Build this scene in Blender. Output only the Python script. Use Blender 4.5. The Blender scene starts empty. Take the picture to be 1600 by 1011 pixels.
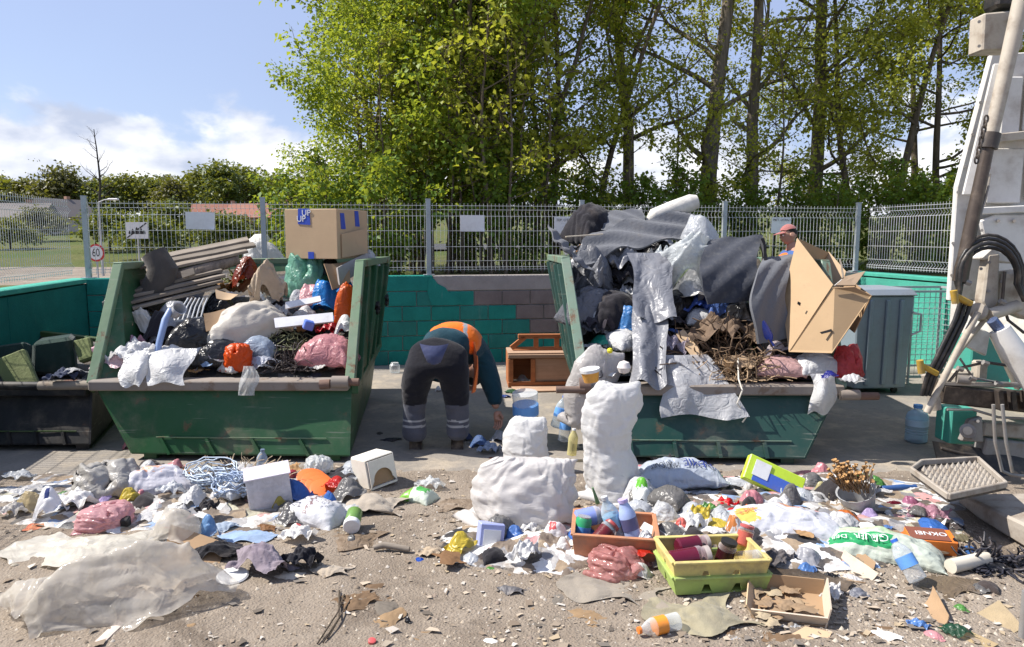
import bpy, bmesh, math, random
import numpy as np
from mathutils import Vector, Matrix, Euler

SC = bpy.context.scene
COL = SC.collection
PI = math.pi
rad = math.radians

# ------------------------------------------------------------------ camera
FPX, CXP, CYP = 1150.0, 800.0, 505.5
CAM_H = 1.63
PITCH = math.atan(135.5 / FPX)
cam_data = bpy.data.cameras.new('camera')
cam_data.sensor_width = 36.0
cam_data.lens = 36.0 * FPX / 1600.0
cam_data.clip_start, cam_data.clip_end = 0.05, 3000.0
cam = bpy.data.objects.new('camera', cam_data)
COL.objects.link(cam)
cam.location = (0, 0, CAM_H)
cam.rotation_euler = (PI / 2 - PITCH, 0, 0)
SC.camera = cam

# ------------------------------------------------------------------ sky, sun, exposure
SUN_EL = rad(50.0)
SUN_HX, SUN_HY = -0.985, 0.06
world = bpy.data.worlds.new('World')
SC.world = world
world.use_nodes = True
wn, wl = world.node_tree.nodes, world.node_tree.links
wn.clear()
w_out = wn.new('ShaderNodeOutputWorld')
w_bg = wn.new('ShaderNodeBackground')
w_bg.inputs['Strength'].default_value = 0.132
w_sky = wn.new('ShaderNodeTexSky')
w_sky.sky_type = 'NISHITA'
w_sky.sun_disc = False
w_sky.sun_elevation = SUN_EL
w_sky.sun_rotation = math.atan2(SUN_HX, SUN_HY)
w_sky.altitude = 200
w_sky.air_density = 1.0
w_sky.dust_density = 1.2
w_sky.ozone_density = 1.6
w_tc = wn.new('ShaderNodeTexCoord')
w_sep = wn.new('ShaderNodeSeparateXYZ')
wl.new(w_tc.outputs['Generated'], w_sep.inputs[0])
w_map = wn.new('ShaderNodeMapping')
w_map.inputs['Scale'].default_value = (1.0, 1.0, 1.9)
w_map.inputs['Location'].default_value = (0.35, 0.1, 0.0)
wl.new(w_tc.outputs['Generated'], w_map.inputs['Vector'])
w_n1 = wn.new('ShaderNodeTexNoise')
w_n1.inputs['Scale'].default_value = 4.2
w_n1.inputs['Detail'].default_value = 9.0
w_n1.inputs['Roughness'].default_value = 0.56
w_n1.inputs['Distortion'].default_value = 0.25
wl.new(w_map.outputs[0], w_n1.inputs['Vector'])
w_band = wn.new('ShaderNodeMapRange')
w_band.inputs['From Min'].default_value = 0.06
w_band.inputs['From Max'].default_value = 0.225
w_band.inputs['To Min'].default_value = 0.27
w_band.inputs['To Max'].default_value = -0.26
wl.new(w_sep.outputs['Z'], w_band.inputs['Value'])
w_add = wn.new('ShaderNodeMath'); w_add.operation = 'ADD'
wl.new(w_n1.outputs['Fac'], w_add.inputs[0]); wl.new(w_band.outputs[0], w_add.inputs[1])
w_mask = wn.new('ShaderNodeMapRange'); w_mask.interpolation_type = 'SMOOTHSTEP'
w_mask.inputs['From Min'].default_value = 0.50
w_mask.inputs['From Max'].default_value = 0.60
wl.new(w_add.outputs[0], w_mask.inputs['Value'])
w_n2 = wn.new('ShaderNodeTexNoise')
w_n2.inputs['Scale'].default_value = 13.0
w_n2.inputs['Detail'].default_value = 6.0
wl.new(w_map.outputs[0], w_n2.inputs['Vector'])
w_cr = wn.new('ShaderNodeValToRGB')
w_cr.color_ramp.elements[0].position = 0.32
w_cr.color_ramp.elements[0].color = (2.7, 3.05, 3.9, 1)
w_cr.color_ramp.elements[1].position = 0.68
w_cr.color_ramp.elements[1].color = (5.9, 5.9, 6.0, 1)
wl.new(w_n2.outputs['Fac'], w_cr.inputs['Fac'])
w_n3 = wn.new('ShaderNodeTexNoise')
w_n3.inputs['Scale'].default_value = 1.6
w_n3.inputs['Detail'].default_value = 4.0
wl.new(w_tc.outputs['Generated'], w_n3.inputs['Vector'])
w_veil = wn.new('ShaderNodeMapRange')
w_veil.inputs['From Min'].default_value = 0.3
w_veil.inputs['From Max'].default_value = 0.75
w_veil.inputs['To Min'].default_value = 0.60
w_veil.inputs['To Max'].default_value = 0.85
wl.new(w_n3.outputs['Fac'], w_veil.inputs['Value'])
w_mixv = wn.new('ShaderNodeMix'); w_mixv.data_type = 'RGBA'
w_mixv.inputs[7].default_value = (2.1, 2.5, 3.85, 1)
wl.new(w_veil.outputs[0], w_mixv.inputs[0])
wl.new(w_sky.outputs[0], w_mixv.inputs[6])
w_mix = wn.new('ShaderNodeMix'); w_mix.data_type = 'RGBA'
wl.new(w_mask.outputs[0], w_mix.inputs[0])
wl.new(w_mixv.outputs[2], w_mix.inputs[6])
wl.new(w_cr.outputs[0], w_mix.inputs[7])
wl.new(w_mix.outputs[2], w_bg.inputs['Color'])
wl.new(w_bg.outputs[0], w_out.inputs['Surface'])

sun_data = bpy.data.lights.new('sun', 'SUN')
sun_data.energy = 5.0
sun_data.angle = rad(0.55)
sun_data.color = (1.0, 0.945, 0.87)
sun = bpy.data.objects.new('sun', sun_data)
COL.objects.link(sun)
_h = math.hypot(SUN_HX, SUN_HY)
SUN_DIR = Vector((SUN_HX / _h * math.cos(SUN_EL), SUN_HY / _h * math.cos(SUN_EL), math.sin(SUN_EL)))
sun.rotation_euler = SUN_DIR.to_track_quat('Z', 'Y').to_euler()
sun.location = SUN_DIR * 60

SC.view_settings.view_transform = 'Standard'
SC.view_settings.look = 'None'
SC.view_settings.exposure = 0.72
SC.view_settings.gamma = 1.0
SC.view_settings.use_curve_mapping = False
SC.render.engine = 'CYCLES'
SC.cycles.max_bounces = 7
SC.cycles.diffuse_bounces = 3
SC.cycles.glossy_bounces = 3
SC.cycles.transmission_bounces = 5
SC.cycles.transparent_max_bounces = 12
SC.cycles.caustics_reflective = False
SC.cycles.caustics_refractive = False
SC.cycles.use_denoising = True

# ------------------------------------------------------------------ measuring helpers
_sp, _cp = math.sin(PITCH), math.cos(PITCH)

def ray(px, py):
    u, v = (px - CXP) / FPX, (CYP - py) / FPX
    return Vector((u, _cp + v * _sp, v * _cp - _sp))

def ond(px, py, d):
    r = ray(px, py)
    return Vector((r.x * d / r.y, d, CAM_H + r.z * d / r.y))

def onz(px, py, z=0.0):
    r = ray(px, py)
    k = (z - CAM_H) / r.z
    return Vector((r.x * k, r.y * k, z))

def onplane(px, py, p0, n):
    r = ray(px, py)
    o = Vector((0, 0, CAM_H))
    k = (Vector(p0) - o).dot(n) / r.dot(n)
    return o + r * k

def ppm(p):
    return FPX / (p[1] * _cp + (CAM_H - p[2]) * _sp)

# ------------------------------------------------------------------ object helpers
def lin(c):
    out = []
    for v in c[:3]:
        v = v / 255.0
        out.append(v / 12.92 if v <= 0.04045 else ((v + 0.055) / 1.055) ** 2.4)
    return tuple(out)

def A(r, g, b, k=0.82):
    l = lin((r, g, b))
    return tuple(min(0.86, max(0.004, x * k)) for x in l)

def mesh_data(name, verts, faces, mat=None, smooth=False, uv=None):
    me = bpy.data.meshes.new(name)
    v = np.asarray(verts, dtype=np.float32).reshape(-1, 3)
    if isinstance(faces, np.ndarray):
        k = faces.shape[1]
        nf = len(faces)
        me.vertices.add(len(v)); me.vertices.foreach_set('co', v.ravel())
        me.loops.add(nf * k); me.loops.foreach_set('vertex_index', faces.astype(np.int32).ravel())
        me.polygons.add(nf)
        me.polygons.foreach_set('loop_start', np.arange(0, nf * k, k, dtype=np.int32))
        me.polygons.foreach_set('loop_total', np.full(nf, k, dtype=np.int32))
        me.update(calc_edges=True)
        if uv is not None:
            l = me.uv_layers.new(name='UVMap')
            l.data.foreach_set('uv', np.asarray(uv, dtype=np.float32)[faces.ravel()].ravel())
        me.validate()
    else:
        me.from_pydata([tuple(map(float, x)) for x in v], [], [tuple(f) for f in faces])
        me.update()
    if smooth and len(me.polygons):
        me.polygons.foreach_set('use_smooth', np.ones(len(me.polygons), dtype=bool))
    if mat is not None:
        for m in (mat if isinstance(mat, (list, tuple)) else [mat]):
            me.materials.append(m)
    return me

def add(name, me, parent=None, loc=None, rot=None, scale=None):
    o = bpy.data.objects.new(name, me)
    COL.objects.link(o)
    if parent is not None:
        o.parent = parent
    if loc is not None:
        o.location = loc
    if rot is not None:
        o.rotation_euler = rot
    if scale is not None:
        o.scale = scale
    return o

def mobj(name, verts, faces, mat, parent=None, smooth=False, uv=None, loc=None, rot=None):
    return add(name, mesh_data(name, verts, faces, mat, smooth, uv), parent, loc, rot)

def empty(name, loc=(0, 0, 0), rz=0.0, rot=None):
    o = bpy.data.objects.new(name, None)
    o.empty_display_size = 0.1
    COL.objects.link(o)
    o.location = loc
    o.rotation_euler = rot if rot is not None else (0, 0, rz)
    return o

def tag(o, label=None, cat=None, group=None, kind=None):
    if label: o['label'] = label
    if cat: o['category'] = cat
    if group: o['group'] = group
    if kind: o['kind'] = kind
    return o

class MB:
    def __init__(self):
        self.v = []; self.f = []

    def raw(self, verts, faces):
        b = len(self.v)
        self.v += [tuple(map(float, x)) for x in verts]
        self.f += [tuple(b + i for i in f) for f in faces]
        return self

    def box(self, c, s, rot=None):
        x, y, z = s[0] / 2, s[1] / 2, s[2] / 2
        vs = [Vector((a * x, b * y, d * z)) for d in (-1, 1) for a, b in ((-1, -1), (1, -1), (1, 1), (-1, 1))]
        if rot is not None:
            m = Euler(rot).to_matrix() if not isinstance(rot, Matrix) else rot
            vs = [m @ p for p in vs]
        c = Vector(c)
        return self.raw([p + c for p in vs], [(3, 2, 1, 0), (4, 5, 6, 7), (0, 1, 5, 4), (1, 2, 6, 5), (2, 3, 7, 6), (3, 0, 4, 7)])

    def hexa(self, b4, t4):
        return self.raw(list(b4) + list(t4), [(3, 2, 1, 0), (4, 5, 6, 7), (0, 1, 5, 4), (1, 2, 6, 5), (2, 3, 7, 6), (3, 0, 4, 7)])

    def plate(self, pts, th, nrm=None):
        pts = [Vector(p) for p in pts]
        if nrm is None:
            nrm = (pts[1] - pts[0]).cross(pts[-1] - pts[0]).normalized()
        n = len(pts)
        a = [p - nrm * th / 2 for p in pts]; b = [p + nrm * th / 2 for p in pts]
        fs = [tuple(range(n - 1, -1, -1)), tuple(range(n, 2 * n))]
        fs += [(i, (i + 1) % n, n + (i + 1) % n, n + i) for i in range(n)]
        return self.raw(a + b, fs)

    def tube(self, pts, r, n=8, cap=True):
        pts = [Vector(p) for p in pts]
        rs = r if isinstance(r, (list, tuple)) else [r] * len(pts)
        b = len(self.v); up = None
        for i, p in enumerate(pts):
            t = (pts[min(i + 1, len(pts) - 1)] - pts[max(i - 1, 0)]).normalized()
            if up is None:
                up = Vector((0, 0, 1)) if abs(t.z) < 0.9 else Vector((1, 0, 0))
            s = t.cross(up).normalized(); up = s.cross(t).normalized()
            for k in range(n):
                a = 2 * PI * k / n
                q = p + (s * math.cos(a) + up * math.sin(a)) * rs[i]
                self.v.append(tuple(q))
        for i in range(len(pts) - 1):
            for k in range(n):
                k2 = (k + 1) % n
                self.f.append((b + i * n + k, b + i * n + k2, b + (i + 1) * n + k2, b + (i + 1) * n + k))
        if cap:
            self.f.append(tuple(b + k for k in range(n - 1, -1, -1)))
            e = b + (len(pts) - 1) * n
            self.f.append(tuple(e + k for k in range(n)))
        return self

    def lathe(self, prof, n=20, m=None, cap=True):
        b = len(self.v)
        for r, z in prof:
            for k in range(n):
                a = 2 * PI * k / n
                p = Vector((r * math.cos(a), r * math.sin(a), z))
                self.v.append(tuple(m @ p if m is not None else p))
        for i in range(len(prof) - 1):
            for k in range(n):
                k2 = (k + 1) % n
                self.f.append((b + i * n + k, b + i * n + k2, b + (i + 1) * n + k2, b + (i + 1) * n + k))
        if cap:
            self.f.append(tuple(b + k for k in range(n - 1, -1, -1)))
            e = b + (len(prof) - 1) * n
            self.f.append(tuple(e + k for k in range(n)))
        return self

    def build(self, name, mat, parent=None, smooth=False, loc=None, rot=None, bevel=0.0):
        me = mesh_data(name, self.v, self.f, mat, smooth)
        if bevel > 0:
            bm = bmesh.new(); bm.from_mesh(me)
            es = [e for e in bm.edges if len(e.link_faces) == 2 and e.calc_face_angle(0) > 0.5]
            bmesh.ops.bevel(bm, geom=es, offset=bevel, segments=1, affect='EDGES', clamp_overlap=True)
            bm.to_mesh(me); bm.free()
        o = add(name, me, parent, loc, rot)
        if smooth:
            shade_angle(me, 40)
        return o

def shade_angle(me, deg):
    me.polygons.foreach_set('use_smooth', np.ones(len(me.polygons), dtype=bool))
    bm = bmesh.new(); bm.from_mesh(me)
    lim = rad(deg)
    for e in bm.edges:
        e.smooth = not (len(e.link_faces) == 2 and e.calc_face_angle(0) > lim)
    bm.to_mesh(me); bm.free()

def look_rot(direction, up='Y'):
    return Vector(direction).to_track_quat('Z', up).to_matrix()

world.cycles.sampling_method = 'MANUAL'
world.cycles.sample_map_resolution = 512
# ------------------------------------------------------------------ materials (all procedural)
_M = {}

class NT:
    def __init__(self, name):
        self.m = bpy.data.materials.new(name)
        self.m.use_nodes = True
        self.t = self.m.node_tree
        self.n, self.l = self.t.nodes, self.t.links
        self.n.clear()
        self.out = self.n.new('ShaderNodeOutputMaterial')

    def node(self, typ, **kw):
        nd = self.n.new(typ)
        for k, v in kw.items():
            setattr(nd, k, v)
        return nd

    def coord(self, which='Object'):
        return self.node('ShaderNodeTexCoord').outputs[which]

    def pos(self):
        return self.node('ShaderNodeNewGeometry').outputs['Position']

    def noise(self, vec, scale, detail=4, rough=0.55, dist=0.0):
        nd = self.node('ShaderNodeTexNoise')
        nd.inputs['Scale'].default_value = scale
        nd.inputs['Detail'].default_value = detail
        nd.inputs['Roughness'].default_value = rough
        nd.inputs['Distortion'].default_value = dist
        self.l.new(vec, nd.inputs['Vector'])
        return nd.outputs['Fac']

    def voro(self, vec, scale, feature='F1', out='Distance'):
        nd = self.node('ShaderNodeTexVoronoi')
        nd.feature = feature
        nd.inputs['Scale'].default_value = scale
        self.l.new(vec, nd.inputs['Vector'])
        return nd.outputs[out]

    def mapping(self, vec, scale=(1, 1, 1), loc=(0, 0, 0), rot=(0, 0, 0)):
        nd = self.node('ShaderNodeMapping')
        nd.inputs['Scale'].default_value = scale
        nd.inputs['Location'].default_value = loc
        nd.inputs['Rotation'].default_value = rot
        self.l.new(vec, nd.inputs['Vector'])
        return nd.outputs[0]

    def rng(self, v, a, b, c=0.0, d=1.0, smooth=False):
        nd = self.node('ShaderNodeMapRange')
        if smooth: nd.interpolation_type = 'SMOOTHSTEP'
        for k, x in zip(('From Min', 'From Max', 'To Min', 'To Max'), (a, b, c, d)):
            nd.inputs[k].default_value = x
        self.l.new(v, nd.inputs['Value'])
        return nd.outputs[0]

    def math(self, op, a, b=None):
        nd = self.node('ShaderNodeMath'); nd.operation = op
        for i, x in enumerate((a, b)):
            if x is None: continue
            if isinstance(x, (int, float)): nd.inputs[i].default_value = x
            else: self.l.new(x, nd.inputs[i])
        return nd.outputs[0]

    def mix(self, fac, a, b):
        nd = self.node('ShaderNodeMix'); nd.data_type = 'RGBA'
        for i, x in ((0, fac), (6, a), (7, b)):
            if isinstance(x, (int, float)): nd.inputs[i].default_value = x
            elif isinstance(x, tuple): nd.inputs[i].default_value = (*x[:3], 1)
            else: self.l.new(x, nd.inputs[i])
        return nd.outputs[2]

    def sep(self, v):
        nd = self.node('ShaderNodeSeparateXYZ'); self.l.new(v, nd.inputs[0]); return nd.outputs

    def bump(self, h, strength=0.3, dist=0.01, normal=None):
        nd = self.node('ShaderNodeBump')
        nd.inputs['Strength'].default_value = strength
        nd.inputs['Distance'].default_value = dist
        self.l.new(h, nd.inputs['Height'])
        if normal is not None: self.l.new(normal, nd.inputs['Normal'])
        return nd.outputs[0]

    def bsdf(self, col, rough=0.6, metal=0.0, normal=None, spec=0.5, trans=0.0, alpha=None, ior=1.45, sheen=0.0):
        nd = self.node('ShaderNodeBsdfPrincipled')
        def s(k, x):
            if x is None: return
            if isinstance(x, tuple): nd.inputs[k].default_value = (*x[:3], 1)
            elif isinstance(x, (int, float)): nd.inputs[k].default_value = x
            else: self.l.new(x, nd.inputs[k])
        s('Base Color', col); s('Roughness', rough); s('Metallic', metal)
        s('Specular IOR Level', spec); s('Transmission Weight', trans); s('IOR', ior)
        if sheen: s('Sheen Weight', sheen)
        if normal is not None: self.l.new(normal, nd.inputs['Normal'])
        return nd.outputs[0]

    def translucent(self, col, normal=None):
        nd = self.node('ShaderNodeBsdfTranslucent')
        if isinstance(col, tuple): nd.inputs[0].default_value = (*col[:3], 1)
        else: self.l.new(col, nd.inputs[0])
        if normal is not None: self.l.new(normal, nd.inputs['Normal'])
        return nd.outputs[0]

    def transparent(self, col=(1, 1, 1)):
        nd = self.node('ShaderNodeBsdfTransparent')
        nd.inputs[0].default_value = (*col, 1)
        return nd.outputs[0]

    def mixs(self, fac, a, b):
        nd = self.node('ShaderNodeMixShader')
        if isinstance(fac, (int, float)): nd.inputs[0].default_value = fac
        else: self.l.new(fac, nd.inputs[0])
        self.l.new(a, nd.inputs[1]); self.l.new(b, nd.inputs[2])
        return nd.outputs[0]

    def done(self, shader):
        self.l.new(shader, self.out.inputs['Surface'])
        return self.m

def memo(fn):
    def w(*a, **k):
        key = (fn.__name__, a, tuple(sorted(k.items())))
        if key not in _M:
            _M[key] = fn(*a, **k)
        return _M[key]
    return w

DIRT = (0.20, 0.155, 0.115)

@memo
def m_film(col, transl=0.35, clear=0.0, rough=0.32, crease=26.0, dirt=0.12, dirtcol=DIRT, bump=0.5):
    t = NT('film'); co = t.coord()
    n = t.noise(co, crease, 3, 0.5, 0.6)
    rd = t.math('ABSOLUTE', t.math('SUBTRACT', t.noise(co, crease * 0.5, 2, 0.5, 1.2), 0.5))
    h = t.math('ADD', t.math('MULTIPLY', n, 0.7), t.math('MULTIPLY', rd, -3.6))
    nb = t.bump(h, bump, 0.012)
    dm = t.rng(t.noise(co, 7.0, 5, 0.62), 0.48, 0.75, 0.0, dirt * 2.2, True)
    c = t.mix(dm, col, dirtcol)
    s = t.bsdf(c, rough, normal=nb, spec=0.45)
    if transl > 0:
        s = t.mixs(transl, s, t.translucent(c, nb))
    if clear > 0:
        f = t.rng(n, 0.25, 0.75, min(0.95, clear + 0.2), max(0.0, clear - 0.25))
        s = t.mixs(f, s, t.transparent(tuple(0.75 + 0.25 * x for x in col)))
    return t.done(s)

@memo
def m_print(col, patches, transl=0.25, rough=0.35, dirt=0.1, crease=22.0):
    t = NT('printed_film'); uv = t.coord('UV'); co = t.coord()
    sx = t.sep(uv)
    n = t.noise(co, crease, 3, 0.5, 0.6)
    nb = t.bump(n, 0.5, 0.012)
    c = col
    for i, (u0, v0, u1, v1, pc, rg) in enumerate(patches):
        j = t.rng(t.noise(uv, 9 + 3 * i, 3), 0.2, 0.8, -rg, rg)
        uu, vv = t.math('ADD', sx[0], j), t.math('SUBTRACT', sx[1], j)
        m = t.math('MULTIPLY', t.math('MULTIPLY', t.math('GREATER_THAN', uu, u0), t.math('LESS_THAN', uu, u1)),
                   t.math('MULTIPLY', t.math('GREATER_THAN', vv, v0), t.math('LESS_THAN', vv, v1)))
        c = t.mix(m, c, pc)
    dm = t.rng(t.noise(co, 7.0, 5, 0.62), 0.48, 0.75, 0.0, dirt * 2.2, True)
    c = t.mix(dm, c, DIRT)
    s = t.bsdf(c, rough, normal=nb, spec=0.45)
    if transl > 0:
        s = t.mixs(transl, s, t.translucent(c, nb))
    return t.done(s)

@memo
def m_woven(col=(0.60, 0.59, 0.57), dirt=0.10, tint=(0.45, 0.40, 0.34)):
    t = NT('woven_sack'); co = t.coord(); uv = t.coord('UV')
    br = t.node('ShaderNodeTexBrick')
    br.inputs['Scale'].default_value = 90.0
    br.inputs['Mortar Size'].default_value = 0.03
    t.l.new(uv, br.inputs['Vector'])
    n = t.noise(co, 16, 4, 0.55, 0.5)
    rd = t.math('ABSOLUTE', t.math('SUBTRACT', t.noise(t.mapping(co, (9, 9, 24)), 1.0, 3, 0.55, 1.4), 0.5))
    rd2 = t.math('ABSOLUTE', t.math('SUBTRACT', t.noise(t.mapping(co, (26, 26, 20)), 1.0, 2, 0.5, 1.0), 0.5))
    nb = t.bump(t.math('ADD', t.math('ADD', t.math('MULTIPLY', n, 0.6), t.math('MULTIPLY', br.outputs['Fac'], -0.08)), t.math('ADD', t.math('MULTIPLY', rd, -2.6), t.math('MULTIPLY', rd2, -1.2))), 0.24, 0.010)
    dm = t.rng(t.noise(co, 5.0, 6, 0.66), 0.46, 0.8, 0.0, dirt * 2.4, True)
    c = t.mix(dm, col, tint)
    c = t.mix(t.math('MULTIPLY', br.outputs['Fac'], 0.18), c, tuple(0.6 * x for x in col))
    s = t.bsdf(c, 0.42, normal=nb, spec=0.4)
    return t.done(t.mixs(0.32, s, t.translucent(c, nb)))

@memo
def m_plain(col, rough=0.5, metal=0.0, dirt=0.15, scale=9.0, bump=0.15, dirtcol=DIRT, spec=0.5):
    t = NT('hard'); co = t.coord()
    dm = t.rng(t.noise(co, scale, 6, 0.65), 0.42, 0.78, 0.0, min(1.0, dirt * 2.5), True)
    c = t.mix(dm, col, dirtcol)
    fine = t.noise(co, scale * 9, 4, 0.6)
    c = t.mix(t.rng(fine, 0.3, 0.8, 0.0, 0.14), c, tuple(0.45 * x for x in col))
    nb = t.bump(fine, bump, 0.004)
    return t.done(t.bsdf(c, t.rng(fine, 0.2, 0.8, max(0.05, rough - 0.12), min(1, rough + 0.12)), metal, nb, spec))

@memo
def m_cloth(col, rough=0.9, weave=260.0, col2=None, dirt=0.12):
    t = NT('cloth'); co = t.coord()
    n = t.noise(co, 22, 5, 0.6, 0.4)
    w = t.noise(co, weave, 2, 0.5)
    nb = t.bump(t.math('ADD', n, t.math('MULTIPLY', w, 0.3)), 0.55, 0.012)
    c = t.mix(t.rng(t.noise(co, 9, 5, 0.6), 0.35, 0.7, 0.0, 0.7), col, col2 if col2 else tuple(0.72 * x for x in col))
    dm = t.rng(t.noise(co, 6.0, 5, 0.62), 0.5, 0.8, 0.0, dirt * 2.2, True)
    c = t.mix(dm, c, DIRT)
    return t.done(t.bsdf(c, rough, normal=nb, spec=0.2, sheen=0.15))

@memo
def m_card(col=(0.46, 0.33, 0.205), wear=0.15):
    t = NT('cardboard'); co = t.coord()
    fl = t.noise(t.mapping(co, (4, 4, 160)), 1.0, 2)
    n = t.noise(co, 5, 5, 0.6)
    c = t.mix(t.rng(n, 0.35, 0.75, 0.0, 0.5), col, tuple(0.82 * x for x in col))
    c = t.mix(t.rng(t.noise(co, 13, 6, 0.7), 0.56, 0.8, 0.0, wear * 2, True), c, (0.22, 0.16, 0.11))
    nb = t.bump(t.math('ADD', t.math('MULTIPLY', fl, 0.3), n), 0.25, 0.006)
    return t.done(t.bsdf(c, 0.85, normal=nb, spec=0.2))

@memo
def m_paint(col, rust=0.25, fade=0.2, rough=0.45, streak=True, rustcol=(0.13, 0.065, 0.035)):
    t = NT('painted_steel'); co = t.coord()
    big = t.noise(co, 2.2, 6, 0.62)
    c = t.mix(t.rng(big, 0.35, 0.75, 0.0, fade * 2), col, tuple(min(0.8, 0.55 * x + 0.09) for x in col))
    if streak:
        st = t.noise(t.mapping(co, (13, 13, 1.1)), 1.0, 5, 0.6)
        c = t.mix(t.rng(st, 0.5, 0.8, 0.0, 0.45, True), c, tuple(0.6 * x + 0.02 for x in col))
    rm = t.rng(t.noise(co, 6.5, 8, 0.7, 0.3), 0.62 - 0.14 * rust, 0.72 - 0.10 * rust, 0.0, min(1.0, 0.35 + rust), True)
    c = t.mix(rm, c, rustcol)
    sc = t.rng(t.noise(t.mapping(co, (3, 3, 60), rot=(0.2, 0.1, 0)), 1.0, 3, 0.5), 0.66, 0.72, 0.0, 0.3)
    c = t.mix(sc, c, (0.30, 0.30, 0.26))
    dust = t.rng(t.noise(co, 3.2, 6, 0.7), 0.45, 0.85, 0.0, 0.5, True)
    c = t.mix(dust, c, (0.22, 0.18, 0.135))
    nb = t.bump(t.math('ADD', t.noise(co, 3.0, 3), t.math('MULTIPLY', rm, -0.15)), 0.35, 0.02)
    return t.done(t.bsdf(c, t.rng(rm, 0, 1, rough, 0.85), 0.0, nb, 0.4))

@memo
def m_wood(col=(0.30, 0.25, 0.20), col2=(0.17, 0.135, 0.105), axis=0):
    t = NT('weathered_wood'); co = t.coord()
    sc = [26, 26, 26]; sc[axis] = 1.3
    g = t.noise(t.mapping(co, tuple(sc)), 1.0, 6, 0.65, 0.8)
    c = t.mix(t.rng(g, 0.3, 0.72), col, col2)
    c = t.mix(t.rng(t.noise(co, 5, 4), 0.5, 0.8, 0, 0.5), c, tuple(min(1, 1.25 * x) for x in col))
    nb = t.bump(g, 0.5, 0.006)
    return t.done(t.bsdf(c, 0.85, normal=nb, spec=0.2))

@memo
def m_clear(col=(0.9, 0.95, 0.97), rough=0.12, body=0.22):
    t = NT('clear_plastic'); co = t.coord()
    n = t.noise(co, 30, 3, 0.5)
    nb = t.bump(n, 0.25, 0.006)
    lw = t.node('ShaderNodeLayerWeight'); lw.inputs['Blend'].default_value = 0.35
    f = t.rng(lw.outputs['Facing'], 0.0, 1.0, body, min(0.95, body + 0.6))
    s = t.bsdf(tuple(0.75 * x for x in col), rough, normal=nb, spec=0.6)
    return t.done(t.mixs(f, t.transparent(tuple(0.4 + 0.6 * x for x in col)), s))

@memo
def m_leaf(col, col2, transl=0.45):
    t = NT('foliage')
    r = t.node('ShaderNodeNewGeometry').outputs['Random Per Island']
    c = t.mix(r, col, col2)
    n = t.noise(t.pos(), 0.7, 2)
    c = t.mix(t.rng(n, 0.35, 0.7, 0.0, 0.45), c, tuple(0.65 * a + 0.35 * b for a, b in zip(col, (0.16, 0.15, 0.02))))
    s = t.bsdf(c, 0.5, spec=0.35)
    tc = t.mix(0.6, c, (0.46, 0.47, 0.03))
    return t.done(t.mixs(transl, s, t.translucent(tc)))

@memo
def m_bark(col=(0.105, 0.085, 0.065)):
    t = NT('bark'); p = t.coord()
    g = t.noise(t.mapping(p, (9, 9, 1.6)), 1.6, 6, 0.7, 0.6)
    c = t.mix(t.rng(g, 0.3, 0.7), tuple(0.55 * x for x in col), tuple(1.35 * x for x in col))
    c = t.mix(t.rng(t.noise(p, 0.9, 4), 0.52, 0.75, 0, 0.5), c, (0.085, 0.10, 0.045))
    nb = t.bump(g, 0.8, 0.03)
    return t.done(t.bsdf(c, 0.95, normal=nb, spec=0.1))

def m_ground():
    t = NT('dry_dirt'); p = t.pos()
    big = t.noise(p, 0.55, 6, 0.6, 0.4)
    mid = t.noise(p, 3.1, 7, 0.66)
    fine = t.noise(p, 42, 6, 0.7)
    c = t.mix(t.rng(big, 0.36, 0.66), (0.265, 0.222, 0.178), (0.185, 0.150, 0.116))
    c = t.mix(t.rng(mid, 0.42, 0.70, 0.0, 0.65), c, (0.32, 0.27, 0.215))
    c = t.mix(t.rng(t.noise(p, 1.3, 6, 0.7, 0.6), 0.52, 0.66, 0.0, 0.8, True), c, (0.115, 0.092, 0.072))
    c = t.mix(t.rng(fine, 0.45, 0.75, 0.0, 0.55), c, (0.165, 0.125, 0.09))
    v = t.voro(p, 75, 'F1')
    c = t.mix(t.rng(v, 0.0, 0.35, 0.18, 0.0), c, (0.38, 0.345, 0.30))
    h = t.math('ADD', t.math('MULTIPLY', mid, 1.6), t.math('ADD', fine, t.rng(v, 0.0, 0.6, 0.45, 0.0)))
    nb = t.bump(h, 0.7, 0.014)
    return t.done(t.bsdf(c, 0.95, normal=nb, spec=0.15))

def m_slab():
    t = NT('yard_concrete'); p = t.pos()
    big = t.noise(p, 0.8, 6, 0.62, 0.3)
    fine = t.noise(p, 26, 6, 0.7)
    c = t.mix(t.rng(big, 0.35, 0.68), (0.27, 0.245, 0.215), (0.195, 0.175, 0.15))
    c = t.mix(t.rng(t.noise(p, 2.4, 7, 0.7), 0.46, 0.66, 0.0, 0.85, True), c, (0.37, 0.315, 0.245))
    c = t.mix(t.rng(fine, 0.5, 0.78, 0.0, 0.5), c, (0.12, 0.105, 0.09))
    cr = t.voro(t.mapping(p, (0.45, 0.45, 0.45)), 1.0, 'DISTANCE_TO_EDGE')
    nb = t.bump(t.math('ADD', fine, big), 0.6, 0.01)
    return t.done(t.bsdf(c, 0.93, normal=nb, spec=0.2))

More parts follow.
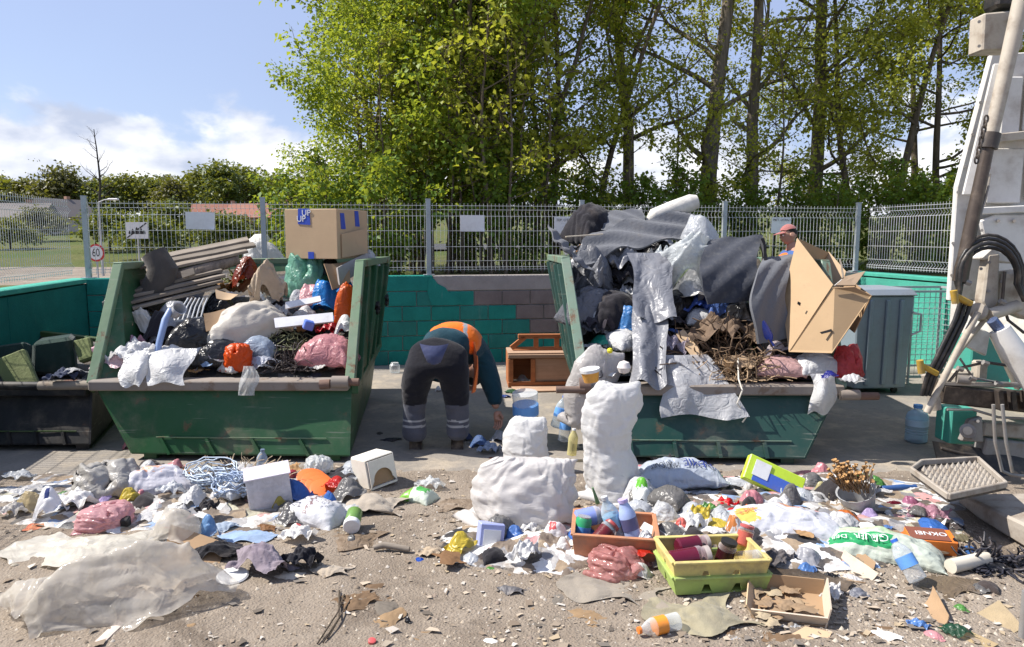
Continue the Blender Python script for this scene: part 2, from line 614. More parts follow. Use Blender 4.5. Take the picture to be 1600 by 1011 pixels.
def m_block(col, patch=0.3):
    t = NT('concrete_block'); p = t.pos()
    fine = t.noise(p, 55, 5, 0.7)
    mid = t.noise(p, 4.5, 6, 0.65)
    c = t.mix(t.rng(mid, 0.35, 0.7, 0.0, 0.8), col, tuple(0.7 * x for x in col))
    c = t.mix(t.rng(fine, 0.55, 0.8, 0.0, 0.4), c, tuple(0.5 * x for x in col))
    c = t.mix(t.rng(t.noise(t.mapping(p, (11, 11, 1.6)), 1.0, 5, 0.65), 0.6, 0.82, 0.0, patch, True), c, (0.40, 0.39, 0.36))
    nb = t.bump(t.math('ADD', fine, mid), 0.55, 0.012)
    return t.done(t.bsdf(c, 0.85, normal=nb, spec=0.25))

def m_grass(col=(0.085, 0.115, 0.032), col2=(0.15, 0.14, 0.06)):
    t = NT('field'); p = t.pos()
    n = t.noise(p, 0.10, 7, 0.65)
    f = t.noise(p, 2.5, 6, 0.75)
    c = t.mix(t.rng(n, 0.38, 0.62), col, col2)
    c = t.mix(t.rng(f, 0.35, 0.7, 0.0, 0.7), c, (0.055, 0.075, 0.022))
    nb = t.bump(f, 0.9, 0.15)
    return t.done(t.bsdf(c, 0.95, normal=nb, spec=0.1))
# ------------------------------------------------------------------ a small cloth solver for sacks, bags, sheets
def _con(a, b, r, k):
    d = b - a
    l = np.sqrt((d * d).sum(-1, keepdims=True)) + 1e-9
    c = d * (k * 0.5 * (l - r) / l)
    a += c
    b -= c

def _cmin(a, b, r, k):
    d = b - a
    l = np.sqrt((d * d).sum(-1, keepdims=True)) + 1e-9
    c = d * (k * 0.5 * np.minimum(0.0, l - r) / l)
    a += c
    b -= c

def relax(P, ru, rv, k=1.0, kd=0.35, kb=0.08):
    n, m = P.shape[-3], P.shape[-2]
    for o in (0, 1):
        a, b = P[..., o:n - 1:2, :, :], P[..., o + 1:n:2, :, :]
        _con(a, b, ru, k)
        a, b = P[..., :, o:m - 1:2, :], P[..., :, o + 1:m:2, :]
        _con(a, b, rv, k)
    rd = math.hypot(ru, rv)
    _con(P[..., :-1, :-1, :], P[..., 1:, 1:, :], rd, kd)
    _con(P[..., 1:, :-1, :], P[..., :-1, 1:, :], rd, kd)
    if kb > 0:
        _cmin(P[..., :-2, :, :], P[..., 2:, :, :], 2 * ru, kb)
        _cmin(P[..., :, :-2, :], P[..., :, 2:, :], 2 * rv, kb)

def up2(P):
    for ax in (-3, -2):
        Q = np.moveaxis(P, ax, 0)
        R = np.empty((2 * Q.shape[0] - 1,) + Q.shape[1:])
        R[0::2] = Q
        R[1::2] = (Q[1:] + Q[:-1]) / 2
        P = np.moveaxis(R, 0, ax)
    return np.ascontiguousarray(P)

def smooth_noise(rg, sh, it):
    a = rg.normal(0, 1, sh)
    for _ in range(it):
        a = (a + np.roll(a, 1, -1) + np.roll(a, 1, -2) + np.roll(a, -1, -1) + np.roll(a, -1, -2)) / 5
    return a / (a.std() + 1e-9)

def confine(P, lim, axes):
    c = P.mean(axes)
    q = (P - c) / lim
    rr = np.linalg.norm(q, axis=-1, keepdims=True)
    k = np.where(rr > 1, 1 - 0.5 * (1 - 1 / np.maximum(rr, 1)), 1.0)
    return c + (P - c) * k

def pillow(n, m, w, h, seed, press=0.004, grav=0.002, upright=False, tie=0.0, crumple=None, slack=0.03, flat=0.0, steps=(60, 34, 22), kb=0.12):
    rg = np.random.default_rng(seed)
    u = np.linspace(-w / 2, w / 2, n)[:, None]; v = np.linspace(0, h, m)[None, :]
    P = np.zeros((2, n, m, 3))
    ax = 1 if upright else 2
    P[..., 0] = u; P[..., 3 - ax] = v if upright else v - h / 2
    P[0, ..., ax] = -0.02; P[1, ..., ax] = 0.02
    P[..., ax] += smooth_noise(rg, (2, n, m), 1) * 0.03 * max(w, h)
    if not upright: P[..., 2] += 0.05
    sgn = np.array([1.0, -1.0] if upright else [-1.0, 1.0]).reshape(2, 1, 1, 1)
    ru, rv = w / (n - 1), h / (m - 1)
    for lev, st in enumerate(steps):
        if lev > 0:
            P = up2(P); ru, rv = ru / 2 * (1 + slack), rv / 2 * (1 + slack)
            P += rg.normal(0, 1, P.shape) * ru * 0.10
        sc = 0.5 ** lev
        V = np.zeros_like(P)
        for s in range(st):
            Q = P.copy()
            V *= 0.86
            P += V
            gu = np.gradient(P, axis=1); gv = np.gradient(P, axis=2)
            N = np.cross(gu, gv)
            N /= np.linalg.norm(N, axis=-1, keepdims=True) + 1e-9
            P += N * sgn * press * sc * (min(1.0, s / 12.0) if lev == 0 else 1)
            P[..., 2] -= grav * sc
            for it in range(3):
                relax(P, ru, rv, 0.9, 0.3, kb)
                av = P.mean(0)
                P[:, 0] = av[0]; P[:, -1] = av[-1]; P[:, :, 0] = av[:, 0]; P[:, :, -1] = av[:, -1]
                if tie > 0:
                    j = max(1, int(0.10 * P.shape[2]))
                    k = min(1.0, s / 25.0) if lev == 0 else 1.0
                    e = P[:, :, -j - 1:-j].mean((0, 1, 2))
                    r = P[:, :, -j - 1:-j] - e
                    P[:, :, -j - 1:-j] = e + r * (1 - k * (1 - tie) * 0.5)
            if crumple is not None:
                k = 1 - (1 - np.array(crumple)) * (min(1.0, s / (st * 0.6)) if lev == 0 else 1.0)
                base = np.array([w, w * 0.6, h]) if upright else np.array([w, h, min(w, h)])
                P = confine(P, base * 0.5 * k, (0, 1, 2))
            P[..., 2] = np.maximum(P[..., 2], 0.0)
            if flat > 0:
                top = P[..., 2] > flat
                P[..., 2] = np.where(top, flat + (P[..., 2] - flat) * 0.7, P[..., 2])
            V = np.clip(P - Q, -0.02, 0.02)
    return P

def tri(x):
    return np.abs((x / PI) % 2.0 - 1.0) * 2 - 1

def crease_field(p, seed, octaves=4, f0=5.0, gain=0.55, lac=1.9, per=3):
    rg = np.random.default_rng(seed)
    q = p.copy()
    h = np.zeros(len(p)); a = 1.0; f = f0
    for o in range(octaves):
        add_ = np.zeros(len(p))
        for k in range(per):
            d = rg.normal(0, 1, 3); d /= np.linalg.norm(d)
            ph = rg.uniform(0, 6.28)
            w = 0.6 * np.sin(q @ (rg.normal(0, 1, 3) * f * 0.45) + rg.uniform(0, 6.28))
            amp = 0.5 + 0.5 * np.sin(p @ (rg.normal(0, 1, 3) * f * 0.3) + rg.uniform(0, 6.28))
            add_ += tri(q @ d * f + ph + 1.4 * w) * amp
        h += a * add_ / per
        q = q + 0.05 * a * add_[:, None] * rg.normal(0, 1, 3)
        a *= gain; f *= lac
    return h

def normals(v, f):
    n = np.zeros_like(v)
    a, b, c, d = (v[f[:, i]] for i in range(4))
    fn = np.cross(c - a, d - b)
    for i in range(4):
        np.add.at(n, f[:, i], fn)
    return n / (np.linalg.norm(n, axis=1, keepdims=True) + 1e-12)

def weld_avg(P, disp):
    n, m = P.shape[1:3]
    D = disp.reshape(2, n, m, 3)
    av = D.mean(0)
    D[:, 0] = av[0]; D[:, -1] = av[-1]; D[:, :, 0] = av[:, 0]; D[:, :, -1] = av[:, -1]
    return D.reshape(-1, 3)

def rumple(P, seed, amp, f0=7.0, octaves=4, zs=1.0):
    v, f, uv = pillow_mesh(P)
    s = max(np.ptp(v, axis=0))
    h = crease_field(v / s * np.array([1.0, 1.0, zs]), seed, octaves, f0, 0.62)
    nr = normals(v, f)
    d = nr * (h * amp * s)[:, None]
    v = v + weld_avg(P, d)
    v[:, 2] = np.maximum(v[:, 2], v[:, 2].min() * 0)
    return v.reshape(P.shape)

def fold_lines(P, seed, n, amp, upright, lo=0.018, hi=0.045, spread=0.35):
    rg = np.random.default_rng(seed)
    v, f, uv = pillow_mesh(P)
    s = max(np.ptp(v, axis=0))
    q = (v - (v.min(0) + v.max(0)) / 2) / s
    a, b = (q[:, 0] + 0.5 * q[:, 1], q[:, 2]) if upright else (q[:, 0], q[:, 1])
    ra, rb = np.ptp(a) / 2, np.ptp(b) / 2
    h = np.zeros(len(v))
    for _ in range(n):
        a0, b0 = rg.uniform(-1, 1) * ra, rg.uniform(-1, 1) * rb
        an = rg.normal(0, spread); ca, sa = math.cos(an), math.sin(an)
        L, w = rg.uniform(0.08, 0.30), rg.uniform(lo, hi)
        da = (a - a0) * ca + (b - b0) * sa
        db = -(a - a0) * sa + (b - b0) * ca + rg.normal(0, 1.0) * da ** 2 + 0.012 * np.sin(da * 30 + a0 * 9)
        t = db / w
        h += rg.uniform(0.5, 1.2) * np.exp(-(da / L) ** 2) * (-np.exp(-t ** 2) + 0.75 * np.exp(-((t - 1.35) / 0.9) ** 2))
    d = normals(v, f) * (h * amp * s)[:, None]
    return (v + weld_avg(P, d)).reshape(P.shape)

def sheet(n, m, w, h, seed, fold=0.05, f0=6.0, ball=0.0, base=None, ragged=0.06, octaves=4, lateral=0.5):
    rg = np.random.default_rng(seed)
    u, v = np.meshgrid(np.linspace(-0.5, 0.5, n), np.linspace(-0.5, 0.5, m), indexing='ij')
    p = np.stack([u * w, v * h, np.zeros_like(u)], -1).reshape(-1, 3)
    s = max(w, h)
    h1 = crease_field(p / s, seed, octaves, f0)
    h2 = crease_field(p / s, seed + 50, 2, f0 * 0.7)
    h3 = crease_field(p / s, seed + 90, 2, f0 * 0.7)
    q = p.copy()
    q[:, 0] += h2 * fold * lateral * s + ragged * s * np.sin(p[:, 1] / s * 9 + rg.uniform(0, 6)) * np.abs(2 * u.ravel()) ** 3
    q[:, 1] += h3 * fold * lateral * s + ragged * s * np.sin(p[:, 0] / s * 8 + rg.uniform(0, 6)) * np.abs(2 * v.ravel()) ** 3
    z = h1 * fold * s
    z -= z.min()
    q[:, 2] = z
    if ball > 0:
        r = np.hypot(q[:, 0] / w, q[:, 1] / h) * 2
        q[:, 2] += ball * s * np.clip(1 - r ** 2, 0, 1) ** 1.2
        k = 1 - 0.25 * ball / 0.3 * r
        q[:, 0] *= k; q[:, 1] *= k
    if base is not None:
        q[:, 2] += base(q[:, 0], q[:, 1])
    return q.reshape(n, m, 3)

def grid_faces(n, m, base=0, flip=False):
    i = np.arange(n - 1)[:, None] * m + np.arange(m - 1)[None, :]
    f = np.stack([i, i + m, i + m + 1, i + 1], -1).reshape(-1, 4) + base
    return f[:, ::-1] if flip else f

def grid_uv(n, m):
    u, v = np.meshgrid(np.linspace(0, 1, n), np.linspace(0, 1, m), indexing='ij')
    return np.stack([u, v], -1).reshape(-1, 2)

def pillow_mesh(P):
    n, m = P.shape[1:3]
    v = P.reshape(-1, 3)
    f = np.concatenate([grid_faces(n, m, 0, True), grid_faces(n, m, n * m)])
    uv = np.concatenate([grid_uv(n, m)] * 2)
    return v, f, uv

_SH = {}
def ridge(x, y):
    return 0.26 * np.exp(-((y + 0.05 * np.sin(x * 5)) / 0.17) ** 2) * (0.55 + 0.45 * np.sin(x * 2.6 + 1.4)) * np.clip((0.72 - np.abs(x)) * 4, 0, 1)

SHAPES = {
    'sack_a': lambda: fold_lines(rumple(up2(pillow(9, 16, 0.62, 1.10, 1, 0.0022, 0.0008, True, slack=0.05)), 1, 0.012, 6, 4, 2.4), 21, 30, 0.014, True, 0.012, 0.045, 0.7),
    'sack_b': lambda: fold_lines(rumple(up2(pillow(10, 13, 0.70, 0.85, 2, 0.0020, 0.0009, True, slack=0.06)), 2, 0.013, 6, 4, 2.0), 22, 24, 0.014, True, 0.012, 0.045, 0.7),
    'sack_c': lambda: fold_lines(rumple(up2(pillow(11, 11, 0.80, 0.72, 7, 0.0016, 0.0010, True, slack=0.07)), 3, 0.014, 6, 4, 1.6), 23, 28, 0.014, True, 0.012, 0.045, 1.0),
    'tied_a': lambda: fold_lines(rumple(up2(pillow(12, 13, 0.60, 0.66, 3, 0.0022, 0.0006, True, 0.10, slack=0.07)), 4, 0.025, 6), 25, 36, 0.014, True, spread=1.2),
    'tied_b': lambda: fold_lines(rumple(up2(pillow(12, 12, 0.60, 0.60, 4, 0.0018, 0.0008, True, 0.14, slack=0.08)), 5, 0.030, 6), 26, 36, 0.015, True, spread=1.2),
    'lie_a': lambda: rumple(pillow(14, 11, 0.70, 0.50, 5, 0.0020, 0.0006, slack=0.06), 6, 0.050, 5),
    'lie_b': lambda: fold_lines(rumple(pillow(12, 11, 0.60, 0.52, 6, 0.0016, 0.0006, slack=0.07), 7, 0.040, 6), 27, 30, 0.011, False, 0.025, 0.06, spread=1.2),
    'lie_c': lambda: fold_lines(rumple(up2(pillow(14, 10, 0.80, 0.45, 8, 0.0016, 0.0006, slack=0.05)), 8, 0.022, 6), 24, 30, 0.0075, False, 0.02, 0.05, spread=1.2),
    'crum_a': lambda: sheet(57, 57, 0.8, 0.8, 11, 0.13, 5.0, 0.20, lateral=0.8, ragged=0.10),
    'crum_b': lambda: sheet(57, 57, 0.8, 0.7, 12, 0.15, 6.0, 0.12, lateral=0.8, ragged=0.12),
    'crum_c': lambda: sheet(57, 57, 0.9, 0.6, 13, 0.11, 5.5, 0.06, lateral=0.8, ragged=0.12),
    'crum_d': lambda: sheet(57, 57, 0.7, 0.8, 14, 0.16, 5.0, 0.26, lateral=0.8, ragged=0.08),
    'fold_a': lambda: sheet(57, 41, 0.9, 0.6, 15, 0.060, 7.0, 0.03, lateral=0.8, ragged=0.10),
    'fold_b': lambda: sheet(53, 53, 0.8, 0.8, 16, 0.085, 7.0, 0.08, lateral=0.9, ragged=0.10),
    'fold_c': lambda: sheet(57, 41, 1.0, 0.6, 17, 0.030, 6.0, 0.0, ragged=0.10),
    'drape': lambda: sheet(97, 73, 1.35, 0.62, 18, 0.050, 9.0, 0.0, base=ridge, lateral=0.9, ragged=0.08, octaves=4),
}

def shape(name):
    if name not in _SH:
        P = SHAPES[name]()
        if P.ndim == 4:
            v, f, uv = pillow_mesh(P)
        else:
            n, m = P.shape[:2]
            v, f, uv = P.reshape(-1, 3), grid_faces(n, m), grid_uv(n, m)
        lo, hi = v.min(0), v.max(0)
        v = (v - (lo + hi) / 2) / (hi - lo)
        v[:, 2] += 0.5
        _SH[name] = (v, f, uv)
        sh = P.shape[:-1]
        q = v.reshape(sh + (3,)); t = uv.reshape(sh + (2,)) if len(sh) == 2 else uv.reshape(sh + (2,))
        q, t = q[..., ::2, ::2, :], t[..., ::2, ::2, :]
        n, m = q.shape[-3], q.shape[-2]
        f2 = grid_faces(n, m) if len(sh) == 2 else np.concatenate([grid_faces(n, m, 0, True), grid_faces(n, m, n * m)])
        _SH[name + '~'] = (q.reshape(-1, 3), f2, t.reshape(-1, 2))
    return _SH[name]
# ------------------------------------------------------------------ the yard: s runs along the back wall, t outwards from it
ANG = rad(9.93)
TS = Vector((math.cos(ANG), math.sin(ANG), 0))
TT = Vector((-math.sin(ANG), math.cos(ANG), 0))
CORNER = Vector((-4.98, 8.60, 0.0))
WALL_H = 1.145
FENCE_TOP = 2.05

def st(s, t, z=0.0):
    p = CORNER + TS * s + TT * t
    return Vector((p.x, p.y, z))

def s_of(px):
    q = px - 800
    return 2.0 * (q + 666) / (262.8 - 0.04 * q)

_rg = np.random.default_rng(5)

def vnoise(x, y, seed, f):
    r = np.random.default_rng(seed)
    out = np.zeros_like(x)
    for k in range(5):
        a = r.uniform(0, 6.28); ph = r.uniform(0, 6.28)
        ff = f * r.uniform(0.6, 1.6)
        out += np.sin((x * math.cos(a) + y * math.sin(a)) * ff + ph + 1.3 * np.sin((x * math.sin(a) - y * math.cos(a)) * ff * 0.7 + ph * 2))
    return out / 5

def ground_z(x, y):
    x = np.asarray(x, float); y = np.asarray(y, float)
    near = np.clip((5.6 - y) / 0.8, 0, 1) * np.clip((y + 3) / 2, 0, 1) * np.clip((7 - np.abs(x)) / 2, 0, 1)
    h = 0.022 * vnoise(x, y, 1, 2.3) + 0.010 * vnoise(x, y, 2, 7.0) + 0.005 * vnoise(x, y, 3, 19.0) + 0.003 * vnoise(x, y, 4, 47.0)
    lip = 0.030 * np.clip((5.15 + 0.12 * vnoise(x, y, 6, 1.7) - y) / 0.35, 0, 1)
    return near * (h + lip + 0.002)

def axis_pts(dense0, dense1, step, far0, far1):
    a = [dense0]
    k = step
    while a[0] > far0:
        k *= 1.5; a.insert(0, max(far0, a[0] - k))
    b = list(np.arange(dense0 + step, dense1, step))
    c = [dense1]; k = step
    while c[-1] < far1:
        k *= 1.5; c.append(min(far1, c[-1] + k))
    return np.array(a + b + c)

def build_ground():
    gx = axis_pts(-3.4, 3.6, 0.024, -60, 60)
    gy = axis_pts(2.3, 5.9, 0.024, -60, 40)
    X, Y = np.meshgrid(gx, gy, indexing='ij')
    Z = ground_z(X, Y)
    v = np.stack([X, Y, Z], -1).reshape(-1, 3)
    o = mobj('ground', v, grid_faces(len(gx), len(gy)), m_ground(), smooth=True)
    tag(o, kind='structure')
    ns, nt = 46, 26
    pts = []
    for i in range(ns):
        s = -0.0 + 10.0 * i / (ns - 1)
        edge = -(st(s, 0).y - 4.98) / math.cos(ANG) - 0.25 + 0.06 * math.sin(s * 5.1) + 0.05 * math.sin(s * 13.7)
        for j in range(nt):
            p = st(s, edge * (1 - j / (nt - 1)), 0.012)
            pts.append(p)
    o = mobj('concrete_floor', np.array([tuple(p) for p in pts]), grid_faces(ns, nt), m_slab())
    tag(o, kind='structure')

def land_z(s, t):
    s = np.asarray(s, float); t = np.asarray(t, float)
    left = np.clip((3.4 - s) / 4.0, 0, 1); left = left * left * (3 - 2 * left)
    out = np.maximum(np.maximum(t, 0), np.maximum(-s, 0) * 0.9)
    dip = np.clip((out - 1.2) / 11.0, 0, 1); dip = dip * dip * (3 - 2 * dip)
    rise = np.clip((out - 38) / 110.0, 0, 1.5)
    z = 0.98 - 1.55 * dip * left + rise * (5.4 + 1.0 * np.sin(s * 0.02 + 1)) + 0.5 * np.clip(out - 4, 0, 30) / 30 * (1 - left)
    return z + 0.05 * vnoise(s, t, 21, 0.9) * np.clip(out / 3, 0.1, 1) + 0.4 * vnoise(s, t, 22, 0.05) * np.clip(out / 40, 0, 1)

def build_land():
    ss = axis_pts(-16.0, 22.0, 0.5, -420, 420)
    tt = axis_pts(0.0, 22.0, 0.5, -70, 520)
    ss = np.sort(np.append(ss, [-0.12, 10.12])); tt = np.sort(np.append(tt, [0.14]))
    S, T = np.meshgrid(ss, tt, indexing='ij')
    Z = land_z(S, T)
    X = CORNER.x + TS.x * S + TT.x * T; Y = CORNER.y + TS.y * S + TT.y * T
    f = grid_faces(len(ss), len(tt))
    cs = (S.ravel()[f]).mean(1); ct = (T.ravel()[f]).mean(1)
    keep = (ct > 0.13) | ((cs < -0.11) & (ct > -12.4)) | ((cs > 10.11) & (ct > -9.0))
    o = mobj('terrain', np.stack([X, Y, Z], -1).reshape(-1, 3), f[keep], m_grass(), smooth=True)
    tag(o, kind='structure')
    p = []
    n = 60
    for i in range(n):
        s = -70 + 82 * i / (n - 1)
        for t in (13.5, 19.5):
            z = float(land_z(s, t)) + 0.07
            q = st(s, t + 0.03 * s, z)
            p.append(tuple(q))
    t_ = NT('asphalt'); ps = t_.pos(); nz = t_.noise(ps, 18, 5, 0.7)
    ma = t_.done(t_.bsdf(t_.mix(nz, (0.05, 0.05, 0.05), (0.085, 0.083, 0.078)), 0.9, spec=0.2))
    tag(mobj('road', np.array(p), grid_faces(n, 2, 0, True), ma), kind='structure')

build_ground()
build_land()

# ------------------------------------------------------------------ walls
GREEN = (0.02, 0.245, 0.20)
M_BLOCK_G = m_block(GREEN, 0.25)
M_BLOCK_G2 = m_block((0.03, 0.215, 0.18), 0.35)
M_BLOCK_R = m_block((0.21, 0.175, 0.165), 0.3)
M_BEAM = m_block((0.35, 0.32, 0.30), 0.2)
M_MORTAR = m_block((0.30, 0.32, 0.29), 0.3)
M_RENDER_SHADED = m_block((0.014, 0.17, 0.14), 0.10)  # darker copy of the wall green, the left wall's shade put into the colour
M_RENDER_SUNLIT = m_block((0.07, 0.37, 0.28), 0.15)  # lighter copy of the wall green, sunlight put into the colour

def build_back_wall():
    root = empty('boundary_wall', st(0, 0), ANG)
    tag(root, 'block wall painted green, bare grey blocks at right, behind the bending worker', 'wall')
    MB().box((5.0, 0.10, WALL_H / 2 - 0.03), (10.0, 0.172, WALL_H - 0.02)).build('mortar_core', M_MORTAR, root)
    bl, bh, gap = 0.365, 0.188, 0.009
    blk = MB().box((0, 0, 0), (bl - gap, 0.20, bh - gap))
    me_g = mesh_data('block', blk.v, blk.f, M_BLOCK_G)
    bm = bmesh.new(); bm.from_mesh(me_g)
    bmesh.ops.bevel(bm, geom=bm.edges[:], offset=0.006, segments=1, affect='EDGES'); bm.to_mesh(me_g); bm.free()
    me_g2 = me_g.copy(); me_g2.materials[0] = M_BLOCK_G2
    me_r = me_g.copy(); me_r.materials[0] = M_BLOCK_R
    hb = mesh_data('block', MB().box((0, 0, 0), (bl / 2 - gap, 0.20, bh - gap)).v, blk.f, M_BLOCK_G)
    r = random.Random(4)
    rows = 5
    for j in range(rows):
        zc = WALL_H - 0.20 - bh * (j + 0.5)
        off = 0.0 if j % 2 else bl / 2
        k = 0
        x = off
        if off > 0:
            o = add('block', hb, root, (bl / 4, 0.098 + 0.001, zc))
        lim = (4.45, 5.08, 5.28, 99, 99)[j]
        while x + bl <= 10.001:
            xc = x + bl / 2
            me = me_r if xc > lim else (me_g2 if r.random() < 0.35 else me_g)
            add('block', me, root, (xc, 0.098 + r.uniform(-0.002, 0.002), zc))
            x += bl
    MB().box((2.02, 0.10, WALL_H - 0.098), (4.04, 0.206, 0.19)).build('beam', M_BLOCK_G, root, bevel=0.006)
    MB().box((7.02, 0.102, WALL_H - 0.10), (5.95, 0.206, 0.188)).build('beam', M_BEAM, root, bevel=0.006)
    b = MB()
    pts = [(3.99, 1.14), (4.06, 1.10), (4.10, 1.04), (4.20, 0.99), (4.24, 0.93), (4.36, 0.86), (4.42, 0.78), (4.30, 0.765), (4.02, 0.765), (3.97, 0.93)]
    b.plate([(x, -0.006, z) for x, z in pts], 0.010, Vector((0, 1, 0)))
    b.build('paint_edge', M_BLOCK_G, root)
    return root

build_back_wall()

def plain_wall(p, rz, length, mat, label, cap=True):
    root = empty('boundary_wall', p, rz)
    tag(root, label, 'wall')
    n = max(2, int(length / 2.0))
    for i in range(n):
        x0, x1 = length * i / n, length * (i + 1) / n
        MB().box(((x0 + x1) / 2, 0.1, (WALL_H - 0.07) / 2 - 0.03), (x1 - x0 - 0.006, 0.196, WALL_H - 0.01)).build('wall_panel', mat, root, bevel=0.003)
    MB().box((length / 2, 0.1, WALL_H - 0.028), (length, 0.23, 0.05)).build('coping', M_RENDER_SUNLIT if cap else mat, root, bevel=0.006)  # wall top coloured in the sunlit tone
    return root

plain_wall(st(-0.005, 0.2), ANG - PI / 2, 12.2, M_RENDER_SHADED, 'smooth dark green wall in shade along the left edge of the yard')
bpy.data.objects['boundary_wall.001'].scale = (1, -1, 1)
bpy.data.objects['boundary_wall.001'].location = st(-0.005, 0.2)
plain_wall(st(10.005, 0.2), ANG - PI / 2, 8.5, M_RENDER_SUNLIT, 'sunlit light green wall behind the grey bin on the right')

# ------------------------------------------------------------------ welded mesh fence
M_GALV = m_plain((0.56, 0.58, 0.58), 0.5, 0.0, 0.06, 12.0, 0.05)
M_POST = m_plain((0.36, 0.40, 0.42), 0.5, 0.2, 0.05, 12.0, 0.05)

def panel_mesh():
    v = []; f = []
    H0, H1 = 0.05, FENCE_TOP - WALL_H
    folds = [(H0, 0), (H0 + 0.05, 0), (H0 + 0.09, 0.035), (H0 + 0.13, 0), (H1 - 0.16, 0), (H1 - 0.12, 0.035), (H1 - 0.08, 0), (H1, 0)]

    def wire(pts, r):
        b = len(v)
        for p in pts:
            for dx, dy in ((-r, -r), (r, -r), (r, r), (-r, r)):
                v.append((p[0] + dx, p[1] + dy, p[2]))
        for i in range(len(pts) - 1):
            for k in range(4):
                k2 = (k + 1) % 4
                f.append((b + i * 4 + k, b + i * 4 + k2, b + i * 4 + 4 + k2, b + i * 4 + 4 + k))

    def cross(z, y, r):
        b = len(v)
        for x in (0.035, 1.965):
            for dy, dz in ((-r, -r), (r, -r), (r, r), (-r, r)):
                v.append((x, y + dy, z + dz))
        for k in range(4):
            k2 = (k + 1) % 4
            f.append((b + k, b + k2, b + 4 + k2, b + 4 + k))
    for i in range(39):
        x = 0.05 + i * 0.05
        wire([(x, y, z) for z, y in folds], 0.0019)
    for z, y in ((H0 + 0.02, 0.004), (H0 + 0.05, 0.004), (H0 + 0.13, 0.004), (H1 - 0.16, 0.004), (H1 - 0.08, 0.004), (H1 - 0.03, 0.004), (0.36, 0.004), (0.56, 0.004)):
        cross(z, y, 0.0024)
    return mesh_data('mesh_panel', np.array(v), np.array(f), M_GALV)

PANEL = panel_mesh()
_pm = MB().box((0, 0, 0.475), (0.058, 0.042, 0.95)).box((0, 0, 0.955), (0.064, 0.048, 0.014))
_pm.box((0, -0.024, 0.12), (0.03, 0.012, 0.03)).box((0, -0.024, 0.78), (0.03, 0.012, 0.03))
POST = mesh_data('post', _pm.v, _pm.f, M_POST)
PLATE = MB().box((0, 0, 0.004), (0.14, 0.11, 0.008))
PLATE = mesh_data('base_plate', PLATE.v, PLATE.f, M_POST)

def fence(origin, direction, n, label, first=True, last=True):
    d = Vector(direction)
    rz = math.atan2(d.y, d.x)
    root = empty('mesh_fence', origin, rz)
    tag(root, label, 'fence')
    for i in range(n):
        add('mesh_panel', PANEL, root, (2.0 * i, -0.03, 0.0))
    for i in range(0 if first else 1, n + (1 if last else 0)):
        add('post', POST, root, (2.0 * i, 0.012, 0.0))
        add('base_plate', PLATE, root, (2.0 * i, 0.012, 0.0015))
    return root

fence(st(0, 0.09, WALL_H), TS, 5, 'grey welded mesh fence on top of the back wall, in front of the trees')
fence(st(-0.09, -0.02, WALL_H), -TT, 6, 'grey welded mesh fence along the left wall, nearest the left picture edge', first=False)
fence(st(10.09, -0.02, WALL_H), -TT, 4, 'grey welded mesh fence on the right wall beside the truck', first=False)
# ------------------------------------------------------------------ trees
def tubes_mesh(branches, sides=(7, 6, 5, 4, 3)):
    V = []; Fq = []; base = 0
    for pts, rs, lev in branches:
        n = sides[min(lev, len(sides) - 1)]
        pts = np.array(pts); rs = np.array(rs)
        t = np.gradient(pts, axis=0); t /= np.linalg.norm(t, axis=1, keepdims=True) + 1e-9
        ref = np.where(np.abs(t[:, 2:3]) > 0.9, np.array([[1.0, 0, 0]]), np.array([[0, 0, 1.0]]))
        s = np.cross(t, ref); s /= np.linalg.norm(s, axis=1, keepdims=True) + 1e-9
        u = np.cross(s, t)
        a = np.arange(n) * 2 * PI / n
        ring = pts[:, None] + (s[:, None] * np.cos(a)[None, :, None] + u[:, None] * np.sin(a)[None, :, None]) * rs[:, None, None]
        V.append(ring.reshape(-1, 3))
        k = len(pts)
        i = np.arange(k - 1)[:, None] * n; j = np.arange(n)[None, :]; j2 = (j + 1) % n
        q = np.stack([i + j, i + j2, i + n + j2, i + n + j], -1).reshape(-1, 4) + base
        Fq.append(q)
        base += k * n
    return np.concatenate(V), np.concatenate(Fq)

def leaves_mesh(rg, anchors, per, size, spread, droop=0.3):
    A_ = np.repeat(np.array(anchors), per, axis=0)
    N = len(A_)
    off = rg.normal(0, 1, (N, 3)) * spread * np.array([1, 1, 0.6])
    c = A_ + off
    d = off / (np.linalg.norm(off, axis=1, keepdims=True) + 1e-9) + rg.normal(0, 0.6, (N, 3))
    d[:, 2] -= droop
    d /= np.linalg.norm(d, axis=1, keepdims=True)
    up = rg.normal(0, 0.55, (N, 3)) + np.array([0, 0, 1.0])
    s = np.cross(d, up); s /= np.linalg.norm(s, axis=1, keepdims=True) + 1e-9
    n = np.cross(s, d)
    L = size * rg.uniform(0.45, 1.45, (N, 1)); W = L * rg.uniform(0.32, 0.5, (N, 1))
    b = c
    tip = c + d * L - n * L * 0.15
    m = c + d * L * 0.45
    l = m + s * W + n * L * 0.12
    r = m - s * W + n * L * 0.12
    V = np.stack([b, l, tip, r], 1).reshape(-1, 3)
    i = np.arange(N)[:, None] * 4
    F = np.concatenate([i, i + 1, i + 2, i, i + 2, i + 3], 1).reshape(-1, 3)
    return V, F

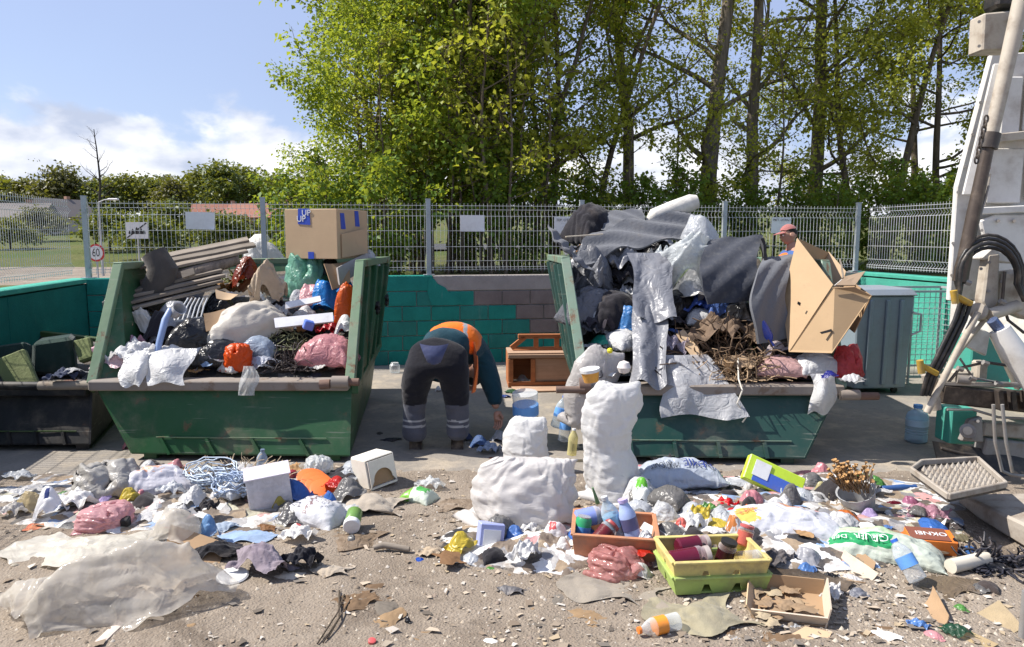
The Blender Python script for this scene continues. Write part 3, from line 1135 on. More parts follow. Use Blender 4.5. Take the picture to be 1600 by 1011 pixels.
def grow(seed, height, stems, limb, twig, crown0=0.25, lean=0.15, r0=0.13, reach=0.34, up=0.55, per=9, leaf=0.10, spread=0.13, droop=0.3, anchors_every=0.16):
    rg = np.random.default_rng(seed)
    br = []; an = []

    def path(p, d, L, r, lev, seg, wob, trop):
        pts = [p]; rs = [r]
        for i in range(seg):
            d = d + rg.normal(0, wob, 3) + np.array([0, 0, trop])
            d = d / np.linalg.norm(d)
            p = p + d * L / seg
            pts.append(p); rs.append(max(0.004, r * (1 - 0.8 * (i + 1) / seg)))
        br.append((pts, rs, lev))
        return pts, rs, d

    for sidx in range(stems):
        a = rg.uniform(0, 6.28)
        base = np.array([math.cos(a), math.sin(a), 0]) * (0.0 if stems == 1 else rg.uniform(0.1, 0.55))
        d0 = np.array([math.cos(a) * lean, math.sin(a) * lean, 1.0])
        hh = height * (1.0 if stems == 1 else rg.uniform(0.75, 1.0))
        tp, tr, td = path(base, d0 / np.linalg.norm(d0), hh, r0 * rg.uniform(0.8, 1.1), 0, 12, 0.05, 0.05)
        tp = np.array(tp)
        for k in range(limb):
            f = crown0 + (1 - crown0) * (k + rg.uniform(0, 1)) / limb
            x = f * (len(tp) - 1); i = min(int(x), len(tp) - 2)
            p = tp[i] + (tp[i + 1] - tp[i]) * (x - i)
            a = rg.uniform(0, 6.28)
            prof = math.sin(min(1.0, (1 - f) * 1.15 + 0.12) * PI * 0.62 + 0.25)
            L = height * reach * max(0.25, prof) * rg.uniform(0.7, 1.15)
            d = np.array([math.cos(a), math.sin(a), up * rg.uniform(0.5, 1.4)]); d /= np.linalg.norm(d)
            r = max(0.012, r0 * (1 - 0.8 * f) * 0.45)
            lp, lr, ld = path(p, d, L, r, 2, 7, 0.14, 0.04)
            lp = np.array(lp)
            for t in range(twig):
                g = 0.22 + 0.78 * (t + rg.uniform(0, 1)) / twig
                x = g * (len(lp) - 1); i = min(int(x), len(lp) - 2)
                p2 = lp[i] + (lp[i + 1] - lp[i]) * (x - i)
                d2 = (lp[i + 1] - lp[i]); d2 = d2 / np.linalg.norm(d2) + rg.normal(0, 0.65, 3); d2 /= np.linalg.norm(d2)
                L2 = L * rg.uniform(0.22, 0.45) * (1.25 - 0.6 * g)
                wp, wr, wd = path(p2, d2, L2, max(0.006, r * 0.4 * (1 - 0.5 * g)), 4, 3, 0.2, 0.02)
                wp = np.array(wp)
                m = max(2, int(L2 / anchors_every))
                for q in range(m):
                    x = (0.25 + 0.75 * (q + rg.uniform(0, 1)) / m) * 3; i = min(int(x), 2)
                    an.append(wp[i] + (wp[i + 1] - wp[i]) * (x - i))
    V, F = tubes_mesh(br)
    LV, LF = leaves_mesh(rg, an, per, leaf, spread, droop)
    return V, F, LV, LF

M_BARK = m_bark((0.15, 0.12, 0.09))
M_BARK2 = m_bark((0.19, 0.16, 0.125))
LEAF_A = m_leaf((0.27, 0.37, 0.045), (0.155, 0.265, 0.032), 0.5)
LEAF_B = m_leaf((0.43, 0.43, 0.06), (0.26, 0.31, 0.04), 0.5)
LEAF_C = m_leaf((0.43, 0.43, 0.07), (0.25, 0.30, 0.04), 0.5)
LEAF_D = m_leaf((0.16, 0.27, 0.040), (0.09, 0.175, 0.028), 0.45)

def tree_kind(leafm, barkm, **k):
    V, F, LV, LF = grow(**k)
    return (mesh_data('trunk', V, F, barkm, True), mesh_data('crown', LV, LF, leafm))

TREES = {
    'maple': tree_kind(LEAF_A, M_BARK, seed=31, height=9.6, stems=4, limb=18, twig=9, crown0=0.10, lean=0.20, r0=0.075, reach=0.27, per=16, leaf=0.082, spread=0.14),
    'maple2': tree_kind(LEAF_A, M_BARK, seed=32, height=9.0, stems=3, limb=19, twig=9, crown0=0.08, lean=0.22, r0=0.08, reach=0.29, per=16, leaf=0.082, spread=0.14),
    'hornbeam': tree_kind(LEAF_B, M_BARK, seed=33, height=9.8, stems=3, limb=17, twig=9, crown0=0.10, lean=0.15, r0=0.08, reach=0.24, per=15, leaf=0.070, spread=0.13),
    'tall': tree_kind(LEAF_C, M_BARK2, seed=34, height=12.5, stems=1, limb=19, twig=10, crown0=0.12, lean=0.06, r0=0.18, reach=0.28, per=15, leaf=0.070, spread=0.14),
    'tall2': tree_kind(LEAF_B, M_BARK2, seed=35, height=12.0, stems=1, limb=20, twig=9, crown0=0.12, lean=0.10, r0=0.16, reach=0.28, per=15, leaf=0.070, spread=0.14),
    'spread': tree_kind(LEAF_C, M_BARK, seed=36, height=8.5, stems=2, limb=17, twig=10, crown0=0.12, lean=0.2, r0=0.10, reach=0.38, up=0.15, per=15, leaf=0.070, spread=0.14, droop=0.5),
    'bush': tree_kind(LEAF_D, M_BARK, seed=37, height=2.6, stems=5, limb=9, twig=7, crown0=0.1, lean=0.35, r0=0.03, reach=0.32, per=8, leaf=0.09, spread=0.10, anchors_every=0.10),
    'sapling': tree_kind(LEAF_B, M_BARK, seed=38, height=4.2, stems=1, limb=13, twig=4, crown0=0.25, lean=0.08, r0=0.034, reach=0.20, per=6, leaf=0.075, spread=0.08),
}

def plant(name, kind, px, t, label, rz, sc=1.0, cat='tree', group=None, zoff=0.0):
    r = Vector(((px - 800) / FPX, 1.0, 0))
    c = CORNER + TT * t
    k = (c.x * TS.y - c.y * TS.x) / (r.x * TS.y - r.y * TS.x)
    p = r * k
    s = (p - CORNER).dot(TS)
    root = empty(name, (p.x, p.y, float(land_z(s, t)) - 0.05 + zoff), rz)
    root.scale = (sc, sc, sc)
    tag(root, label, cat, group)
    a, b = TREES[kind]
    add('trunk', a, root); add('crown', b, root)
    return root

_tree_rows = [
    ('maple2', 588, 4.2, 'lowest and leftmost green tree, behind the taped cardboard box', 1.1, 0.60),
    ('maple', 632, 5.0, 'bright green tree reaching highest at the left edge of the wood', 0.3, 1.0),
    ('maple2', 690, 3.9, 'bright green many-stemmed tree behind the fence above the bending worker', 2.1, 0.95),
    ('maple', 745, 6.0, 'green tree rising behind the blank white notice on the fence', 4.0, 1.05),
    ('hornbeam', 812, 4.2, 'yellow green tree just right of the blank notice, behind the bare block wall', 1.2, 0.95),
    ('hornbeam', 885, 5.6, 'yellow green tree behind the left corner of the right skip', 3.3, 1.02),
    ('tall2', 985, 5.6, 'slim tall tree above the grey carpets on the right skip', 0.5, 0.95),
    ('tall', 1095, 4.6, 'tall dark trunk standing behind the white foam roll', 0.9, 1.0),
    ('tall2', 1172, 5.4, 'thick dark trunk right of the tall one, above the dark carpet panel', 2.6, 1.0),
    ('tall', 1262, 6.6, 'tall tree further back behind the capped worker', 4.4, 0.95),
    ('spread', 1350, 4.4, 'low spreading tree behind the fence above the open carton', 1.0, 0.95),
    ('spread', 1470, 5.5, 'spreading tree behind the fence above the wire cage', 2.9, 1.0),
    ('spread', 1600, 4.5, 'tree behind the white truck body at the right edge', 4.2, 1.0),
]
for kd, px, t, lb, rz, sc in _tree_rows:
    plant('broadleaf_tree', kd, px, t, lb, rz, sc, group='trees behind the back fence')

_bush_rows = [(505, 2.6, 0.75, 'small bush behind the open flap of the taped box'), (585, 2.2, 0.8, 'bush behind the fence between taped box and bare post'),
              (800, 2.6, 0.8, 'pale bush in front of the stems right of the blank notice'), (945, 4.0, 0.7, 'dark bush behind the grey carpet on the right skip'),
              (1020, 3.4, 0.75, 'dark leafy bush behind the white foam roll'), (1130, 3.6, 0.7, 'dark bush at the foot of the thick trunk'),
              (1290, 3.2, 0.7, 'bush behind the fence just right of the capped worker'), (1390, 3.4, 0.8, 'dark bush behind the fence panel above the bin'),
              (1465, 3.0, 0.8, 'dark bush behind the fence at the truck')]
for i, (px, t, sc, lb) in enumerate(_bush_rows):
    plant('shrub', 'bush', px, t, lb, i * 1.7, sc, 'bush', 'bushes behind the back fence')

_rs = random.Random(8)
_ord = ['first', 'second', 'third', 'fourth', 'fifth', 'sixth', 'seventh', 'eighth', 'ninth', 'tenth', 'eleventh', 'twelfth', 'thirteenth', 'last']
_sap = [600, 622, 648, 676, 700, 724, 752, 768, 790, 822, 846, 990, 1050, 1205]
for i, px in enumerate(_sap):
    plant('sapling', 'sapling', px, 1.9 + 1.9 * _rs.random(), _ord[i] + ' thin upright sapling from the left seen through the back fence', _rs.uniform(0, 6), _rs.uniform(0.85, 1.2), 'sapling', 'thin saplings behind the back fence')
# ------------------------------------------------------------------ what lies beyond the left fence
def land_at(x, y):
    p = Vector((x, y, 0)) - CORNER
    return float(land_z(p.dot(TS), p.dot(TT)))

def far_spot(px, d):
    x = (px - 800) / FPX * d
    return Vector((x, d, land_at(x, d)))

def far_tree(seed, h, w, leafm, n=2600, leaf=0.55):
    rg = np.random.default_rng(seed)
    br = []
    br.append(([(0, 0, 0), (0.1, 0, h * 0.35), (0.2, 0.1, h * 0.8)], [0.22, 0.16, 0.05], 2))
    cl = []
    for k in range(26):
        a = rg.uniform(0, 6.28); e = rg.uniform(0.30, 0.95)
        r = w * math.sqrt(rg.uniform(0, 1)) * math.sin(min(1, (1.05 - e) * 1.4) * PI / 2)
        p = np.array([r * math.cos(a), r * math.sin(a), h * e])
        cl.append(p)
        br.append(([(0, 0, h * e * 0.55), tuple(p * 0.6 + np.array([0, 0, h * 0.2])), tuple(p)], [0.08, 0.05, 0.02], 4))
    an = []
    for p in cl:
        for q in range(n // 26 // 5):
            an.append(p + rg.normal(0, 0.20, 3) * w * np.array([1, 1, 0.7]))
    V, F = tubes_mesh(br)
    LV, LF = leaves_mesh(rg, an, 5, leaf, leaf * 0.7)
    return mesh_data('trunk', V, F, M_BARK, True), mesh_data('crown', LV, LF, leafm)

FL1 = m_leaf((0.085, 0.12, 0.03), (0.05, 0.08, 0.022), 0.25)
FL2 = m_leaf((0.14, 0.155, 0.035), (0.09, 0.11, 0.025), 0.25)
FL3 = m_leaf((0.11, 0.10, 0.045), (0.075, 0.08, 0.03), 0.2)
FAR = [far_tree(1, 8.5, 4.6, FL1), far_tree(2, 9.5, 5.2, FL1), far_tree(3, 7.5, 4.8, FL2), far_tree(4, 8.0, 4.2, FL3)]
_r = random.Random(3)
_n = 0
for row, d0 in enumerate((150, 128)):
    for i in range(15):
        px = -40 + i * 38 + _r.uniform(-9, 9) + row * 17
        k = _r.choice((0, 1, 1, 3, 2) if row == 0 else (0, 1, 2, 0, 3))
        p = far_spot(px, d0 + _r.uniform(-7, 7))
        root = empty('distant_tree', p, _r.uniform(0, 6)); s_ = _r.uniform(0.8, 1.12)
        root.scale = (s_, s_, s_ * _r.uniform(0.85, 1.1))
        tag(root, ('round dark tree in the far row on the skyline' if row == 0 else 'tree at the foot of the far wooded skyline'), 'tree', 'far row of trees on the skyline' if row == 0 else 'trees below the skyline row')
        add('trunk', FAR[k][0], root); add('crown', FAR[k][1], root)
_hedges = [(20, 62, 2, .42, 'pale bush on the slope behind the left fence'), (175, 60, 0, .50, 'dark bush right of the bare tree'), (232, 52, 0, .46, 'dark bush right of the white settlement sign'),
           (262, 58, 1, .5, 'bush between the settlement sign and the blank white sheet'), (300, 64, 2, .44, 'yellowish bush under the blank white sheet'), (345, 56, 0, .48, 'dark bush right of the blank white sheet'),
           (378, 66, 3, .42, 'brownish bush in front of the red roof'), (70, 74, 3, .5, 'brownish bush between the two small houses'), (470, 70, 2, .6, 'pale tree just left of the big green trees'),
           (445, 60, 0, .42, 'bush beside the taped box, far behind')]
for px, d, k, s_, lb in _hedges:
    root = empty('field_shrub', far_spot(px, d), px); root.scale = (s_, s_, s_ * 0.8)
    tag(root, lb, 'bush', 'bushes in the field beyond the road')
    add('trunk', FAR[k][0], root); add('crown', FAR[k][1], root)

_V, _F, _, _ = grow(seed=77, height=11.5, stems=1, limb=17, twig=7, crown0=0.35, lean=0.10, r0=0.20, reach=0.22, up=0.8, per=1)
_p = far_spot(152, 78)
_root = empty('bare_tree', _p, 1.0)
tag(_root, 'leafless dark tree rising above the far skyline on the left', 'tree')
mobj('trunk', _V, _F, m_bark((0.07, 0.06, 0.055)), _root, True)

M_ROOF_R = m_plain((0.25, 0.09, 0.055), 0.8, 0, 0.3, 2.0)
M_ROOF_G = m_plain((0.14, 0.125, 0.12), 0.8, 0, 0.3, 2.0)
M_HWALL = m_plain((0.55, 0.50, 0.44), 0.9, 0, 0.15, 1.0)
M_HWALL2 = m_plain((0.42, 0.24, 0.17), 0.9, 0, 0.2, 1.0)
M_WIN = m_plain((0.03, 0.035, 0.04), 0.15, 0, 0.05)
M_DOOR = m_plain((0.13, 0.08, 0.05), 0.6, 0, 0.1)

def house(px, d, L, W, h, rh, rz, label, wall, roof, wins=3):
    p = far_spot(px, d)
    root = empty('house', p, rz)
    tag(root, label, 'house', 'houses beyond the road')
    MB().box((0, 0, h / 2 - 0.3), (L, W, h + 0.6)).build('wall', wall, root)
    b = MB(); o = 0.35
    b.raw([(-L / 2 - o, -W / 2 - o, h - 0.15), (L / 2 + o, -W / 2 - o, h - 0.15), (L / 2 + o, W / 2 + o, h - 0.15), (-L / 2 - o, W / 2 + o, h - 0.15), (-L / 2 - o, 0, h + rh), (L / 2 + o, 0, h + rh)],
          [(0, 1, 5, 4), (2, 3, 4, 5), (0, 4, 3), (1, 2, 5), (3, 2, 1, 0)])
    rf = b.build('roof', roof, root)
    MB().box((L * 0.2, 0.3, h + rh * 0.9), (0.5, 0.5, 1.2)).build('chimney', M_HWALL2, rf)
    for i in range(wins):
        x = -L / 2 + L * (i + 0.5) / wins
        if i == wins - 1 and wins > 1:
            MB().box((x, -W / 2 - 0.02, 1.0), (0.95, 0.08, 2.0)).build('door', M_DOOR, root)
        else:
            w = MB().box((x, -W / 2 - 0.02, h * 0.55), (1.1, 0.08, 1.2)).build('window', M_HWALL, root)
            MB().box((x, -W / 2 - 0.05, h * 0.55), (0.9, 0.06, 1.0)).build('pane', M_WIN, w)

house(32, 88, 7.5, 5, 2.2, 1.6, 0.15, 'small house with grey roof at the far left beyond the fence', M_HWALL, M_ROOF_G)
house(103, 96, 6.0, 5, 2.0, 2.2, 1.2, 'small pointed grey roofed house behind the left fence post', M_HWALL, M_ROOF_G, 2)
house(425, 84, 8.5, 6, 2.2, 1.5, -0.15, 'house with red roof behind the taped cardboard box', M_HWALL2, M_ROOF_R)
house(352, 96, 6.5, 5, 2.0, 1.5, 0.3, 'low house with red roof beyond the blank white sheet', M_HWALL, M_ROOF_R, 2)

_root = empty('guard_rail', st(0, 0), ANG)
tag(_root, 'pale steel guard rail along the road seen through the left fence', 'guard rail')
_gm = m_plain((0.42, 0.43, 0.43), 0.5, 0.3, 0.15)
_zr = 0.0
_b = MB()
_pts = []
for i in range(12):
    s_ = -26 + i * 2.6; t_ = 12.6 + 0.03 * s_
    z_ = float(land_z(s_, t_))
    _pts.append((s_, t_, z_ + 0.72))
    MB().box((s_, t_ + 0.05, z_ + 0.3), (0.1, 0.07, 0.9)).build('post', _gm, _root)
_bt = MB()
for a, b in zip(_pts[:-1], _pts[1:]):
    _bt.raw([(a[0], a[1], a[2] - 0.15), (b[0], b[1], b[2] - 0.15), (b[0], b[1] - 0.07, b[2] - 0.07), (a[0], a[1] - 0.07, a[2] - 0.07), (b[0], b[1], b[2]), (a[0], a[1], a[2]),
             (b[0], b[1] - 0.07, b[2] + 0.07), (a[0], a[1] - 0.07, a[2] + 0.07), (b[0], b[1], b[2] + 0.15), (a[0], a[1], a[2] + 0.15)],
            [(0, 1, 2, 3), (3, 2, 4, 5), (5, 4, 6, 7), (7, 6, 8, 9)])
_bt.build('beam', _gm, _root)

M_WHITE = m_plain((0.74, 0.74, 0.73), 0.4, 0, 0.08, 4.0, 0.03)
M_RED = m_plain((0.50, 0.03, 0.03), 0.4, 0, 0.05)
M_BLACK = m_plain((0.015, 0.015, 0.016), 0.5, 0, 0.05)
M_POLE = m_plain((0.45, 0.46, 0.46), 0.5, 0.3, 0.1)

def text_mesh(body, size, extrude=0.0):
    cu = bpy.data.curves.new('lettering', 'FONT')
    cu.body = body; cu.size = size; cu.extrude = extrude
    cu.align_x = 'CENTER'; cu.align_y = 'CENTER'
    cu.resolution_u = 3
    o = bpy.data.objects.new('lettering', cu); COL.objects.link(o)
    bpy.context.view_layer.update()
    me = bpy.data.meshes.new_from_object(o.evaluated_get(bpy.context.evaluated_depsgraph_get()))
    bpy.data.objects.remove(o, do_unlink=True); bpy.data.curves.remove(cu)
    return me

def lettering(body, size, mat, parent, loc, rot, name='lettering', scale=None):
    me = text_mesh(body, size, 0.001)
    me.materials.clear(); me.materials.append(mat)
    return add(name, me, parent, loc, rot, scale)

def disc(b, c, r, y0, y1, n=32):
    pts0 = [(c[0] + r * math.cos(2 * PI * k / n), y0, c[2] + r * math.sin(2 * PI * k / n)) for k in range(n)]
    pts1 = [(p[0], y1, p[2]) for p in pts0]
    b.raw(pts0 + pts1, [tuple(range(n)), tuple(range(2 * n - 1, n - 1, -1))] + [(k, n + k, n + (k + 1) % n, (k + 1) % n) for k in range(n)])

_c = ond(150, 395, 26.0)
_g = land_at(_c.x, _c.y)
_root = empty('speed_limit_sign', (_c.x, _c.y, _g), -0.05)
tag(_root, 'round white sign with red rim reading 60 beside the left corner post', 'road sign')
_hz = _c.z - _g
MB().tube([(0, 0.04, 0), (0, 0.04, _hz + 0.3)], 0.03).build('pole', M_POLE, _root)
_b = MB(); disc(_b, (0, 0, _hz), 0.31, 0.0, 0.02); _b.build('rim', M_RED, _root)
_b = MB(); disc(_b, (0, 0, _hz), 0.245, -0.006, 0.0); _b.build('face', M_WHITE, _root)
lettering('60', 0.33, M_BLACK, _root, (0, -0.009, _hz - 0.005), (PI / 2, 0, 0), scale=(0.85, 1.25, 1))

_c = ond(214, 360, 28.0)
_g = land_at(_c.x, _c.y)
_root = empty('settlement_sign', (_c.x, _c.y, _g), -0.05)
tag(_root, 'white rectangular sign with crossed out black town outline', 'road sign')
_hz = _c.z - _g
MB().tube([(0, 0.04, 0), (0, 0.04, _hz + 0.2)], 0.03).build('pole', M_POLE, _root)
MB().box((0, 0, _hz), (0.84, 0.02, 0.62)).build('face', M_WHITE, _root)
_b = MB()
for x, w, h in ((-0.27, 0.10, 0.08), (-0.16, 0.09, 0.14), (-0.07, 0.06, 0.10), (0.0, 0.09, 0.2), (0.09, 0.07, 0.1), (0.17, 0.08, 0.16), (0.27, 0.12, 0.09)):
    _b.plate([(x - w / 2, -0.014, _hz - 0.14), (x + w / 2, -0.014, _hz - 0.14), (x + w / 2, -0.014, _hz - 0.14 + h), (x, -0.014, _hz - 0.14 + h + 0.07), (x - w / 2, -0.014, _hz - 0.14 + h)], 0.004, Vector((0, 1, 0)))
_b.build('town_outline', M_BLACK, _root)
MB().plate([(-0.40, -0.019, _hz - 0.26), (-0.36, -0.019, _hz - 0.29), (0.40, -0.019, _hz + 0.26), (0.36, -0.019, _hz + 0.29)], 0.003, Vector((0, 1, 0))).build('cross_bar', M_BLACK, _root)

_c = ond(154, 316, 31.0)
_g = land_at(_c.x, _c.y)
_root = empty('street_lamp', (_c.x, _c.y, _g))
tag(_root, 'thin grey street lamp post behind the corner of the fences', 'street lamp')
_h = _c.z - _g
MB().tube([(0, 0, 0), (0, 0, _h * 0.5), (0, 0, _h)], [0.06, 0.045, 0.035]).tube([(0, 0, _h), (0.25, 0, _h + 0.10), (0.45, 0, _h + 0.12)], 0.025).build('pole', M_POLE, _root)
MB().box((0.62, 0, _h + 0.12), (0.42, 0.16, 0.08)).build('lamp_head', M_WHITE, _root, bevel=0.02)

def notice(px, py, w, h, label, lines=None, mat=None, tilt=0.0, inside=True):
    s = s_of(px)
    q = onplane(px, py, st(0, 0.03), TT)
    root = empty('notice', q, 0, rot=(0, tilt, ANG))
    tag(root, label, 'notice', 'sheets fixed to the back fence')
    n, m = 12, 8
    u, v = np.meshgrid(np.linspace(-w / 2, w / 2, n), np.linspace(-h / 2, h / 2, m), indexing='ij')
    y = 0.008 * np.sin(u * 9 + px) + 0.012 * (u / w) * (v / h)
    cr = (u > w * 0.38) & (v < -h * 0.36)
    y = y - np.where(cr, 0.02, 0)
    vv = np.stack([u, y - 0.012, v], -1).reshape(-1, 3)
    top = vv + np.array([0, 0.003, 0])
    f = np.concatenate([grid_faces(n, m), grid_faces(n, m, n * m, True)])
    mobj('sheet', np.concatenate([vv, top]), f, mat or M_WHITE, root, True)
    for i, (tx, sz, dz) in enumerate(lines or []):
        lettering(tx, sz, M_BLACK, root, (0, -0.026, dz), (PI / 2, 0, 0))
    return root

notice(313, 345, 0.325, 0.205, 'blank white sheet on the fence left of the cardboard box', tilt=0.02)
notice(738, 349, 0.305, 0.205, 'blank white sheet on the fence behind the bending worker')
notice(883, 352, 0.295, 0.215, 'white notice with a dark heading at the right skip corner', [('TEP. OTPAD', 0.046, 0.065), ('— — — — —', 0.02, 0.02), ('— — — —', 0.02, -0.02)])
notice(1220, 352, 0.295, 0.215, 'white notice with faded heading beside the capped worker', [('MET. OTPAD', 0.044, 0.07), ('— — —', 0.02, 0.03)])
# ------------------------------------------------------------------ skips
def bar(b, p, q, w, h, upv=(0, 0, 1)):
    p, q = Vector(p), Vector(q)
    t = (q - p).normalized(); up = Vector(upv)
    s = t.cross(up).normalized(); u = s.cross(t).normalized()
    a = [p + s * x * w / 2 + u * y * h / 2 for x, y in ((-1, -1), (1, -1), (1, 1), (-1, 1))]
    c = [q + s * x * w / 2 + u * y * h / 2 for x, y in ((-1, -1), (1, -1), (1, 1), (-1, 1))]
    b.raw(a + c, [(3, 2, 1, 0), (4, 5, 6, 7), (0, 1, 5, 4), (1, 2, 6, 5), (2, 3, 7, 6), (3, 0, 4, 7)])
    return b

def lerp(a, b, t):
    return Vector(a) * (1 - t) + Vector(b) * t

def build_skip(c, label, paint, rim, ledge, ribs_side, seed):
    root = empty('skip_container', (c['FLb'] + c['FRb'] + c['BLb'] + c['BRb']) / 4)
    org = root.location.copy(); org.z = 0
    root.location = org
    tag(root, label, 'skip', 'open top waste skips')
    c = {k: Vector(v) - org for k, v in c.items()}
    th = 0.012
    MB().plate([c['FLb'], c['FRb'], c['BRb'], c['BLb']], th).build('floor', paint, root)
    n, m = 44, 18
    u, v = np.meshgrid(np.linspace(0, 1, n), np.linspace(0, 1, m), indexing='ij')
    q = [np.array(tuple(c[k])) for k in ('FLb', 'FRb', 'FRr', 'FLr')]
    G = (q[0] * (1 - u)[..., None] + q[1] * u[..., None]) * (1 - v)[..., None] + (q[3] * (1 - u)[..., None] + q[2] * u[..., None]) * v[..., None]
    dent = (np.sin(u * PI) * np.sin(v * PI))[..., None] * np.array([0, 1.0, 0.2])
    rgd = np.random.default_rng(seed)
    hgt = np.zeros_like(u)
    for _ in range(9):
        cu, cv, rr = rgd.uniform(0.08, 0.92), rgd.uniform(0.15, 0.85), rgd.uniform(0.04, 0.13)
        hgt += rgd.uniform(-0.4, 1.0) * np.exp(-((u - cu) / rr) ** 2 - ((v - cv) / (rr * 2.2)) ** 2)
    G = (G + dent * (0.016 * hgt + 0.006 * np.sin(u * 9 + seed))[..., None]).reshape(-1, 3)
    fq = grid_faces(n, m)
    fp = mobj('front_panel', np.concatenate([G, G + np.array([0, th, 0])]), np.concatenate([fq, fq[:, ::-1] + n * m]), paint, root, True)
    for f in (0.18, 0.39, 0.60, 0.82):
        b = MB()
        p = lerp(c['FLb'], c['FRb'], f); q = p + (c['FLr'] - c['FLb']) * 0.22
        bar(b, p + Vector((0, -0.014, 0)), q + Vector((0, -0.014, 0)), 0.022, 0.02, (0, 1, 0))
        b.build('stiffener', paint, fp)
    b = MB()
    p = lerp(c['FLb'], c['FLr'], 0.23); q = lerp(c['FRb'], c['FRr'], 0.23)
    bar(b, lerp(p, q, 0.15) + Vector((0, -0.009, 0)), lerp(p, q, 0.9) + Vector((0, -0.009, 0)), 0.01, 0.008)
    b.build('weld_seam', rim, fp)
    for S in 'LR':
        pts = [c[f'F{S}b'], c[f'B{S}b'], c[f'T{S}b'], c[f'T{S}f'], c[f'F{S}r']]
        side = MB().plate([pts[0], pts[1], pts[2]], th).plate([pts[0], pts[2], pts[3], pts[4]], th + 0.004).build('side_panel', paint, root)
        out = Vector((-1 if S == 'L' else 1, 0, 0))
        b = MB()
        bar(b, c[f'F{S}r'] + Vector((0, -0.02, -0.01)), c[f'T{S}f'] + Vector((0, 0, 0.02)), 0.075, 0.05, (0, 1, 0.3))
        bar(b, c[f'T{S}f'] + Vector((0, -0.02, 0.012)), c[f'T{S}b'] + Vector((0, 0.03, 0.012)), 0.07, 0.06)
        b.build('side_rim', rim, root, bevel=0.006)
        if S in ribs_side:
            for f in (0.12, 0.37, 0.62, 0.88):
                top = lerp(c[f'T{S}f'], c[f'T{S}b'], f) + out * 0.03
                low = lerp(lerp(c[f'F{S}r'], c[f'F{S}b'], 0.15), lerp(c[f'T{S}b'], c[f'B{S}b'], 0.62), f) + out * 0.03
                bar(MB(), top, low, 0.05, 0.05, (0, 1, 0))
                bb = MB(); bar(bb, top - Vector((0, 0, 0.03)), low, 0.05, 0.055, (0, 1, 0)); bb.build('rib', paint, root, bevel=0.005)
            bb = MB()
            bar(bb, lerp(c[f'F{S}r'], c[f'F{S}b'], 0.1) + out * 0.03, lerp(c[f'T{S}b'], c[f'B{S}b'], 0.64) + out * 0.03, 0.05, 0.07)
            bb.build('side_rail', paint, root, bevel=0.005)
            for f in ((0.45, 0.9) if S == 'R' else ()):
                p = lerp(lerp(c[f'T{S}f'], c[f'T{S}b'], f), lerp(c[f'F{S}b'], c[f'B{S}b'], f), 0.30) + out * 0.02
                hk = MB().tube([p, p + out * 0.07], 0.02, 10).box(p + out * 0.05, (0.02, 0.13, 0.04), (0.7, 0, 0)).box(p + out * 0.05, (0.022, 0.13, 0.04), (-0.7, 0, 0))
                hk.build('tarp_hook', M_BLACK, root)
    MB().plate([c['BLb'], c['BRb'], c['TRb'], c['TLb']], th).build('back_panel', paint, root)
    b = MB(); bar(b, c['TLb'] + Vector((0, 0.02, 0.01)), c['TRb'] + Vector((0, 0.02, 0.01)), 0.07, 0.06); b.build('back_rim', rim, root, bevel=0.006)
    b = MB()
    bar(b, c['FLr'] + Vector((0.0, -0.015, -0.012)), c['FRr'] + Vector((0.0, -0.015, -0.012)), 0.15, 0.075)
    b.build('front_ledge', ledge, root, bevel=0.01)
    for f, w in ((0.075, 0.0), (0.925, 0.0)):
        p = lerp(c['FLb'], c['FRb'], f); q = lerp(c['BLb'], c['BRb'], f)
        bb = MB(); bar(bb, p + Vector((0, 0.03, -0.025)), q + Vector((0, -0.03, -0.025)), 0.09, 0.05); bb.build('skid', paint, root)
    return root, org

M_SKIP_L = m_paint((0.013, 0.075, 0.024), 0.35, 0.12)
M_SKIP_LR = m_paint((0.12, 0.20, 0.11), 0.6, 0.35)
M_SKIP_R = m_paint((0.009, 0.048, 0.037), 0.30, 0.12)
M_SKIP_RR = m_paint((0.15, 0.24, 0.17), 0.7, 0.4)
M_LEDGE = m_paint((0.24, 0.20, 0.165), 0.5, 0.5, 0.8, rustcol=(0.16, 0.11, 0.075))
M_RUST = m_paint((0.15, 0.085, 0.06), 0.6, 0.3, 0.8, rustcol=(0.09, 0.05, 0.035))
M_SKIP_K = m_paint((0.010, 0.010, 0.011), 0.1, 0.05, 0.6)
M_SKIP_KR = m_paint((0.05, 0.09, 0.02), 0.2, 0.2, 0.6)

CL = dict(FLr=ond(147, 597, 5.35), FRr=ond(548, 597, 5.35), FLb=onz(206, 708, 0.065), FRb=onz(545, 712, 0.065),
          TLf=ond(186, 418, 5.78), TRf=ond(563, 414, 5.95), TLb=ond(303, 411, 7.75), TRb=ond(604, 407, 7.80), BLb=onz(372, 612, 0.065), BRb=onz(579, 612, 0.065))
CR = dict(FLr=ond(914, 604, 5.35), FRr=ond(1312, 604, 5.35), FLb=onz(930, 712, 0.065), FRb=onz(1258, 716, 0.065),
          TLf=ond(884, 409, 5.95), TRf=ond(1288, 414, 5.95), TLb=ond(860, 404, 7.80), TRb=ond(1190, 408, 7.90), BLb=onz(900, 612, 0.065), BRb=onz(1150, 612, 0.065))
skipL, _ = build_skip(CL, 'green skip on the left with boards and a cardboard box on top', M_SKIP_L, M_SKIP_LR, M_LEDGE, 'R', 1)
skipR, oR = build_skip(CR, 'green skip on the right heaped with grey carpets and a carton', M_SKIP_R, M_SKIP_RR, M_LEDGE, 'L', 2)

def on_part(root, b, name, mat, **k):
    o = root.location
    b.v = [(x - o.x, y - o.y, z - o.z) for x, y, z in b.v]
    return b.build(name, mat, root, **k)

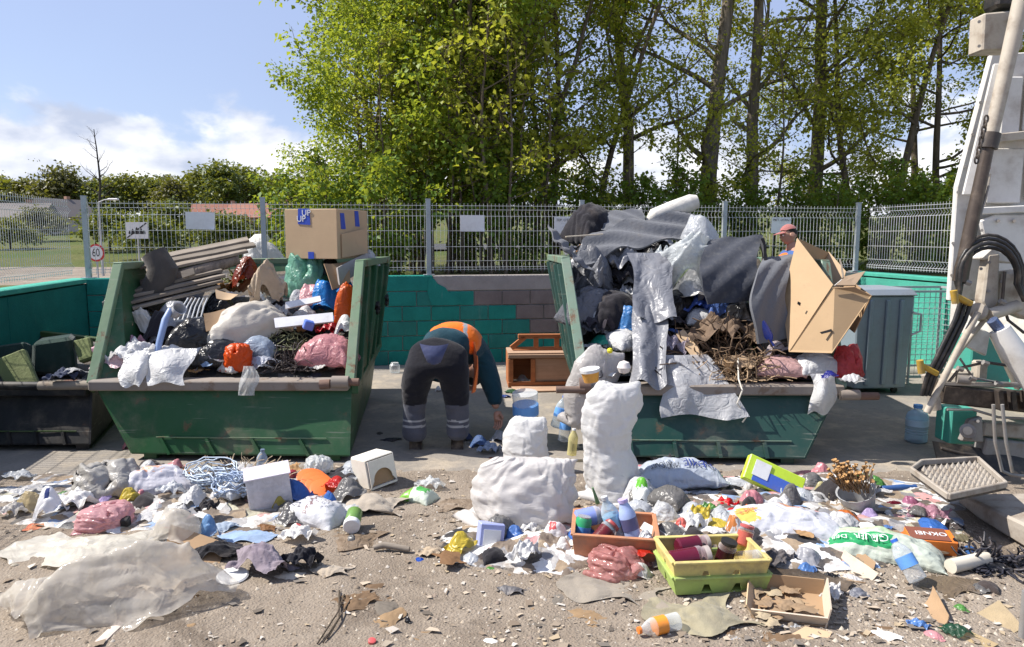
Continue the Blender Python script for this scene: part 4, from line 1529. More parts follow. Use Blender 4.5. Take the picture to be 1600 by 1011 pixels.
for (a, q, r, m) in ((ond(500, 601, 5.27), ond(516, 600, 5.27), 0.035, M_RUST), (ond(519, 597, 5.26), ond(545, 597, 5.26), 0.045, M_LEDGE), (ond(545, 597, 5.27), ond(561, 597, 5.27), 0.028, M_RUST)):
    on_part(skipL, MB().tube([a, q], r, 14), 'lifting_pin', m, smooth=True)
on_part(skipR, MB().tube([ond(869, 609, 5.26), ond(914, 609, 5.26)], 0.026, 14), 'lifting_pin', M_RUST, smooth=True)
on_part(skipR, MB().tube([ond(905, 603, 5.30), ond(922, 603, 5.30)], 0.062, 14), 'lifting_collar', M_RUST, smooth=True)
on_part(skipR, MB().tube([ond(1312, 617, 5.26), ond(1342, 617, 5.26)], 0.038, 14), 'lifting_pin', M_LEDGE, smooth=True)
on_part(skipR, MB().tube([ond(1342, 619, 5.26), ond(1372, 619, 5.26)], 0.028, 14), 'lifting_pin', M_RUST, smooth=True)
_corner = MB().plate([ond(908, 612, 5.30), ond(930, 612, 5.32), ond(926, 705, 5.40), ond(914, 705, 5.38)], 0.012)
on_part(skipR, _corner, 'corner_plate', m_paint((0.42, 0.22, 0.10), 0.3, 0.5, 0.7))

CK = dict(FLr=ond(-75, 606, 5.62), FRr=ond(143, 606, 5.62), FLb=onz(-60, 694, 0.065), FRb=onz(140, 694, 0.065),
          TLf=ond(-60, 560, 5.9), TRf=ond(150, 588, 5.9), TLb=ond(30, 520, 7.4), TRb=ond(205, 540, 7.4), BLb=onz(60, 620, 0.065), BRb=onz(190, 640, 0.065))
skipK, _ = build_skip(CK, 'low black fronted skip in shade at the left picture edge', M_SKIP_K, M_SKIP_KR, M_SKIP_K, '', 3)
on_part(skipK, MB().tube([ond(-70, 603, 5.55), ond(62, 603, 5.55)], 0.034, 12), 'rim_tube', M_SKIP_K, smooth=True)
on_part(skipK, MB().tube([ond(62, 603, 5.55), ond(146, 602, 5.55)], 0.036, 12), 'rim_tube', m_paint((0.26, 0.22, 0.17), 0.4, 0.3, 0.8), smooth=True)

def heap(corners, z0, z1, zbulge, label, seed, name='packed_waste'):
    n, m = 90, 80
    u, v = np.meshgrid(np.linspace(0.02, 0.98, n), np.linspace(0.03, 0.97, m), indexing='ij')
    a, b_, c_, d = [np.array(tuple(x)) for x in corners]
    P = (a * (1 - u)[..., None] + b_ * u[..., None]) * (1 - v)[..., None] + (d * (1 - u)[..., None] + c_ * u[..., None]) * v[..., None]
    P[..., 2] = z0 + (z1 - z0) * v ** 0.9 + zbulge * np.sin(u * PI) * (0.4 + 0.6 * v)
    p = P.reshape(-1, 3)
    p[:, 2] += 0.05 * crease_field(p * 0.6, seed, 5, 7.0, 0.6)
    t = NT('waste_dark_gaps'); q = t.pos()
    vc = t.node('ShaderNodeTexVoronoi'); vc.inputs['Scale'].default_value = 9.0
    t.l.new(t.mapping(q, (1, 1, 1.3)), vc.inputs['Vector'])
    cr = t.node('ShaderNodeValToRGB'); cr.color_ramp.interpolation = 'CONSTANT'
    sep = t.sep(vc.outputs['Color'])
    t.l.new(sep[0], cr.inputs['Fac'])
    cols = [(0.0, (0.02, 0.02, 0.022)), (0.25, (0.07, 0.055, 0.04)), (0.42, (0.13, 0.125, 0.12)), (0.55, (0.03, 0.035, 0.03)), (0.66, (0.11, 0.085, 0.06)), (0.78, (0.035, 0.04, 0.07)), (0.88, (0.22, 0.21, 0.20)), (0.95, (0.13, 0.05, 0.035))]  # waste tones darkened so that they read as shaded gaps between things
    el = cr.color_ramp.elements
    el[0].position, el[0].color = cols[0][0], (*cols[0][1], 1)
    el[1].position, el[1].color = cols[1][0], (*cols[1][1], 1)
    for p_, c in cols[2:]:
        e = el.new(p_); e.color = (*c, 1)
    nz = t.noise(q, 24, 5, 0.6)
    sh = t.bsdf(t.mix(t.rng(nz, 0.35, 0.7, 0, 0.5), cr.outputs[0], (0.09, 0.07, 0.05)), 0.7, normal=t.bump(nz, 0.8, 0.03))
    o = mobj(name, p, grid_faces(n, m), t.done(sh), smooth=True)
    tag(o, label, 'waste', kind='stuff')

heap((CL['FLr'], CL['FRr'], CL['TRb'], CL['TLb']), 0.52, 1.28, 0.04, 'packed mixed waste filling the left skip', 1)
heap((CR['FLr'], CR['FRr'], CR['TRb'], CR['TLb']), 0.52, 1.42, 0.10, 'packed mixed waste filling the right skip', 2)
heap((CK['FLr'], CK['FRr'], CK['TRb'], CK['TLb']), 0.34, 0.55, 0.03, 'waste inside the black skip, coloured dark for its shaded gaps', 3)
# ------------------------------------------------------------------ people
def skin_mesh(pts, radii, edges, root=0, sub=2, name='body'):
    me = bpy.data.meshes.new(name)
    me.from_pydata([tuple(p) for p in pts], edges, [])
    o = bpy.data.objects.new(name, me); COL.objects.link(o)
    o.modifiers.new('skin', 'SKIN')
    for i, r in enumerate(radii):
        d = me.skin_vertices[0].data[i]
        d.radius = r if isinstance(r, tuple) else (r, r)
        d.use_root = (i == root)
    m = o.modifiers.new('sub', 'SUBSURF'); m.levels = sub; m.render_levels = sub
    bpy.context.view_layer.update()
    out = bpy.data.meshes.new_from_object(o.evaluated_get(bpy.context.evaluated_depsgraph_get()))
    bpy.data.objects.remove(o, do_unlink=True); bpy.data.meshes.remove(me)
    out.polygons.foreach_set('use_smooth', np.ones(len(out.polygons), dtype=bool))
    return out

def chain(spec):
    names = list(spec)
    pts = [Vector(spec[n][0]) for n in names]; rs = [spec[n][1] for n in names]
    ed = [(names.index(spec[n][2]), i) for i, n in enumerate(names) if spec[n][2]]
    return pts, rs, ed

def wrinkle(me, seed, amp, f=9.0):
    n = len(me.vertices)
    co = np.empty(n * 3, np.float32); me.vertices.foreach_get('co', co); co = co.reshape(-1, 3).astype(float)
    no = np.empty(n * 3, np.float32); me.vertex_normals.foreach_get('vector', no); no = no.reshape(-1, 3)
    h = crease_field(co, seed, 4, f, 0.6)
    co += no * (h * amp)[:, None]
    me.vertices.foreach_set('co', co.astype(np.float32).ravel()); me.update()

def clothing(name, spec, mats, parent, seed, amp=0.006, assign=None, sub=3, root=0):
    me = skin_mesh(*chain(spec), root=root, sub=sub, name=name)
    wrinkle(me, seed, amp, 12.0)
    for m in mats: me.materials.append(m)
    if assign:
        for p in me.polygons: p.material_index = assign(p.center)
    return add(name, me, parent)

M_SKIN = m_plain((0.42, 0.22, 0.15), 0.55, 0, 0.05, 20, 0.05)
M_TROUS = m_cloth((0.010, 0.010, 0.015), 0.9, 300, None, 0.02)
M_TROUS2 = m_cloth((0.075, 0.08, 0.105), 0.9, 300, None, 0.05)
M_REFL = m_cloth((0.30, 0.31, 0.33), 0.6, 300)
M_JACK = m_cloth((0.010, 0.045, 0.065), 0.9, 300)
M_VEST = m_cloth((0.78, 0.165, 0.012), 0.75, 300, (0.70, 0.13, 0.01))
M_JEAN = m_cloth((0.060, 0.072, 0.15), 0.9, 300)
M_BOOT = m_plain((0.03, 0.022, 0.018), 0.6, 0, 0.3, 12)
M_HAIR = m_cloth((0.03, 0.022, 0.015), 0.8, 400)

def hand(parent, wrist, down, side, mirror=1.0, curl=0.5):
    d = Vector(down).normalized(); s = (Vector(side) - d * Vector(side).dot(d)).normalized(); n = d.cross(s)
    w = Vector(wrist)
    spec = {'w': (w, 0.026, None), 'p1': (w + d * 0.045, (0.036, 0.018), 'w'), 'p2': (w + d * 0.085, (0.042, 0.016), 'p1')}
    for i, (off, L) in enumerate(((0.030, 0.072), (0.010, 0.082), (-0.011, 0.076), (-0.031, 0.060))):
        b = w + d * 0.094 + s * off
        k1 = b + d * L * 0.45 + n * 0.010 * curl
        k2 = k1 + d * L * 0.32 + n * L * 0.35 * curl
        k3 = k2 + d * L * 0.15 + n * L * 0.35 * curl
        spec[f'a{i}'] = (b, 0.0095, 'p2'); spec[f'b{i}'] = (k1, 0.0090, f'a{i}'); spec[f'c{i}'] = (k2, 0.0085, f'b{i}'); spec[f'd{i}'] = (k3, 0.0072, f'c{i}')
    t0 = w + d * 0.035 + s * 0.030
    spec['t0'] = (t0, 0.013, 'p1'); spec['t1'] = (t0 + s * 0.022 + d * 0.028 + n * 0.012, 0.0105, 't0'); spec['t2'] = (t0 + s * 0.026 + d * 0.055 + n * 0.022, 0.009, 't1')
    me = skin_mesh(*chain(spec), sub=1, name='hand')
    me.materials.append(M_SKIN)
    return add('hand', me, parent)

def head(parent, c, up, fwd, r=0.105, cap=None, hair=M_HAIR):
    up = Vector(up).normalized(); fwd = (Vector(fwd) - up * Vector(fwd).dot(up)).normalized(); rt = fwd.cross(up)
    M = Matrix((rt, fwd, up)).transposed()
    bm = bmesh.new(); bmesh.ops.create_icosphere(bm, subdivisions=4, radius=1.0)
    for v in bm.verts:
        x, y, z = v.co
        w = 0.74 if z > -0.2 else 0.74 - 0.22 * (-0.2 - z)
        p = Vector((x * w, y * 0.92, z * 1.10))
        if z < -0.3 and y > 0: p.y *= 1.02
        if z < -0.3 and y < 0: p.y *= 0.75
        if y > 0.6:
            p.y += 0.26 * math.exp(-((x / 0.12) ** 2) - ((z + 0.12) / 0.16) ** 2)
            p.y -= 0.10 * math.exp(-(((abs(x) - 0.32) / 0.15) ** 2) - ((z - 0.10) / 0.10) ** 2)
            p.y += 0.06 * math.exp(-((z - 0.26) / 0.09) ** 2)
            p.y += 0.06 * math.exp(-((x / 0.26) ** 2) - ((z + 0.46) / 0.06) ** 2)
            p.y -= 0.03 * math.exp(-((x / 0.26) ** 2) - ((z + 0.46) / 0.018) ** 2)
            p.y += 0.06 * math.exp(-((x / 0.22) ** 2) - ((z + 0.82) / 0.14) ** 2)
        v.co = p * r
    me = bpy.data.meshes.new('head'); bm.to_mesh(me); bm.free()
    me.polygons.foreach_set('use_smooth', np.ones(len(me.polygons), dtype=bool)); me.materials.append(M_SKIN)
    T = Matrix.Translation(Vector(c)) @ M.to_4x4()
    me.transform(T)
    h = add('head', me, parent)
    for sx in (-1, 1):
        b = MB(); b.lathe([(0.001, -0.012), (0.020, -0.008), (0.026, 0.0), (0.020, 0.008), (0.001, 0.010)], 12)
        m = T @ Matrix.Translation((sx * r * 0.76, -0.005, 0.0)) @ Matrix.Rotation(sx * 1.3, 4, 'Y')
        b.v = [tuple(m @ (Vector(v) * 1.25)) for v in b.v]
        b.build('ear', M_SKIN, h, smooth=True)
        b = MB(); b.lathe([(0.001, -0.012), (0.009, -0.008), (0.0125, 0.0), (0.009, 0.008), (0.001, 0.012)], 10)
        m = T @ Matrix.Translation((sx * r * 0.32, r * 0.80, r * 0.10))
        b.v = [tuple(m @ Vector(v)) for v in b.v]
        b.build('eye', M_WHITE, h, smooth=True)
    bm = bmesh.new(); bmesh.ops.create_icosphere(bm, subdivisions=3, radius=1.0)
    bmesh.ops.delete(bm, geom=[v for v in bm.verts if v.co.z < 0.05 + 0.55 * max(0, v.co.y) - 0.75 * max(0, -v.co.y)], context='VERTS')
    for v in bm.verts: v.co = Vector((v.co.x * 0.80, v.co.y * 0.98, v.co.z * 1.15)) * r
    me = bpy.data.meshes.new('hair'); bm.to_mesh(me); bm.free(); me.materials.append(hair); me.transform(T)
    add('hair', me, h)
    if cap:
        bm = bmesh.new(); bmesh.ops.create_icosphere(bm, subdivisions=3, radius=1.0)
        bmesh.ops.delete(bm, geom=[v for v in bm.verts if v.co.z < 0.30], context='VERTS')
        for v in bm.verts: v.co = Vector((v.co.x * 0.86, v.co.y * 1.03, v.co.z * 1.12 + 0.08)) * r
        me = bpy.data.meshes.new('cap'); bm.to_mesh(me); bm.free(); me.materials.append(cap); me.transform(T)
        me.polygons.foreach_set('use_smooth', np.ones(len(me.polygons), dtype=bool))
        co = add('cap', me, parent)
        b = MB()
        n = 10; top = []
        for i in range(n + 1):
            a = -0.95 + 1.9 * i / n
            top.append((math.sin(a) * 0.80 * r, math.cos(a) * 0.95 * r, 0.42 * r)); top.append((math.sin(a) * 0.82 * r, (math.cos(a) * 0.95 + 0.75 * math.cos(a * 1.4)) * r, 0.30 * r))
        vs = [tuple(T @ Vector(v)) for v in top] + [tuple(T @ (Vector(v) + Vector((0, 0, 0.006)))) for v in top]
        k = len(top)
        fs = [(2 * i, 2 * i + 1, 2 * i + 3, 2 * i + 2) for i in range(n)] + [(k + 2 * i + 2, k + 2 * i + 3, k + 2 * i + 1, k + 2 * i) for i in range(n)] + [(2 * i + 1, k + 2 * i + 1, k + 2 * i + 3, 2 * i + 3) for i in range(n)]
        b.raw(vs, fs); b.build('peak', cap, co)
    return h

def bending_worker():
    base = onz(684, 704, 0.012)
    root = empty('person', base)
    root.scale = (1.05, 1.0, 0.89)
    tag(root, 'worker in orange vest and black trousers bending down between the two skips', 'person')
    J = {
        'pel': ((0.01, -0.06, 0.85), (0.14, 0.11), None),
        'sp1': ((0.04, 0.10, 0.86), (0.13, 0.10), 'pel'), 'sp2': ((0.09, 0.27, 0.86), (0.175, 0.15), 'sp1'), 'ch': ((0.13, 0.42, 0.78), (0.17, 0.14), 'sp2'),
        'nk': ((0.17, 0.53, 0.68), 0.06, 'ch'), 'hd': ((0.19, 0.58, 0.62), 0.06, 'nk'),
        'shR': ((0.30, 0.38, 0.74), 0.075, 'ch'), 'elR': ((0.385, 0.34, 0.50), 0.05, 'shR'), 'wrR': ((0.42, 0.26, 0.29), 0.03, 'elR'),
        'shL': ((-0.07, 0.42, 0.74), 0.075, 'ch'), 'elL': ((-0.12, 0.48, 0.58), 0.05, 'shL'), 'wrL': ((0.10, 0.46, 0.50), 0.03, 'elL'),
        'hpR': ((0.105, -0.05, 0.76), 0.085, 'pel'), 'knR': ((0.130, 0.00, 0.43), 0.065, 'hpR'), 'anR': ((0.135, 0.03, 0.09), 0.045, 'knR'),
        'hpL': ((-0.095, -0.05, 0.76), 0.085, 'pel'), 'knL': ((-0.160, 0.01, 0.43), 0.065, 'hpL'), 'anL': ((-0.165, 0.02, 0.09), 0.045, 'knL'),
    }
    bd = skin_mesh(*chain(J), sub=2, name='body'); bd.materials.append(M_SKIN); add('body', bd, root)
    head(root, (0.22, 0.68, 0.52), (0.25, 0.55, -0.75), (0.1, 0.75, 0.6))
    tr = {'pel': ((0.01, -0.07, 0.875), (0.215, 0.19), None), 'wst': ((0.03, 0.05, 0.90), (0.20, 0.17), 'pel'),
          'hpR': ((0.125, -0.055, 0.76), 0.125, 'pel'), 'thR': ((0.135, -0.03, 0.58), 0.105, 'hpR'), 'knR': ((0.140, -0.01, 0.42), 0.092, 'thR'), 'caR': ((0.145, 0.01, 0.26), 0.092, 'knR'), 'anR': ((0.15, 0.02, 0.075), 0.094, 'caR'),
          'hpL': ((-0.115, -0.055, 0.76), 0.135, 'pel'), 'thL': ((-0.150, -0.03, 0.58), 0.105, 'hpL'), 'knL': ((-0.165, 0.0, 0.42), 0.094, 'thL'), 'caL': ((-0.168, 0.01, 0.26), 0.090, 'knL'), 'anL': ((-0.165, 0.02, 0.075), 0.090, 'caL')}

    def zone(c):
        z = c.z
        if 0.265 < z < 0.285 or 0.215 < z < 0.235: return 2
        return 1 if z < 0.415 else 0
    clothing('trousers', tr, [M_TROUS, M_TROUS2, M_REFL], root, 3, 0.016, zone, sub=4)
    ja = {'wst': ((0.03, 0.015, 0.915), (0.215, 0.175), None), 'sp2': ((0.08, 0.22, 0.89), (0.205, 0.175), 'wst'), 'ch': ((0.13, 0.40, 0.80), (0.195, 0.165), 'sp2'), 'nk': ((0.16, 0.50, 0.71), 0.085, 'ch'),
          'shR': ((0.30, 0.37, 0.755), 0.105, 'ch'), 'elR': ((0.385, 0.33, 0.50), 0.078, 'shR'), 'wrR': ((0.42, 0.27, 0.31), 0.055, 'elR'),
          'shL': ((-0.08, 0.41, 0.755), 0.105, 'ch'), 'elL': ((-0.12, 0.48, 0.58), 0.075, 'shL'), 'wrL': ((0.08, 0.46, 0.51), 0.055, 'elL')}
    clothing('jacket', ja, [M_JACK], root, 4, 0.014, sub=4)
    ve = {'w': ((0.085, 0.06, 0.945), (0.225, 0.185), None), 'sp2': ((0.105, 0.22, 0.925), (0.220, 0.18), 'w'), 'ch': ((0.15, 0.42, 0.82), (0.215, 0.175), 'sp2'), 'n': ((0.17, 0.50, 0.75), (0.18, 0.13), 'ch')}
    vo = clothing('vest', ve, [M_VEST, M_REFL], root, 5, 0.014, lambda c: 1 if abs(c.x - 0.20) < 0.016 else 0, sub=4)
    n, m = 10, 22
    V = []
    for i in range(n):
        for j in range(m):
            a = i / (n - 1); b = j / (m - 1)
            V.append((0.255 + 0.035 * math.sin(b * 2.2) + 0.012 * math.sin(a * 7 + b * 5) - 0.03 * b, 0.02 + 0.20 * a + 0.05 * b, 0.94 - 0.46 * b - 0.05 * a * (1 - b)))
    V = np.array(V);
    Fq = grid_faces(n, m)
    mobj('vest_side', np.concatenate([V, V + np.array([0.006, 0, 0])]), np.concatenate([Fq, Fq[:, ::-1] + n * m]), M_VEST, vo, True)
    n = 12
    V = []
    for i in range(n):
        for j in range(n):
            a = i / (n - 1) - 0.5; b = j / (n - 1)
            w = 0.20 * (1 - 0.60 * b)
            V.append((0.005 + a * w * (1.0 if b < 1 else 0.6), -0.235 - 0.03 * math.sin(b * 2.6) + 0.10 * a * a, 0.945 - 0.15 * b + 0.06 * a * a * (1 - b)))
    V = np.array(V); Fq = grid_faces(n, n)
    mobj('shirt_tail', np.concatenate([V, V + np.array([0, 0.006, 0])]), np.concatenate([Fq, Fq[:, ::-1] + n * n]), M_JEAN, root, True)
    for x, y in ((0.14, 0.03), (-0.165, 0.03)):
        sp = {'h': ((x, y - 0.05, 0.045), (0.045, 0.045), None), 'm': ((x, y + 0.08, 0.042), (0.048, 0.042), 'h'), 't': ((x * 1.06, y + 0.19, 0.034), (0.045, 0.034), 'm'), 'a': ((x, y - 0.03, 0.13), 0.052, 'h')}
        clothing('boot', sp, [M_BOOT], root, 6, 0.002, sub=2)
    hand(root, (0.42, 0.25, 0.285), (0.18, -0.30, -0.9), (0.75, -0.5, 0.1), curl=0.8)
    hand(root, (0.10, 0.46, 0.50), (0.8, -0.1, -0.5), (0.3, 0.8, 0.3), curl=0.6)

def standing_worker():
    p = ond(1243, 395, 8.55)
    g = Vector((p.x, p.y, 0.012))
    root = empty('person', g)
    tag(root, 'worker in cap and orange vest half hidden behind the open carton', 'person')
    H = 1.74
    J = {'pel': ((0, 0, 0.95), (0.15, 0.12), None), 'sp': ((0, 0, 1.15), (0.15, 0.11), 'pel'), 'ch': ((-0.02, 0, 1.36), (0.12, 0.17), 'sp'), 'nk': ((-0.04, 0, 1.50), 0.055, 'ch'), 'hd': ((-0.06, 0, 1.58), 0.06, 'nk'),
         'sA': ((-0.02, 0.2, 1.40), 0.07, 'ch'), 'eA': ((-0.08, 0.26, 1.12), 0.05, 'sA'), 'wA': ((-0.22, 0.20, 0.92), 0.032, 'eA'),
         'sB': ((-0.02, -0.2, 1.40), 0.07, 'ch'), 'eB': ((-0.10, -0.25, 1.12), 0.05, 'sB'), 'wB': ((-0.25, -0.18, 0.95), 0.032, 'eB'),
         'h1': ((0, 0.1, 0.88), 0.1, 'pel'), 'k1': ((-0.02, 0.11, 0.48), 0.07, 'h1'), 'a1': ((0.0, 0.11, 0.09), 0.045, 'k1'),
         'h2': ((0, -0.1, 0.88), 0.1, 'pel'), 'k2': ((-0.02, -0.11, 0.48), 0.07, 'h2'), 'a2': ((0.0, -0.11, 0.09), 0.045, 'k2')}
    bd = skin_mesh(*chain(J), sub=2, name='body'); bd.materials.append(M_SKIN); add('body', bd, root)
    head(root, (-0.085, 0, 1.64), (-0.2, 0, 1), (-1, -0.1, -0.2), cap=m_cloth((0.38, 0.13, 0.12), 0.9, 300, (0.30, 0.13, 0.12)))
    clothing('trousers', {'pel': ((0, 0, 0.96), (0.165, 0.19), None), 'h1': ((0, 0.1, 0.86), 0.12, 'pel'), 'k1': ((-0.02, 0.11, 0.48), 0.095, 'h1'), 'a1': ((0, 0.11, 0.08), 0.085, 'k1'),
                          'h2': ((0, -0.1, 0.86), 0.12, 'pel'), 'k2': ((-0.02, -0.11, 0.48), 0.095, 'h2'), 'a2': ((0, -0.11, 0.08), 0.085, 'k2')}, [M_TROUS], root, 13)
    clothing('shirt', {'w': ((0, 0, 1.0), (0.16, 0.19), None), 'ch': ((-0.02, 0, 1.36), (0.15, 0.19), 'w'), 'nk': ((-0.03, 0, 1.46), 0.07, 'ch'),
                       'sA': ((-0.02, 0.2, 1.40), 0.09, 'ch'), 'eA': ((-0.08, 0.26, 1.12), 0.068, 'sA'), 'wA': ((-0.20, 0.21, 0.95), 0.05, 'eA'),
                       'sB': ((-0.02, -0.2, 1.40), 0.09, 'ch'), 'eB': ((-0.10, -0.25, 1.12), 0.068, 'sB'), 'wB': ((-0.23, -0.19, 0.97), 0.05, 'eB')}, [m_cloth((0.05, 0.11, 0.30))], root, 14)
    clothing('vest', {'w': ((0, 0, 0.95), (0.185, 0.215), None), 'm': ((-0.01, 0, 1.2), (0.18, 0.215), 'w'), 'ch': ((-0.02, 0, 1.37), (0.17, 0.22), 'm'), 't': ((-0.02, 0, 1.45), (0.11, 0.15), 'ch')}, [M_VEST, M_REFL], root, 15, 0.005,
             lambda c: 1 if abs(c.z - 1.12) < 0.025 else 0)
    for y in (0.11, -0.11):
        clothing('boot', {'h': ((0.04, y, 0.045), 0.045, None), 'm': ((-0.07, y, 0.042), (0.042, 0.048), 'h'), 't': ((-0.17, y, 0.034), (0.034, 0.045), 'm'), 'a': ((0.02, y, 0.13), 0.052, 'h')}, [M_BOOT], root, 6, 0.002, sub=2)
    hand(root, (-0.22, 0.20, 0.92), (-0.5, -0.1, -0.8), (-0.3, -0.9, 0.2))
    hand(root, (-0.25, -0.18, 0.95), (-0.5, 0.1, -0.8), (-0.3, 0.9, 0.2))

bending_worker()
standing_worker()
# ------------------------------------------------------------------ the skip lorry cut by the right picture edge, and the bin and cage beside it
def build_truck():
    o0 = ond(1600, 700, 5.0); org = Vector((o0.x, 5.0, 0))
    root = empty('skip_lorry', org)
    tag(root, 'white skip lorry with lifting arm and hoses at the right picture edge', 'truck')
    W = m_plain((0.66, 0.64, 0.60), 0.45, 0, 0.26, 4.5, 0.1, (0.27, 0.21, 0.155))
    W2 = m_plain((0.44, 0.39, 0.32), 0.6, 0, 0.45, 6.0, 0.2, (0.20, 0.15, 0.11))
    K = m_plain((0.018, 0.017, 0.017), 0.45, 0, 0.2, 10.0, 0.1)
    DK = m_plain((0.06, 0.05, 0.045), 0.5, 0.2, 0.3, 10.0, 0.1)
    Y = m_plain((0.42, 0.26, 0.03), 0.5, 0, 0.45, 14.0)
    GR = m_plain((0.06, 0.32, 0.25), 0.5, 0, 0.15, 5.0)
    GY = m_plain((0.26, 0.25, 0.24), 0.6, 0.2, 0.35, 9.0)
    BL = m_plain((0.10, 0.14, 0.26), 0.25, 0.5, 0.05)
    BE = m_plain((0.36, 0.32, 0.27), 0.7, 0, 0.45, 9.0, 0.3)

    def part(b, name, mat, **k):
        b.v = [(x - org.x, y - org.y, z - org.z) for x, y, z in b.v]
        return b.build(name, mat, root, **k)

    def P(x, y, d=5.0):
        return ond(x, y, d)
    part(MB().plate([P(1480, 470, 5.35), P(1492, 292, 5.35), P(1546, 86, 5.35), P(1640, 80, 5.35), P(1640, 470, 5.35)], 0.05), 'body_side', W, bevel=0.008)
    part(MB().plate([P(1503, 305, 5.25), P(1552, 100, 5.25), P(1572, 100, 5.22), P(1528, 305, 5.22)], 0.03), 'edge_strip', W, bevel=0.006)
    for (x0, y0, x1, y1) in ((1560, 120, 1590, 215), (1596, 110, 1650, 205), (1538, 232, 1592, 318), (1600, 228, 1650, 310)):
        part(MB().plate([P(x0, y1, 5.28), P(x0 + 8, y0, 5.28), P(x1 + 8, y0, 5.28), P(x1, y1, 5.28)], 0.03), 'side_panel', W, bevel=0.008)
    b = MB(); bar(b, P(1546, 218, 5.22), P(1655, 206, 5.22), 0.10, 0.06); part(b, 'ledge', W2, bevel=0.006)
    b = MB(); bar(b, P(1525, 330, 5.20), P(1655, 324, 5.20), 0.12, 0.05); part(b, 'ledge', W, bevel=0.006)
    part(MB().plate([P(1530, 345, 5.18), P(1552, 335, 5.18), P(1640, 335, 5.18), P(1640, 470, 5.18), P(1556, 460, 5.18)], 0.04), 'lower_panel', W, bevel=0.008)
    part(MB().tube([P(1546, 272, 5.2), P(1537, 322, 5.2)], 0.012, 8), 'grab_handle', W2, smooth=True)
    part(MB().box(P(1541, 262, 5.2), (0.06, 0.02, 0.035)), 'marker_light', m_plain((0.55, 0.03, 0.03), 0.3, 0, 0.02), bevel=0.008)
    part(MB().plate([P(1523, 84, 5.1), P(1526, 26, 5.1), P(1588, 20, 5.1), P(1586, 82, 5.1)], 0.16), 'lamp_bracket', W2, bevel=0.01)
    part(MB().box(P(1566, 4, 5.1), (0.17, 0.16, 0.10)).box(P(1566, -22, 5.1), (0.12, 0.12, 0.14)), 'work_lamp', K, bevel=0.02)
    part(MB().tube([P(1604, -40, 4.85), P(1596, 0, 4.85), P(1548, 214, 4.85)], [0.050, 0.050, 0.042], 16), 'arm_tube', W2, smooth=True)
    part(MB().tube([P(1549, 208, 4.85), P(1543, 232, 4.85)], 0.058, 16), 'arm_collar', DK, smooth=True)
    part(MB().tube([P(1544, 228, 4.85), P(1520, 340, 4.85), P(1500, 440, 4.85)], [0.038, 0.042, 0.046], 16), 'lower_arm', m_plain((0.085, 0.065, 0.052), 0.4, 0.4, 0.3, 14), smooth=True)
    for i in range(9):
        p = lerp(P(1541, 186, 4.78), P(1526, 250, 4.78), i / 8)
        b = MB(); r = 0.018
        ring = [Vector((math.cos(a) * r * 0.7, 0, math.sin(a) * r * 1.3)) for a in [2 * PI * k / 10 for k in range(11)]]
        rot = Matrix.Rotation(PI / 2 * (i % 2), 3, 'Z')
        b.tube([p + rot @ q for q in ring], 0.006, 6, cap=False)
        part(b, 'chain_link', DK, smooth=True)
    for k, (off, rr) in enumerate(((0, 0.014), (7, 0.013), (-7, 0.012), (13, 0.011))):
        pts = []
        for a in np.linspace(PI * 1.02, -0.25, 14):
            pts.append(P(1546 + (46 + off * 0.6) * math.cos(a), 432 - (52 + off) * math.sin(a), 4.78 + 0.04 * k))
        pts = [P(1500 + off * 0.3, 500, 4.78 + 0.04 * k), P(1499, 465, 4.78 + 0.04 * k)] + pts + [P(1600, 470, 4.8)]
        part(MB().tube(pts, rr, 10), 'hose', K, smooth=True)
    for k in range(3):
        x = k * 8
        pts = [P(1502 + x, 468, 4.74), P(1492 + x, 500, 4.74), P(1470 + x, 545, 4.72), P(1448 + x * 0.8, 590, 4.72), P(1440 + x * 0.7, 618, 4.74)]
        part(MB().tube(pts, 0.014, 10), 'hose', K, smooth=True)
    for (x, y) in ((1503, 468), (1450, 577)):
        b = MB(); bar(b, P(x - 13, y - 7, 4.70), P(x + 14, y + 7, 4.70), 0.055, 0.035); part(b, 'hose_clamp', Y, bevel=0.008)
        part(MB().tube([P(x - 13, y - 14, 4.68), P(x - 10, y + 6, 4.68)], 0.022, 10), 'clamp_bolt', Y, smooth=True)
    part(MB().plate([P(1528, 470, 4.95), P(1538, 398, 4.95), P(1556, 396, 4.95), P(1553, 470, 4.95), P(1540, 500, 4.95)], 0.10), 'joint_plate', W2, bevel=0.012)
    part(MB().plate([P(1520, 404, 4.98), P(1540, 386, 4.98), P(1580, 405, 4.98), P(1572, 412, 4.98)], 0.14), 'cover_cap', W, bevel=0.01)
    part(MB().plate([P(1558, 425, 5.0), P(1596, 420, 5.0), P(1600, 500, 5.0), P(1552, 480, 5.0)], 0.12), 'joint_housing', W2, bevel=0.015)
    part(MB().tube([P(1528, 486, 4.80), P(1538, 492, 5.1)], 0.055, 16), 'pivot_pin', W2, smooth=True)
    part(MB().tube([P(1545, 492, 4.82), P(1590, 478, 4.86)], 0.040, 14), 'pivot_arm', W2, smooth=True)
    part(MB().tube([P(1550, 500, 4.70), P(1566, 520, 4.70)], 0.034, 16), 'piston_rod', BL, smooth=True)
    part(MB().tube([P(1562, 514, 4.70), P(1580, 545, 4.68), P(1650, 648, 4.6)], [0.062, 0.078, 0.078], 20), 'hydraulic_cylinder', W, smooth=True)
    part(MB().tube([P(1528, 488, 4.78), P(1490, 560, 4.76), P(1448, 645, 4.74)], 0.022, 10), 'tie_rod', W2, smooth=True)
    part(MB().tube([P(1538, 500, 4.9), P(1500, 548, 4.9), P(1472, 590, 4.9)], 0.016, 10), 'tie_rod', W2, smooth=True)
